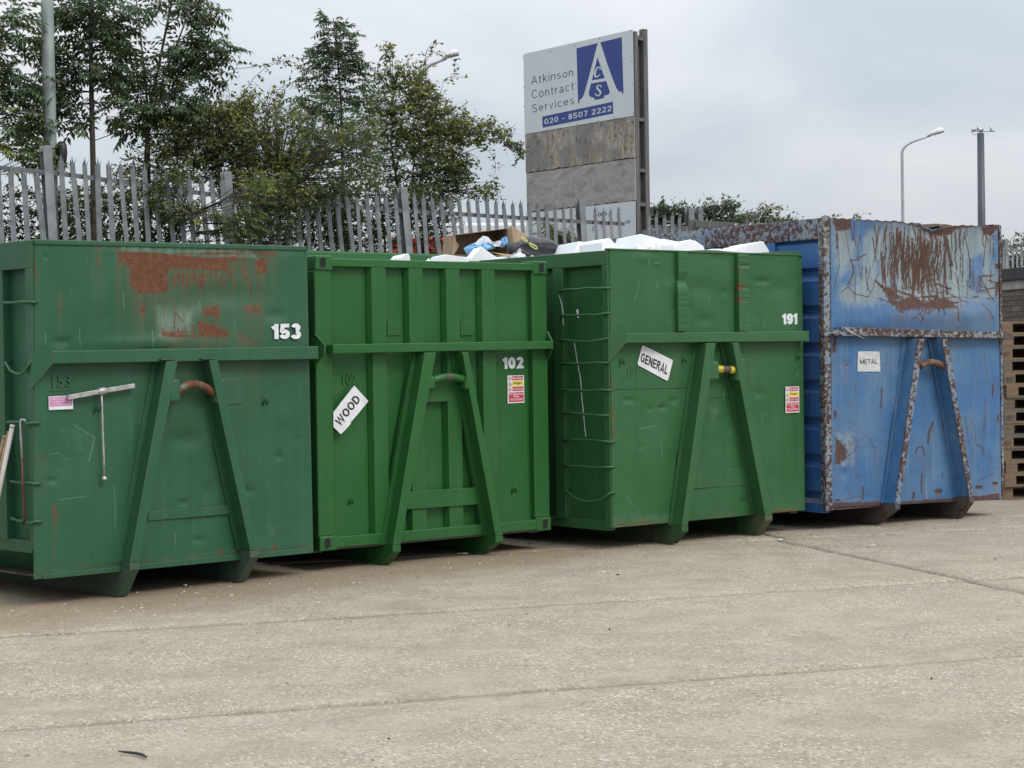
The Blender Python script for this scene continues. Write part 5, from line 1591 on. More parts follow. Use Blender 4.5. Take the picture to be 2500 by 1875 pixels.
# grey timber rail at the foot of the sign and a small timber barrier next to it
p, q = at_y(1566, 572, 26.2), at_y(1700, 560, 26.9)
tr_ = empty('timber_rail', (p.x, p.y, BANK), 0, 'weathered grey timber rail fixed to the foot of the sign', 'rail')
pl_, ql_ = p - tr_.location, q - tr_.location
MB().bar(pl_, ql_, .06, .10).build('beam', M_TIMB, tr_, .004)
for k in (.1, .85):
    c_ = pl_ * (1 - k) + ql_ * k
    MB().box(c_.x - .04, c_.x + .04, c_.y + .032, c_.y + .11, -.02, c_.z + .06).build('stake', M_TIMB, tr_, .004)
DY = 26.4
br = empty('timber_barrier', (at_y(1735, 560, DY).x, DY, BANK), 0, 'small grey timber barrier with two stout posts behind the blue container', 'barrier')
for a_, b_, yt in ((1678, 1702, 536), (1772, 1792, 544)):
    P_, Q_ = at_y(a_, yt, DY) - br.location, at_y(b_, yt, DY) - br.location
    MB().hexa([(P_.x - .03, -.06, -.02), (Q_.x + .03, -.06, -.02), (Q_.x + .03, .08, -.02), (P_.x - .03, .08, -.02), (P_.x + .02, -.06, P_.z), (Q_.x - .01, -.06, P_.z), (Q_.x - .01, .08, P_.z), (P_.x + .02, .08, P_.z)]).build('post', M_TIMB, br, .01)
P_, Q_ = at_y(1698, 548, DY) - br.location, at_y(1776, 552, DY) - br.location
MB().bar(P_ + Vector((0, -.085, 0)), Q_ + Vector((0, -.085, 0)), .045, .10).build('crosspiece', M_TIMB, br, .005)

# ------------------------------------------------------------------ poles and lamps
M_LAMPG = plain('lamp_grey', (0.40, 0.41, 0.43), .45, .12, 4, .2)
M_LAMPH = plain('lamp_head_pale', (0.62, 0.62, 0.62), .4, .06, 6)
M_GLASS = plain('lamp_glass', (0.30, 0.31, 0.32), .2, .1, 6)
M_POLED = plain('pole_dark_grey', (0.055, 0.065, 0.08), .45, .1, 2)
M_POLES = plain('pole_old_galvanised', (0.20, 0.225, 0.22), .6, .22, 3, .15)


def street_lamp(label, px_pole, px_head, py_head, px_bend, py_bend, Y, r):
    h, k = at_y(px_head, py_head, Y), at_y(px_bend, py_bend, Y)
    root = empty('street_lamp', (k.x, k.y, BANK), 0, label, 'street lamp', 'street lamps beyond the fence')
    L = lambda p: p - root.location
    k, h = L(k), L(h)
    MB().tube([(0, 0, 0), (0, 0, 1.2)], r * 1.5, 12).build('base_section', M_LAMPG, root)
    pts = [Vector((0, 0, 1.2)), Vector((0, 0, k.z * .6)), Vector((0, 0, k.z - .25))]
    dirv = (h - Vector((0, 0, h.z - (h.x) * .28)))
    s = Vector((0, 0, k.z - .25))
    e = h - Vector((h.x, 0, 0)) * .28
    e.z = h.z - .02
    for i in range(1, 9):
        t = i / 8
        c = Vector((0, 0, h.z - .30))
        pts.append(s * (1 - t) ** 2 + c * 2 * t * (1 - t) + (Vector((h.x * .45, 0, h.z - .17))) * t ** 2)
    pts.append(Vector((h.x * .8, 0, h.z - .06)))
    n = len(pts)
    MB().tube(pts, [r * (1 - .45 * i / n) for i in range(n)], 12).build('pole', M_LAMPG, root)
    # cobra head: flattened, tapering
    hd = MB()
    rings = []
    a, b = Vector((h.x * .72, 0, h.z - .07)), Vector((h.x * 1.18, 0, h.z + .06))
    prof = [(0, .05, .035), (.12, .07, .06), (.4, .15, .10), (.7, .17, .11), (.92, .12, .07), (1, .03, .02)]
    vs, fs = [], []
    for t, w, hh in prof:
        c = a * (1 - t) + b * t
        for q in range(10):
            an = 2 * pi * q / 10
            vs.append((c.x, w * cos(an), c.z + (hh * 1.25 if sin(an) > 0 else hh * .35) * sin(an)))
    for i in range(len(prof) - 1):
        fs += [(i * 10 + q, i * 10 + (q + 1) % 10, i * 10 + 10 + (q + 1) % 10, i * 10 + 10 + q) for q in range(10)]
    fs += [tuple(range(10)), tuple(range(50, 60))]
    head = hd.add(vs, fs, True).build('lamp_head', M_LAMPH, root)
    c = a * .45 + b * .55
    MB().hexa([(c.x - .2, -.1, c.z - .075), (c.x + .17, -.1, c.z + .01), (c.x + .17, .1, c.z + .01), (c.x - .2, .1, c.z - .075), (c.x - .2, -.1, c.z - .02), (c.x + .17, -.1, c.z + .06), (c.x + .17, .1, c.z + .06), (c.x - .2, .1, c.z - .02)]).build('glass', M_GLASS, head)
    return root


street_lamp('pale street lamp with a curved arm rising out of the bushy hedge tree', 1024, 1106, 136, 1024, 190, 46, .07)
street_lamp('slender grey street lamp standing clear against the sky beyond the blue container', 2202, 2290, 325, 2202, 352, 50, .045)

b0 = at_y(2394, 325, 30)
cp = empty('camera_pole', (b0.x, b0.y, BANK), 0, 'dark grey pole carrying small white cameras on a crossarm', 'pole')
hz = b0.z - BANK
MB().tube([(0, 0, 0), (0, 0, hz)], [.072, .056], 16).build('pole', M_POLED, cp)
MB().tube([(0, 0, hz - .05), (0, 0, hz + .025), ], .012, 8).build('stub', M_LAMPG, cp)
MB().tube([(-.14, 0, hz + .035), (.0, 0, hz + .025), (.2, 0, hz + .025)], .008, 8).build('crossarm', M_LAMPG, cp)
for x, an in ((-.10, .35), (-.02, -.3)):
    c = Vector((x, -.01, hz + .06))
    d_ = Vector((cos(an), -.4, sin(an))) * .05
    cb = MB().tube([c - d_, c + d_], .024, 10).build('camera_body', M_LAMPH, cp)
    MB().tube([c + d_ * .9, c + d_ * 1.1], .0245, 10).build('lens', M_POLED, cb)
cb = MB().tube([(.17, 0, hz + .028), (.165, 0, hz + .12)], [.016, .022], 8).build('camera_body', M_LAMPH, cp)
MB().tube([(.20, 0, hz + .03), (.245, 0, hz + .04)], [.018, .004], 8).build('camera_body', M_LAMPH, cp)
MB().tube([(-.10, 0, hz + .04), (-.135, 0, hz - .0), (-.11, 0, hz - .03), (-.07, 0, hz - .01)], .004, 6).build('cable', M_POLED, cp)

YP = fence_y(120) + .45
pb = at_y(126, 560, YP)
pt_ = at_y(111, -200, YP)
op = empty('lighting_column', (pb.x, pb.y, BANK), 0, 'thick weathered grey steel column rising behind the fence among the ash trees', 'pole')
T_ = pt_ - op.location
B_ = pb - op.location
MB().tube([Vector((B_.x + (B_.x - T_.x) * B_.z / (T_.z - B_.z), 0, 0)), B_, T_], [.088, .080, .066], 20).build('shaft', M_POLES, op)
bx_ = at_y(152, 374, YP) - op.location
hs = MB()
for t, s in ((0, .6), (.25, .95), (.6, 1.0), (.85, .8), (1, .35)):
    pass
hs.tube([bx_ + Vector((0, -.02, -.13)), bx_ + Vector((0, -.02, -.10)), bx_ + Vector((0, -.02, 0)), bx_ + Vector((0, -.02, .10)), bx_ + Vector((0, -.02, .13))], [.025, .05, .062, .055, .03], 14)
hs.build('black_housing', M_BLACK, op)
MB().bar(bx_ + Vector((-.06, -.01, .05)), bx_ + Vector((0, -.01, .05)), .02, .03).build('bracket', M_POLED, op)

# ------------------------------------------------------------------ brick shed on the right, and stacked pallets
wd = Vector((-.21, .978, 0)).normalized()
w0 = at_y(2500, 760, 24.4)
w0 = Vector((w0.x, w0.y, 0)) - wd * .9
shed = empty('brick_shed', (w0.x, w0.y, 0), math.atan2(wd.y, wd.x), 'low brown brick shed with a dark flat roof edge beside the blue container', 'shed')
g = G('brick_brown')
o = g.co()
oi = g.n('ShaderNodeObjectInfo').outputs['Random']
cc = g.ramp(oi, [(0, (0.105, 0.085, 0.072)), (.4, (0.155, 0.12, 0.098)), (.7, (0.20, 0.155, 0.125)), (1, (0.235, 0.195, 0.165))])
cc = g.mix(g.math('MULTIPLY', g.noise(o, 30, 6, .7), .6), cc, (0.09, 0.075, 0.065))
M_BRICK = g.out(cc, .9)
M_MORT = plain('mortar_grey', (0.25, 0.225, 0.195), .95, .2, 9)
ROOFZ = 2.78
MB().box(-3.0, 5.0, -2.6, -.012, -.05, ROOFZ - .28).build('wall_core', M_MORT, shed)
brick_me = MB().box(0, .215, -.012, .0, 0, .065).mesh('brick')
brick_me.materials.append(M_BRICK)
n_b = 0
low = MB()
for c_ in range(33):
    z = .02 + c_ * .0755
    if z > ROOFZ - .36:
        break
    for i in range(-8, 11):
        x = i * .2255 + (.113 if c_ % 2 else 0)
        if z > 1.55 and -.4 < x < 2.35:
            b = link('brick', brick_me, None, shed, (x, random.uniform(-.001, .002), z))
            n_b += 1
        else:
            low.box(x, x + .215, -.012, 0, z, z + .065)
tag(low.build('brick_courses', M_BRICK, shed), kind='stuff')
M_FASC = plain('roof_felt_dark', (0.045, 0.043, 0.046), .8, .2, 5)
M_SOFF = plain('concrete_coping', (0.34, 0.325, 0.30), .85, .2, 6, 0, .2)
MB().box(-3.1, 5.1, -2.7, .05, ROOFZ - .28, ROOFZ - .155).build('lintel_band', M_SOFF, shed, .004)
MB().box(-3.2, 5.2, -2.8, .10, ROOFZ - .154, ROOFZ).build('roof_edge', M_FASC, shed, .006)

g = G('pallet_wood')
o = g.co('Object', (3, 30, 30))
oi = g.n('ShaderNodeObjectInfo').outputs['Random']
nn_ = g.noise(o, 1.5, 6, .7)
a_ = g.ramp(nn_, [(.25, (0.085, 0.068, 0.054)), (.6, (0.165, 0.132, 0.102)), (.85, (0.235, 0.19, 0.145))])
b_ = g.ramp(nn_, [(.25, (0.125, 0.083, 0.047)), (.6, (0.225, 0.156, 0.092)), (.85, (0.30, 0.22, 0.135))])
g.bump(nn_, .3, .003)
M_PAL = g.out(g.mix(g.rng(oi, .1, .75), a_, b_), .85)


def mesh_box(name, *a):
    me = MB().box(*a).mesh(name)
    me.materials.append(M_PAL)
    return me


blk = mesh_box('block', -.0725, .0725, -.05, .05, 0, .078)
brd_t = mesh_box('deck_board', -.6, .6, -.0725, .0725, 0, .022)
brd_c = mesh_box('cross_board', -.0725, .0725, -.4, .4, 0, .022)
pb0 = on_ground(2447, 1226)
pdir = math.atan2(.22, .97)
pal0 = Vector((cos(pdir), sin(pdir), 0))
pal1 = Vector((-sin(pdir), cos(pdir), 0))
pc = Vector((at_y(2447, 1000, 21.0).x, 21.0, 0)) + pal0 * .6 + pal1 * .4
N_PAL = 14
names = ['bottom pallet of the tall stack', 'second pallet from the ground in the stack', 'third pallet from the ground in the stack', 'fourth pallet from the ground in the stack', 'fifth pallet from the ground in the stack',
         'sixth pallet from the ground in the stack', 'seventh pallet from the ground in the stack', 'seventh pallet from the top of the stack', 'sixth pallet from the top of the stack', 'fifth pallet from the top of the stack',
         'fourth pallet from the top of the stack', 'third pallet from the top of the stack', 'second pallet from the top of the stack', 'topmost pallet of the tall stack']
pz = 0.0
for i in range(N_PAL):
    dx, dy = random.gauss(0, .018), random.gauss(0, .012)
    r_ = empty('wooden_pallet', (pc.x + dx, pc.y + dy, pz), pdir + random.gauss(0, .012), names[i] + ' beside the blue container', 'pallet', 'wooden pallets stacked by the shed')
    for y in (-.35, 0, .35):
        link('deck_board', brd_t, None, r_, (0, y * .93, 0.0))
        for x in (-.5275, 0, .5275):
            b = link('block', blk, None, r_, (x, y, .022))
            if x < 0 and y < -.3 and i in (4, 6, 9, 11):
                ov = [(.045 * cos(t), .026 * sin(t)) for t in np.linspace(0, 2 * pi, 25)]
                L_, R_ = ribbon(ov, .004)
                m = MB().add([(p.x, -.0515, .039 + p.y) for p in L_] + [(p.x, -.0515, .039 + p.y) for p in R_], [(k, k + 1, 25 + k + 1, 25 + k) for k in range(24)])
                m.build('stamp', M_BLACK, b)
                uv, Fc = text_np('EPAL', .01)
                me = bpy.data.meshes.new('stamp_lettering')
                me.from_pydata([(-.032 + .064 * u, -.0515, .027 + .024 * w) for u, w in uv], [], Fc)
                link('stamp_lettering', me, M_BLACK, b)
    for x in (-.5275, 0, .5275):
        link('cross_board', brd_c, None, r_, (x, 0, .1))
    for y in (-.3275, -.165, 0, .165, .3275):
        link('deck_board', brd_t, None, r_, (0, y, .122))
    pz += .1445

# ------------------------------------------------------------------ trees and shrubs
def leaf_mat(name, dark, mid, yellow, ypos=.8):
    g = G(name)
    a = g.attr('tint')
    c = g.ramp(a, [(0.0, dark), (.55, mid), (ypos, tuple(.5 * x + .5 * y for x, y in zip(mid, yellow))), (1.0, yellow)])
    bs = g.n('ShaderNodeBsdfTranslucent', {'Color': g.mix(.5, c, (0.12, 0.15, 0.03))})
    mx = g.n('ShaderNodeMixShader', {0: .32, 1: g.p.outputs[0], 2: bs.outputs[0]})
    out = [n for n in g.t.nodes if n.type == 'OUTPUT_MATERIAL'][0]
    g.t.links.new(mx.outputs[0], out.inputs[0])
    return g.out(c, .5, 0, .35)


M_LEAF = leaf_mat('leaf_ash', (0.040, 0.064, 0.040), (0.100, 0.150, 0.078), (0.25, 0.27, 0.07), .82)
M_LEAFY = leaf_mat('leaf_bramble', (0.046, 0.064, 0.032), (0.130, 0.165, 0.060), (0.33, 0.31, 0.075), .70)
g = G('bark_grey_brown')
nn_ = g.noise(g.co('Object', (10, 10, 2)), 2, 6, .7)
g.bump(nn_, .5, .01)
M_BARK = g.out(g.ramp(nn_, [(.3, (0.035, 0.03, 0.024)), (.7, (0.10, 0.085, 0.068))]), .9)


def leaflet(base, d, n, L, w):
    """one small folded blade: 6 vertices, 4 triangles"""
    s = d.cross(n).normalized()
    m = base + d * L * .45
    tip = base + d * L - n * L * .18
    return [base, m + s * w / 2 + n * w * .15, tip, m - s * w / 2 + n * w * .15, m - n * w * .08]


LF = [(0, 1, 4), (1, 2, 4), (2, 3, 4), (3, 0, 4)]


class Foliage:
    def __init__(s):
        s.v, s.f, s.t = [], [], []

    def blade(s, base, d, n, L, w, tint):
        b = len(s.v)
        s.v += leaflet(base, d, n, L, w)
        s.f += [tuple(b + i for i in q) for q in LF]
        s.t += [tint] * 5

    def pinnate(s, p, d, L, tint, pairs=5):
        """compound ash leaf: drooping stalk with paired leaflets"""
        up = Vector((0, 0, 1))
        side = d.cross(up)
        side = side.normalized() if side.length > .05 else Vector((1, 0, 0))
        q = p.copy()
        dd = d.copy()
        for i in range(pairs):
            dd = (dd + Vector((0, 0, -.16))).normalized()
            q = q + dd * (L / (pairs + .5))
            n = side.cross(dd).normalized()
            ll = L * .46 * (1 - .25 * abs(i - 1.5) / 2)
            for sg in (-1, 1):
                bd = (dd * .55 + side * sg * .9 + Vector((0, 0, -.25 - .2 * random.random()))).normalized()
                s.blade(q, bd, (n + side * sg * .3).normalized(), ll, ll * .40, tint + random.gauss(0, .07))
        s.blade(q, dd, n, L * .42, L * .14, tint)

    def spray(s, p, d, L, tint, cnt=7):
        """twig with simple small leaves"""
        q = p.copy()
        dd = d.copy()
        for i in range(cnt):
            dd = (dd + Vector((random.gauss(0, .15), random.gauss(0, .15), random.gauss(-.06, .12)))).normalized()
            q = q + dd * (L / cnt)
            side = Vector((random.gauss(0, 1), random.gauss(0, 1), random.gauss(0, .6))).normalized()
            bd = (dd * .4 + side).normalized()
            n = bd.cross(Vector((random.gauss(0, 1), random.gauss(0, 1), .3))).normalized()
            ll = random.uniform(.022, .062)
            s.blade(q, bd, n, ll * 1.25, ll * .62, tint + random.gauss(0, .07))

    def build(s, name, mat, parent, origin):
        V = np.array([tuple(v) for v in s.v]) - np.array(origin)
        return np_mesh(name, V, np.array(s.f), mat, parent, False, {'tint': np.clip(np.array(s.t), 0, 1)})


def plant(name, label, cat, base_px, base_dy, stems, blobs, kind, mat, group=None, dens=1.0, lsize=.2, canes=(), tint=.42, dz=0.0):
    """stems: pixel polylines with radii (m); blobs: (px, py, rx, ry, count, tint shift) in pixels at the depth of the plant"""
    Y0 = fence_y(base_px) + base_dy
    bp = at_y(base_px, 500, Y0)
    base = Vector((bp.x, bp.y, BANK))
    root = empty(name, base, 0, label, cat, group)
    tr = MB()
    nodes = []
    for pts, r0, r1, yo in stems:
        P = []
        for i, (x, y) in enumerate(pts):
            P.append(at_y(x, y, Y0 + yo * i / max(1, len(pts) - 1)))
        first = Vector((P[0].x, P[0].y, BANK - .05))
        if P[0].z > BANK:
            P = [first] + P
        rr = [r0 + (r1 - r0) * i / (len(P) - 1) for i in range(len(P))]
        tr.tube([p - base for p in P], rr, 7)
        for a, b, ra, rb in zip(P[:-1], P[1:], rr[:-1], rr[1:]):
            for t in np.linspace(0, 1, 6):
                nodes.append(a * (1 - t) + b * t)
    trunk = tr.build('trunk', M_BARK, root)
    br = MB()
    fo = Foliage()
    for px, py, rx, ry, cnt, ts in blobs:
        c = at_y(px, py, Y0)
        k = Y0 / F_PX
        for i in range(int(cnt * dens * (1.25 if kind == 'ash' else 2.5))):
            while True:
                q = Vector((random.uniform(-1, 1), random.uniform(-1, 1), random.uniform(-1, 1)))
                if q.length < 1:
                    break
            p = c + Vector((q.x * rx * k, q.y * (rx + ry) / 2 * k * 1.15, q.z * ry * k))
            # nearest node a little lower than the leaf
            best = min(nodes, key=lambda n: (n - p).length + (0 if n.z < p.z else (n.z - p.z) * 1.5)) if nodes else c
            out_d = (p - best)
            if out_d.length < .02:
                out_d = Vector((random.gauss(0, 1), random.gauss(0, 1), .5))
            out_d.normalize()
            d = (out_d + Vector((random.gauss(0, .5), random.gauss(0, .5), random.gauss(.1, .35)))).normalized()
            if i % 4 == 0:
                mid = best * .5 + p * .5 + Vector((0, 0, -.03))
                br.tube([best - base, mid - base, p - base], [.007, .005, .002], 4, caps=False)
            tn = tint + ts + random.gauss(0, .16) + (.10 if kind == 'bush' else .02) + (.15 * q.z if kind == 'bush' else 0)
            if kind == 'ash':
                L = lsize * random.uniform(.9, 1.5)
                for k2 in range(1 + (i % 2)):
                    d2 = (d + Vector((random.gauss(0, .6), random.gauss(0, .6), random.gauss(0, .3)))).normalized()
                    fo.pinnate(p, d2, L, tn, random.choice((3, 4, 4)))
            else:
                fo.spray(p - d * .08, d, random.uniform(.12, .24), tn, random.choice((6, 7, 8)))
                if i % 2 == 0:
                    br.tube([p - d * .1 - base, p + d * .1 - base], [.003, .0012], 4, caps=False)
    for pts, r in canes:
        P = [at_y(x, y, Y0 - .1 + .25 * random.random()) for x, y in pts]
        # smooth the arch
        Q = []
        for i in range(len(P) - 1):
            for t in (0, .33, .66):
                a = P[max(0, i - 1)]
                b, c2, d_ = P[i], P[i + 1], P[min(len(P) - 1, i + 2)]
                Q.append(.5 * ((2 * b) + (c2 - a) * t + (2 * a - 5 * b + 4 * c2 - d_) * t * t + (3 * b - a - 3 * c2 + d_) * t ** 3))
        Q.append(P[-1])
        br.tube([q - base for q in Q], [r * (1 - .7 * i / len(Q)) for i in range(len(Q))], 5)
        for q0, q1 in zip(Q[len(Q) // 4:-1], Q[len(Q) // 4 + 1:]):
            for _ in range(2):
                d = Vector((random.gauss(0, 1), random.gauss(0, 1), random.gauss(.1, .7))).normalized()
                fo.spray(q0 + (q1 - q0) * random.random(), d, random.uniform(.06, .14), tint + random.gauss(.0, .12), random.choice((3, 4, 5)))
    if br.v:
        br.build('branches', M_BARK, root)
    fo.build('crown', mat, root, base)
    return root


TG = 'trees and shrubs along the fence'
plant('ash_tree', 'leafy ash tree cut by the picture edge beside the thick grey column', 'tree', -60, .9, [([(-60, 620), (-55, 300), (-40, -80)], .05, .02, 0)],
      [(0, 40, 75, 60, 34, 0), (25, 100, 50, 45, 20, .05), (40, 205, 62, 55, 34, 0), (-10, 180, 50, 60, 20, 0), (55, 300, 55, 50, 30, .05), (20, 330, 55, 45, 24, .12), (60, 378, 50, 36, 30, .36), (0, 260, 50, 40, 20, .2)], 'ash', M_LEAF, TG, 1.0, .19)
plant('ash_tree', 'tall slim ash tree with one straight trunk next to the grey column', 'tree', 229, .9, [([(229, 590), (228, 420), (224, 250), (222, 120), (222, -120)], .045, .022, 0), ([(228, 350), (200, 320), (185, 290)], .012, .005, -.2), ([(226, 345), (300, 318), (345, 275)], .012, .005, .2)],
      [(235, 30, 95, 55, 70, -.1), (180, 60, 60, 50, 34, -.08), (270, 95, 60, 45, 40, -.1), (220, 140, 75, 45, 46, -.08), (165, 170, 45, 55, 24, -.05), (245, 185, 45, 30, 20, -.05), (165, 245, 40, 40, 20, .05), (180, 300, 36, 30, 14, .1), (250, 250, 40, 40, 10, 0), (130, 110, 40, 50, 22, .1), (125, 235, 25, 45, 14, .1)], 'ash', M_LEAF, TG, 1.0, .2)
plant('ash_tree', 'many-stemmed ash tree with open drooping crown above the bramble thicket', 'tree', 355, 1.2, [([(355, 590), (356, 400), (362, 280), (388, 160), (420, 0), (425, -90)], .035, .009, 0), ([(362, 280), (350, 150), (330, -20)], .02, .008, .3), ([(362, 300), (400, 190), (450, 60), (470, -60)], .02, .007, -.3), ([(362, 310), (420, 240), (500, 120)], .014, .004, -.2)],
      [(420, 15, 70, 40, 34, -.05), (480, 20, 50, 40, 24, -.05), (500, 105, 55, 36, 34, -.05), (540, 120, 28, 22, 12, -.03), (450, 130, 55, 40, 30, -.05), (480, 180, 50, 32, 26, -.05), (400, 175, 55, 45, 34, -.05), (330, 185, 50, 45, 30, 0), (370, 245, 70, 42, 44, 0), (440, 240, 60, 36, 36, 0), (310, 260, 40, 40, 20, 0), (350, 310, 60, 40, 34, .1), (440, 290, 60, 35, 30, .05)], 'ash', M_LEAF, TG, 1.0, .18)
plant('ash_sapling', 'dark spire-shaped ash sapling rising above the hedge', 'tree', 838, 1.1, [([(838, 590), (836, 400), (832, 240), (822, 120), (814, 45)], .03, .006, 0)],
      [(816, 62, 20, 26, 16, -.1), (826, 95, 34, 28, 24, -.1), (818, 130, 46, 30, 30, -.1), (770, 120, 22, 14, 6, -.1), (805, 160, 62, 26, 34, -.1), (858, 158, 36, 22, 18, -.1), (820, 205, 75, 34, 40, -.08), (830, 250, 95, 38, 44, -.05), (770, 255, 60, 36, 24, -.05), (820, 310, 105, 46, 60, -.05), (770, 350, 70, 45, 34, 0), (850, 370, 80, 50, 40, -.05)], 'ash', M_LEAF, TG, 1.0, .155)
plant('hedge_tree', 'broad rounded hedge tree with yellowing leaves beside the company sign', 'tree', 975, 1.3, [([(985, 590), (975, 480), (955, 360), (960, 220)], .03, .006, 0), ([(940, 590), (925, 470), (880, 350)], .02, .006, .2), ([(990, 560), (1030, 430), (1060, 300), (1050, 200)], .022, .005, -.2), ([(1000, 560), (1080, 440), (1150, 330), (1230, 350)], .018, .003, -.1), ([(1000, 560), (1010, 400), (1010, 260)], .02, .005, .2)],
      [(955, 190, 50, 40, 26, .05), (1000, 180, 40, 34, 22, .12), (1020, 210, 40, 40, 30, .28), (950, 250, 70, 45, 50, .05), (1040, 250, 60, 40, 40, .1), (1000, 300, 90, 50, 80, .10), (1085, 290, 60, 40, 46, .05), (1060, 340, 80, 45, 66, .22), (1120, 310, 55, 34, 34, .1), (1150, 330, 60, 34, 36, .2), (960, 350, 80, 50, 56, .05), (1090, 390, 75, 40, 56, .12), (1000, 400, 90, 45, 52, 0), (1100, 430, 60, 40, 44, -.18), (1070, 470, 55, 40, 36, -.22), (1010, 460, 70, 40, 30, -.1), (930, 430, 60, 45, 30, -.05),
       (1190, 315, 34, 20, 16, .1), (1225, 330, 26, 14, 10, .1), (1255, 352, 22, 12, 9, .05), (1270, 372, 10, 10, 4, .0), (945, 128, 20, 18, 8, .1), (1110, 420, 50, 40, 26, 0), (1170, 470, 34, 22, 12, .15), (1195, 455, 22, 14, 6, .1)],
      'bush', M_LEAFY, TG, 1.0, canes=[([(1010, 330), (1040, 220), (1040, 150), (1075, 125), (1120, 160)], .006), ([(1020, 320), (1070, 240), (1090, 190), (1140, 190)], .005), ([(880, 260), (900, 180), (880, 130)], .005), ([(1120, 380), (1180, 360), (1210, 400), (1200, 450)], .005), ([(1030, 200), (1040, 130), (1055, 105)], .005), ([(980, 380), (1010, 375), (1030, 395), (1025, 430)], .004)])
plant('bramble_thicket', 'dense bramble thicket tumbling over the fence with tall arching canes', 'shrub', 560, .5, [([(560, 600), (540, 480), (500, 400)], .015, .005, 0), ([(620, 600), (640, 480), (680, 420)], .015, .005, 0), ([(480, 600), (450, 480), (430, 380)], .014, .005, 0)],
      [(430, 340, 70, 50, 56, .05), (500, 310, 70, 55, 66, .0), (560, 290, 60, 45, 50, .15), (590, 330, 80, 60, 80, .05), (540, 380, 90, 50, 80, -.1), (460, 410, 80, 50, 56, -.05), (640, 370, 70, 55, 60, 0), (620, 430, 70, 50, 56, .12), (700, 400, 60, 55, 50, -.02), (700, 470, 60, 50, 46, .12), (570, 450, 70, 40, 50, -.15), (560, 275, 30, 24, 18, .35), (600, 260, 24, 30, 12, .3), (690, 430, 40, 60, 34, .25), (740, 440, 60, 60, 44, -.1), (780, 360, 70, 50, 36, -.05), (880, 330, 60, 60, 34, .0), (860, 430, 70, 50, 40, -.1), (770, 480, 70, 40, 34, -.15), (640, 250, 60, 40, 20, .1), (700, 300, 60, 50, 30, .05), (380, 390, 70, 50, 34, .0), (330, 440, 60, 50, 22, -.05)],
      'bush', M_LEAFY, TG, 1.0, canes=[([(480, 420), (560, 300), (620, 190), (690, 150), (740, 165)], .006), ([(500, 440), (600, 330), (680, 230), (750, 180), (790, 190)], .006), ([(560, 420), (620, 320), (700, 260), (780, 250), (830, 260)], .005), ([(470, 430), (520, 260), (580, 160), (585, 120)], .005), ([(540, 400), (560, 230), (530, 180), (500, 190)], .005), ([(600, 380), (690, 300), (760, 230), (800, 225)], .006), ([(640, 360), (660, 240), (720, 200), (745, 210)], .005), ([(560, 170), (640, 160), (720, 140), (735, 175)], .004)])
plant('bramble_spray', 'leafy spray hanging over the fence rail above the rust-patched container', 'shrub', 480, -.35, [([(480, 640), (470, 520)], .008, .004, 0)],
      [(430, 440, 34, 26, 14, .1), (390, 470, 36, 22, 14, .0), (470, 520, 60, 24, 24, .12), (400, 505, 40, 22, 14, .08), (540, 545, 50, 40, 26, .05), (600, 545, 40, 36, 20, .1), (620, 470, 30, 50, 20, .25)], 'ash', M_LEAFY, TG, 1.4, .12, tint=.3)
plant('bramble_spray', 'thick bramble spilling over the fence where the rail disappears', 'shrub', 665, -.35, [([(660, 640), (655, 520)], .008, .004, 0), ([(700, 640), (690, 500)], .008, .004, 0)],
      [(590, 500, 34, 40, 22, .12), (640, 470, 46, 46, 40, .15), (690, 480, 46, 50, 44, .1), (650, 540, 56, 44, 44, 0), (720, 530, 40, 44, 26, -.05), (600, 570, 44, 30, 22, 0), (690, 570, 46, 34, 24, -.05), (745, 480, 26, 34, 14, .05)], 'bush', M_LEAFY, TG, .5, tint=.22)
for px, lab in ((40, 'thin dark undergrowth behind the fence left of the straight ash trunk'), (310, 'dark undergrowth behind the fence between the two ash trees'), (700, 'dark undergrowth behind the fence under the bramble canes'), (930, 'dark leafless-stemmed undergrowth at the foot of the rounded hedge tree')):
    plant('undergrowth', lab, 'shrub', px, .9, [([(px + k * 40 - 60, 620), (px + k * 40 - 50 + random.gauss(0, 15), 480)], .008, .003, .2 * k) for k in range(5)],
          [(px + dx, py, 60, 44, 20, -.25) for dx in (-100, -40, 20, 80, 130) for py in (490, 545, 600)], 'bush', M_LEAFY, TG, .75 if px < 200 else 1.15)
plant('ivy_bush', 'low ivy bush behind the short fence to the right of the sign post', 'shrub', 1640, .6, [([(1640, 600), (1640, 530)], .01, .004, 0), ([(1760, 600), (1750, 530)], .01, .004, 0)],
      [(1612, 515, 26, 20, 30, -.25), (1650, 520, 28, 18, 30, -.25), (1690, 525, 22, 16, 18, -.2), (1600, 540, 20, 14, 18, -.25), (1670, 545, 40, 14, 20, -.25), (1735, 515, 26, 20, 24, -.2), (1775, 505, 22, 18, 20, -.2), (1755, 540, 34, 16, 20, -.2), (1800, 535, 26, 14, 14, -.1)], 'bush', M_LEAF, TG, 1.0)
plant('ivy_bush', 'sparse twiggy bush peeping over the rusty top rail of the blue container', 'shrub', 1850, 1.0, [([(1850, 600), (1850, 540)], .008, .003, 0)],
      [(1830, 530, 24, 14, 14, -.1), (1865, 520, 20, 16, 12, -.1), (1905, 538, 30, 10, 14, -.05), (1940, 545, 22, 8, 10, -.05), (1880, 545, 40, 10, 16, -.05)], 'bush', M_LEAFY, TG, 1.0,
      canes=[([(1850, 560), (1870, 510), (1895, 508)], .004), ([(1880, 560), (1905, 520), (1900, 512)], .003), ([(2060, 560), (2090, 533), (2100, 525)], .003), ([(2000, 560), (2035, 530), (2030, 527)], .003)])
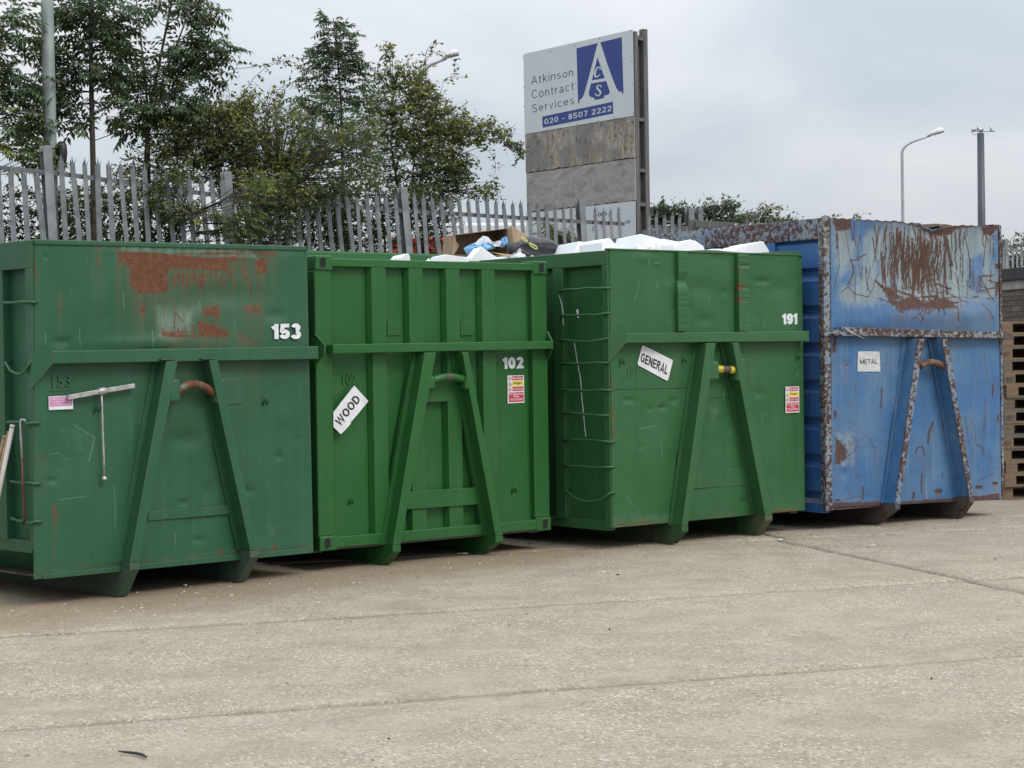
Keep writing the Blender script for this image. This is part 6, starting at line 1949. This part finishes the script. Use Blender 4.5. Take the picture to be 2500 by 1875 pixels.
plant('bramble_bush', 'bare tangled bramble behind the distant fence above the brick shed', 'shrub', 2480, .8, [([(2480, 660), (2480, 600)], .01, .004, 0)],
      [(2470, 640, 30, 16, 20, -.2), (2500, 630, 30, 18, 22, -.2), (2450, 645, 24, 12, 14, -.2), (2490, 600, 34, 16, 12, -.2)], 'bush', M_LEAFY, TG, 1.0, canes=[([(2440, 640), (2470, 580), (2500, 570)], .005), ([(2470, 640), (2480, 590), (2520, 575)], .004), ([(2500, 640), (2465, 590), (2445, 580)], .004)])
plant('bindweed', 'green bindweed climbing the lower white panel of the company sign', 'shrub', 1375, .55, [([(1375, 640), (1372, 580)], .005, .002, 0)],
      [(1355, 575, 18, 22, 16, .1), (1380, 590, 22, 26, 26, .0), (1350, 605, 26, 20, 18, .05), (1400, 600, 26, 22, 16, -.05), (1340, 550, 10, 14, 6, .1)], 'bush', M_LEAFY, TG, 1.0)

# ------------------------------------------------------------------ vehicles glimpsed through the fence
M_VRED = plain('van_red', (0.42, 0.035, 0.025), .35, .1, 3)
M_VWHI = plain('van_white', (0.66, 0.67, 0.69), .35, .05, 3)
M_VGLS = plain('van_glass', (0.03, 0.035, 0.04), .1, .1, 3)
M_TYRE = plain('tyre_rubber', (0.02, 0.02, 0.02), .9, .2, 8)


def van(label, px, py_top, Y, rz, mat, L=4.9, W=1.95):
    p = at_y(px, py_top, Y)
    H = p.z - BANK
    r = empty('parked_van', (p.x, p.y, BANK), rz, label, 'van', 'vans parked beyond the fence')
    k = H / 1.95
    prof = [(-L / 2, .35), (L / 2 - .1, .35), (L / 2, .6), (L / 2 - .05, 1.0 * k), (L / 2 - .75, 1.15 * k), (L / 2 - 1.35, 1.86 * k), (L / 2 - 1.7, H), (-L / 2 + .12, H), (-L / 2, 1.8 * k)]
    MB().prism([(x, -W / 2, z) for x, z in prof], [(x, W / 2, z) for x, z in prof]).build('body', mat, r, .05)
    for s in (-1, 1):
        y = s * (W / 2 + .004)
        q = [(L / 2 - 1.0, 1.2 * k), (L / 2 - 1.5, 1.72 * k), (L / 2 - 2.2, 1.72 * k), (L / 2 - 2.2, 1.2 * k)]
        MB().prism([(x, y, z) for x, z in q], [(x, y - s * .003, z) for x, z in q]).build('side_window', M_VGLS, r)
        for x in (-L / 2 + .95, L / 2 - .95):
            t = MB().tube([(x, s * (W / 2 - .2), .33), (x, s * (W / 2 + .01), .33)], .33, 20).build('wheel', M_TYRE, r)
            MB().tube([(x, s * (W / 2 + .011), .33), (x, s * (W / 2 + .02), .33)], .19, 14).build('hub', M_LAMPG, t)
        MB().box(L / 2 - .13, L / 2 - .02, s * .72 - .14, s * .72 + .14, .72, .9).build('headlight', M_GLASS, r)
    q = [(L / 2 - .80, 1.2 * k), (L / 2 - 1.34, 1.82 * k)]
    MB().hexa([(q[0][0] + .02, -W / 2 + .12, q[0][1]), (q[0][0] + .02, W / 2 - .12, q[0][1]), (q[0][0], W / 2 - .12, q[0][1] - .01), (q[0][0], -W / 2 + .12, q[0][1] - .01),
               (q[1][0] + .03, -W / 2 + .15, q[1][1]), (q[1][0] + .03, W / 2 - .15, q[1][1]), (q[1][0], W / 2 - .15, q[1][1] - .01), (q[1][0], -W / 2 + .15, q[1][1] - .01)]).build('windscreen', M_VGLS, r)
    return r


van('tall red van parked end-on behind the leaning fence and hedge tree', 1035, 577, 36, 1.75, M_VRED, 4.6)
van('white van parked behind the fence left of the company sign', 1235, 553, 35, .2, M_VWHI, 5.4)

# ------------------------------------------------------------------ load of the GENERAL container
g = G('polystyrene')
o = g.co()
nv = g.voro(o, 160, 0)
g.bump(nv, .25, .003)
M_FOAM = g.out(g.mix(g.noise(o, 5, 4), (0.78, 0.80, 0.83), (0.86, 0.87, 0.89)), .7)
M_CARD = plain('cardboard', (0.36, 0.255, 0.16), .85, .12, 9, 0, .1)
M_CARDI = plain('cardboard_inside', (0.30, 0.215, 0.135), .9, .12, 9)
g = G('bin_bag_black')
o = g.co()
nn_ = g.noise(o, 9, 5, .6, 1.0)
g.bump(nn_, .8, .03)
M_BAG = g.out((0.022, 0.023, 0.027), g.rng(nn_, .3, .7, .28, .5), 0, .6)
M_TIE = plain('drawstring_yellow', (0.70, 0.66, 0.22), .5, .08, 9)
M_BLUEF = plain('plastic_film_blue', (0.22, 0.48, 0.78), .25, .2, 9, 0, .3)
M_CLEARF = plain('plastic_film_pale', (0.58, 0.63, 0.68), .2, .15, 9, 0, .3)

# uneven heap of mixed foam waste that fills the container
nx, nz = 44, 90
U, V_ = np.meshgrid(np.linspace(-1.14, 1.14, nx), np.linspace(.05, 5.8, nz), indexing='ij')
Zh = 2.50 + .05 * np.sin(U * 4) * np.cos(V_ * 2.1) + .03 * rng.normal(0, 1, U.shape)
Zh = Zh + .10 * np.exp(-((V_ - 2.6) / 1.0) ** 2)
idx = np.arange(nx * nz).reshape(nx, nz)
Q = np.stack([idx[:-1, :-1], idx[1:, :-1], idx[1:, 1:], idx[:-1, 1:]], -1).reshape(-1, 4)
heap = np_mesh('foam_waste', np.stack([U, V_, Zh], -1).reshape(-1, 3), Q, M_FOAM, None)
heap.location, heap.rotation_euler = fr3.o, (0, 0, fr3.phi)
tag(heap, 'crumbled white foam waste filling the green container up to its rim', 'foam waste', kind='stuff')


def local3(px, py, Yl):
    return fr3.loc(px, py, Yl)


def foam(label, outline, Yl, depth, tilt):
    """a chunk of packaging foam: the outline seen from the front, its back smaller and lower, rounded edges"""
    P = [local3(*R('E', *p), Yl) for p in outline]
    c = sum(P, Vector()) / len(P)
    base = Vector((c.x, Yl, min(p.z for p in P)))
    r = MB()
    a = [p - base for p in P]
    b = []
    for p in a:
        q = (p - (c - base)) * .88 + (c - base)
        b.append(Vector((q.x + tilt * depth, depth, q.z - .01)))
    r.prism(a, b)
    o = r.build('foam_block', M_FOAM, None, .006)
    o.matrix_world = Matrix.Translation(fr3.o) @ Matrix.Rotation(fr3.phi, 4, 'Z') @ Matrix.Translation(base)
    return tag(o, label, 'foam block', 'white foam blocks heaped in the green container')


foam('white foam slab lying next to the black bag', [(300, 260), (322, 240), (352, 158), (365, 155), (515, 178), (522, 188), (520, 260)], .95, .35, .1)
foam('pointed white foam wedge beside the foam slab', [(535, 260), (540, 160), (592, 130), (604, 134), (668, 205), (668, 260)], .45, .30, -.1)
foam('small ragged foam lump behind the pointed wedge', [(655, 250), (662, 182), (700, 168), (738, 150), (752, 156), (748, 250)], .8, .2, 0)
foam('narrow upright foam offcut next to the largest foam block', [(745, 250), (752, 160), (770, 136), (784, 140), (802, 158), (806, 250)], .7, .2, .1)
foam('largest white foam block with a sloping top edge', [(780, 255), (808, 170), (828, 104), (838, 99), (950, 126), (1000, 140), (1005, 255)], .30, .40, .15)
foam('long flat foam piece behind the largest block', [(985, 250), (1004, 142), (1014, 136), (1140, 160), (1142, 182), (1100, 250)], .75, .3, 0)
foam('low crumpled foam piece in front of the long flat one', [(940, 258), (945, 190), (960, 182), (1085, 178), (1092, 200), (1090, 258)], .2, .25, 0)
foam('twin-peaked foam chunk right of the long flat piece', [(1085, 258), (1098, 195), (1205, 150), (1222, 140), (1240, 148), (1262, 152), (1318, 190), (1345, 258)], .35, .35, .1)
foam('thin foam strip lying flush with the rim', [(1360, 262), (1375, 214), (1460, 212), (1462, 262)], .4, .2, 0)
foam('toothed white foam wedge alone near the right rim', [(1545, 265), (1560, 220), (1600, 200), (1640, 190), (1650, 182), (1690, 176), (1700, 168), (1760, 156), (1782, 156), (1826, 226), (1830, 265)], .4, .35, .1)


for i in range(14):
    u_, v2 = random.uniform(-1.05, 1.0), random.uniform(.15, 2.6)
    n = 5
    lp = [Vector((cos(2 * pi * k / n) * random.uniform(.05, .12), sin(2 * pi * k / n) * random.uniform(.04, .10), random.uniform(-.03, .03))) for k in range(n)]
    hp = [Vector((p.x * random.uniform(.3, .9) + random.uniform(-.03, .03), p.y * random.uniform(.4, .9), p.z + random.uniform(.05, .15))) for p in lp]
    o = MB().prism(lp, hp).build('foam_block', M_FOAM, None, .004)
    o.matrix_world = Matrix.Translation(fr3.o) @ Matrix.Rotation(fr3.phi, 4, 'Z') @ Matrix.Translation((u_, v2, 2.57 + .08 * math.exp(-((v2 - 2.6) / 1.0) ** 2)))
    tag(o, 'small broken foam shard lying between the larger foam blocks', 'foam block', 'white foam blocks heaped in the green container')


def foam2(label, outline, Yl, depth):
    REG['Q'] = (1050, 540, 350 / 2212)
    P = [local3(*R('Q', *p), Yl) for p in outline]
    c = sum(P, Vector()) / len(P)
    base = Vector((c.x, Yl, min(p.z for p in P)))
    a = [p - base for p in P]
    b = [Vector(((p.x) * .9, depth, p.z * .9)) for p in a]
    o = MB().prism(a, b).build('foam_block', M_FOAM, None, .006)
    o.matrix_world = Matrix.Translation(fr3.o) @ Matrix.Rotation(fr3.phi, 4, 'Z') @ Matrix.Translation(base)
    return tag(o, label, 'foam block', 'white foam blocks heaped in the green container')


foam2('rounded foam scrap sticking up alone left of the cardboard box', [(-480, 680), (-440, 560), (-390, 505), (-330, 500), (-310, 540), (-290, 680)], 2.6, .2)
foam2('long low foam panel in front of the cardboard box', [(150, 680), (210, 530), (240, 512), (420, 540), (600, 556), (1050, 556), (1160, 560), (1150, 680)], 1.9, .25)
foam2('foam pyramid standing against the open box', [(620, 620), (640, 560), (780, 392), (800, 395), (960, 510), (1040, 560), (1030, 640)], 1.85, .12)
foam2('foam corner peeping out under the black bag', [(1330, 610), (1345, 530), (1385, 485), (1410, 485), (1480, 520), (1480, 600)], 1.35, .12)

# cardboard box on its side, mouth towards the camera
REG['Q'] = (1050, 540, 350 / 2212)
YB = 2.15
qf = lambda x, y, Yl=YB: local3(*R('Q', x, y), Yl)
c0 = qf(800, 560)
boxr = empty('cardboard_box', Vector(fr3.o) + fr3.e * c0.x + fr3.d * YB + Vector((0, 0, c0.z)), fr3.phi, 'open brown cardboard box full of plastic film on top of the foam', 'box')
ofs = Vector((c0.x, YB, c0.z))
q = lambda x, y, d_=0.0: qf(x, y) - ofs + Vector((0, d_, 0))
TLb, TRb, BRb, BLb = q(385, 215), q(1190, 115), q(1200, 520), q(360, 520)
dp = Vector((.12, .34, .0))


def panel(name, pts, mat, t=Vector((0, .004, .004)), parent=None):
    return MB().prism(pts, [p + t for p in pts]).build(name, mat, parent or boxr)


panel('top_panel', [TLb, TRb, TRb + dp, TLb + dp], M_CARDI, Vector((0, 0, .005)))
panel('side_panel', [TLb, BLb, BLb + dp, TLb + dp], M_CARD, Vector((-.005, 0, 0)))
panel('side_panel', [TRb, BRb, BRb + dp, TRb + dp], M_CARD, Vector((.005, 0, 0)))
panel('bottom_panel', [BLb, BRb, BRb + dp, BLb + dp], M_CARD, Vector((0, 0, -.005)))
panel('back_panel', [TLb + dp, TRb + dp, BRb + dp, BLb + dp], M_CARDI, Vector((0, .005, 0)))
panel('flap', [TRb + Vector((.001, -.002, 0)), q(1200, 70, -.05), q(1355, 245, -.16), q(1210, 420, -.10), BRb + Vector((.001, -.002, 0))], M_CARD, Vector((.004, 0, 0)))
panel('flap', [q(915, 470, -.01), BRb + Vector((0, -.002, 0)), q(1240, 545, -.18), q(1060, 560, -.16)], M_CARD, Vector((0, 0, -.004)))
panel('flap', [TLb + Vector((0, -.002, 0)), q(440, 265, .06), q(545, 360, .10), q(470, 450, .06), BLb + Vector((0, -.002, 0))], M_CARDI, Vector((-.003, .003, 0)))


def crumple(name, label, cat, pts, seed, mat, thick=.05, base_fr=fr3, sub=3):
    """crumpled sheet heap: closed lumpy body inside an outline"""
    r2 = random.Random(seed)
    P = [qf(*p) for p in pts]
    c = sum(P, Vector()) / len(P)
    base = Vector((c.x, YB, min(p.z for p in P)))
    bm = bmesh.new()
    n = len(P)
    rings = []
    for k, (sc, dy) in enumerate(((.25, -thick), (.7, -thick * .7), (1.0, 0), (.6, thick * .8))):
        rings.append([bm.verts.new((P[i] - c) * (sc * (1 + r2.gauss(0, .07))) + c - base + Vector((0, dy + r2.gauss(0, thick * .3), r2.gauss(0, .008)))) for i in range(n)])
    for a, b in zip(rings[:-1], rings[1:]):
        for i in range(n):
            bm.faces.new((a[i], a[(i + 1) % n], b[(i + 1) % n], b[i]))
    bm.faces.new(rings[0])
    bm.faces.new(rings[-1][::-1])
    bmesh.ops.triangulate(bm, faces=bm.faces)
    bmesh.ops.recalc_face_normals(bm, faces=bm.faces)
    me = bpy.data.meshes.new(name)
    bm.to_mesh(me)
    bm.free()
    o = link(name, me, mat)
    o.matrix_world = Matrix.Translation(base_fr.o) @ Matrix.Rotation(base_fr.phi, 4, 'Z') @ Matrix.Translation(base)
    return tag(o, label, cat)


crumple('plastic_film', 'crumpled blue plastic film spilling out of the cardboard box', 'plastic film', [(500, 440), (560, 395), (660, 350), (760, 300), (830, 330), (900, 400), (1030, 410), (930, 450), (800, 480), (660, 480), (570, 500)], 3, M_BLUEF, .07)
crumple('plastic_film', 'pale crumpled plastic bag on top of the blue film in the box', 'plastic film', [(650, 380), (740, 290), (820, 240), (900, 270), (960, 340), (1070, 310), (1080, 400), (980, 395), (880, 370), (760, 330)], 5, M_CLEARF, .06)
crumple('plastic_film', 'small pale blue plastic bundle in the right corner of the cardboard box', 'plastic film', [(1100, 300), (1140, 240), (1185, 235), (1190, 390), (1110, 400), (1085, 350)], 8, M_BLUEF, .04)

# black bin bag with a yellow drawstring, lying on its side
YBG = 1.45
qb = lambda x, y, Yl=YBG: local3(*R('Q', x, y), Yl)
N0, N1 = qb(1370, 340), qb(1950, 420)
bc = qb(1680, 400)
bagbase = Vector((bc.x, YBG, qb(1680, 545).z))
bagr = empty('bin_bag', Vector(fr3.o) + fr3.e * bagbase.x + fr3.d * bagbase.y + Vector((0, 0, bagbase.z)), fr3.phi, 'black bin bag tied with a yellow drawstring lying on the foam', 'bin bag')
sect = [(1215, 440, 62, .02), (1250, 430, 95, .05), (1330, 385, 70, .05), (1375, 350, 42, .035), (1430, 350, 85, .07), (1530, 370, 140, .12), (1680, 390, 152, .15), (1820, 415, 140, .14), (1920, 450, 90, .10), (1985, 480, 30, .03)]
vs, fs = [], []
NA = 28
r2 = random.Random(4)
ph = [r2.uniform(0, 6.28) for _ in range(8)]
for i, (x, y, rz_, ry_) in enumerate(sect):
    c = qb(x, y) - bagbase
    rr = abs(qb(x, y - rz_).z - qb(x, y).z)
    for k in range(NA):
        a = 2 * pi * k / NA
        wob = 1 + .055 * sin(5 * a + ph[0] + i) + .035 * sin(9 * a + ph[1] - i * .7) + r2.gauss(0, .02)
        vs.append((c.x + r2.gauss(0, .006), c.y + ry_ * cos(a) * wob, max(-.02, c.z + rr * sin(a) * wob)))
for i in range(len(sect) - 1):
    for k in range(NA):
        fs.append((i * NA + k, i * NA + (k + 1) % NA, (i + 1) * NA + (k + 1) % NA, (i + 1) * NA + k))
fs += [tuple(range(NA)), tuple(range((len(sect) - 1) * NA, len(sect) * NA))]
bg = MB().add(vs, fs, True).build('sack', M_BAG, bagr)
sb = bg.modifiers.new('sub', 'SUBSURF')
sb.levels = sb.render_levels = 1
tie = lambda pts: [qb(*p) - bagbase + Vector((0, -.13, 0)) for p in pts]
for pts in ([(1372, 330), (1320, 315), (1280, 285), (1292, 262), (1330, 285), (1372, 325)], [(1395, 350), (1450, 372), (1505, 400), (1522, 435), (1490, 440), (1420, 390), (1395, 352)]):
    MB().tube(tie(pts), .006, 6).build('drawstring', M_TIE, bagr)

# flattened sheets peeping over the dented rim of the blue container
for pts, lab in (([(1225, 190), (1300, 175), (1440, 168), (1480, 178), (1400, 200), (1250, 215)], 'pale timber offcut peeping over the dented rim of the blue container'), ([(1440, 178), (1500, 172), (1570, 185), (1560, 205), (1450, 205)], 'grey board end lying right of the pale offcut in the blue container')):
    P = [fr4.loc(*R('G', x, y), .35) for x, y in pts]
    c = sum(P, Vector()) / len(P)
    base = Vector((c.x, .35, min(p.z for p in P)))
    a = [p - base for p in P]
    o = MB().prism(a, [p + Vector((.05, .5, -.02)) for p in a]).build('timber_offcut', M_PAL, None, .003)
    o.matrix_world = Matrix.Translation(fr4.o) @ Matrix.Rotation(fr4.phi, 4, 'Z') @ Matrix.Translation(base)
    tag(o, lab, 'timber', 'timber offcuts in the blue container')

# ------------------------------------------------------------------ tools on the first container
REG['T'] = (100, 900, 320 / 1659)
t_ = lambda x, y, off=-.04: fr1.loc(*R('T', x, y), off)
tb_ = t_(800, 1400)
tool = empty('t_handle_bar', Vector(fr1.o) + fr1.e * tb_.x + fr1.d * tb_.y + Vector((0, 0, tb_.z)), fr1.phi, 'bare steel T-handled bar hanging on the front of container 153', 'tool')
w_ = lambda x, y, off=-.04: t_(x, y, off) - tb_
MB().bar(w_(335, 365), w_(770, 285), .022, .034).build('crosspiece', M_STEEL, tool, .004)
MB().bar(w_(770, 285), w_(1182, 215), .022, .034).build('crosspiece', M_STEEL, tool, .004)
MB().tube([w_(690, 300), w_(740, 290), w_(800, 282), w_(850, 272)], [.008, .028, .03, .008], 10).build('weld_boss', M_STEELD if 'M_STEELD' in globals() else M_STEEL, tool)
MB().tube([w_(765, 300), w_(775, 500), w_(782, 800), w_(795, 1100), w_(800, 1370)], .0075, 8).build('rod', M_STEEL, tool)
MB().tube([w_(800, 1355), w_(801, 1385), w_(800, 1405)], [.008, .020, .022], 8).build('rod_end', M_STEEL, tool)
MB().tube([w_(768, 262), w_(768, 262, -.002)], .008, 6).build('hanger', M_STEEL, tool)

# hooked rod and broom handles on the ladder of container 153
XS = -fr1.W / 2 - .03
s_ = lambda reg, x, y, dx=0: fr1.side(*R(reg, x, y), XS + dx) - Vector((dx * 0, 0, 0))
hb = s_('B', 160, 885)
hr = empty('hooked_rod', Vector(fr1.o) + fr1.e * hb.x + fr1.d * hb.y + Vector((0, 0, hb.z)), fr1.phi, 'hooked steel rod with dark red lower half hanging on a ladder rung', 'tool')
hh = lambda x, y, dx=0: s_('B', x, y, dx) - hb
MB().tube([hh(178, 205, .02), hh(165, 180, -.0), hh(145, 178, -.005), hh(137, 205, -.008), hh(142, 300), hh(150, 440)], .0085, 8).build('bare_section', M_STEEL, hr)
MB().tube([hh(150, 440), hh(155, 640), hh(166, 840), hh(156, 885)], .0085, 8).build('painted_section', plain('rod_red_brown', (0.10, 0.028, 0.026), .5, .3, 12), hr)
M_STICK = plain('broom_stick_wood', (0.36, 0.235, 0.13), .7, .2, 10)
M_STICKG = plain('pole_pale_grey', (0.42, 0.40, 0.38), .5, .15, 10)
for (x0, y0_), (x1, y1_), mt, r_, lab in (((85, 215), (-60, 1480), M_STICKG, .017, 'pale grey pole leaning on the ladder of container 153'), ((60, 260), (-75, 1476), M_STICK, .012, 'slim wooden broom handle leaning behind the pale pole'), ((32, 290), (-92, 1472), M_STICK, .013, 'shorter wooden broom handle leaning beside the slim one')):
    top = s_('B', x0, y0_, -.03)
    wt = Vector(fr1.o) + fr1.e * top.x + fr1.d * top.y + Vector((0, 0, top.z))
    bt = on_ground(x1, y1_)
    o = empty('broom_handle' if mt is M_STICK else 'grey_pole', (bt.x, bt.y, 0), 0, lab, 'handle' if mt is M_STICK else 'pole', None)
    d_ = (wt - bt)
    MB().tube([Vector((0, 0, .002)), d_ * .5, d_], r_, 10).build('shaft', mt, o)
    MB().tube([d_ * .985, d_ * 1.002], r_ * 1.06, 10).build('end_cap', mt, o)

# ------------------------------------------------------------------ litter on the concrete
M_PAPER = plain('paper_scrap', (0.70, 0.70, 0.69), .8, .1, 30)
M_DARKS = plain('rubber_scrap', (0.03, 0.028, 0.026), .8, .2, 20)
M_TWIG = plain('twig_brown', (0.10, 0.075, 0.05), .9, .2, 20)
lit = [((777, 1473), 'p', .05, 'small white paper scrap on the open concrete before container 102'), ((1470, 1397), 'p', .07, 'white foam crumb on the concrete before container 191'), ((1130, 1352), 'p', .10, 'thin white strip lying beneath the front of container 102'), ((452, 1429), 'p', .08, 'pale sliver between the skids of container 153'),
       ((1508, 1404), 'd', .03, 'black crumb next to the white foam crumb'), ((1488, 1537), 'd', .03, 'dark pebble on the middle concrete bay'), ((1900, 1303), 'd', .07, 'dark lump at the concrete joint between the green and blue containers'), ((2430, 1364), 'd', .07, 'thin black strip on the concrete before the pallets'), ((987, 1367), 'b', .06, 'brown crumb beside the skid of container 102'),
       ((1292, 1328), 'd', .06, 'black crumb in the shadow right of container 102'), ((949, 1805), 'd', .02, 'tiny black stone on the nearest concrete bay'), ((2274, 1657), 'd', .06, 'thin dark twig on the nearest concrete bay'), ((1905, 1318), 'p', .05, 'white crumb by the dark lump at the joint'), ((2125, 1332), 'p', .09, 'pale strip on the concrete before the blue container')]
for (x, y), k, L, lab in lit:
    p = on_ground(x, y)
    a = random.uniform(0, pi)
    m = MB()
    n = 7
    w = .35 if k != 'd' or L < .06 else .12
    lp = [Vector((cos(2 * pi * i / n) * L / 2 * random.uniform(.75, 1.1), sin(2 * pi * i / n) * L / 2 * w * random.uniform(.7, 1.2), random.uniform(.002, .006))) for i in range(n)]
    m.prism(lp, [q_ + Vector((0, 0, random.uniform(.004, .012 if k == 'p' else .008))) for q_ in lp])
    o = m.build('litter_scrap', {'p': M_PAPER, 'd': M_DARKS, 'b': M_TWIG}[k], None)
    o.location, o.rotation_euler = (p.x, p.y, -.004), (0, 0, a)
    tag(o, lab, 'litter', 'litter on the concrete')
pts = [on_ground(*p) for p in ((290, 1838), (310, 1841), (330, 1843), (348, 1847), (358, 1853))]
tw = MB().tube([p - pts[2] + Vector((0, 0, .008)) for p in pts], [.003, .006, .007, .007, .004], 6).build('rubber_strip', M_DARKS)
tw.location = pts[2]
tag(tw, 'curved black rubber strip on the nearest concrete bay', 'litter', 'litter on the concrete')
# fine grit and wood splinters: too many and too small to count
V_, F_ = [], []
for i in range(650):
    t = random.random()
    if random.random() < .6:
        a, b = front_line[min(3, int(t * 4))], front_line[min(3, int(t * 4)) + 1]
        s = (t * 4) % 1
        x = a[0] * (1 - s) + b[0] * s + random.gauss(.3, .5)
        y = a[1] * (1 - s) + b[1] * s - abs(random.gauss(0, .9)) + .3
    else:
        x, y = random.uniform(-4, 6), random.uniform(7.5, 18)
    L, w, an = random.uniform(.004, .018), random.uniform(.002, .005), random.uniform(0, pi)
    c, s2 = cos(an), sin(an)
    b = len(V_)
    for u, w2, z in ((-L, -w, -.004), (L, -w, -.004), (L, w, -.004), (-L, w, -.004), (0, 0, .006)):
        V_.append((x + u * c - w2 * s2, y + u * s2 + w2 * c, z))
    F_ += [(b, b + 1, b + 4), (b + 1, b + 2, b + 4), (b + 2, b + 3, b + 4), (b + 3, b, b + 4)]
gr = np_mesh('grit', np.array(V_), np.array(F_), plain('grit_pale', (0.36, 0.32, 0.26), .9, .5, 3))
tag(gr, 'scattered pale grit and splinters on the concrete in front of the containers', 'grit', kind='stuff')
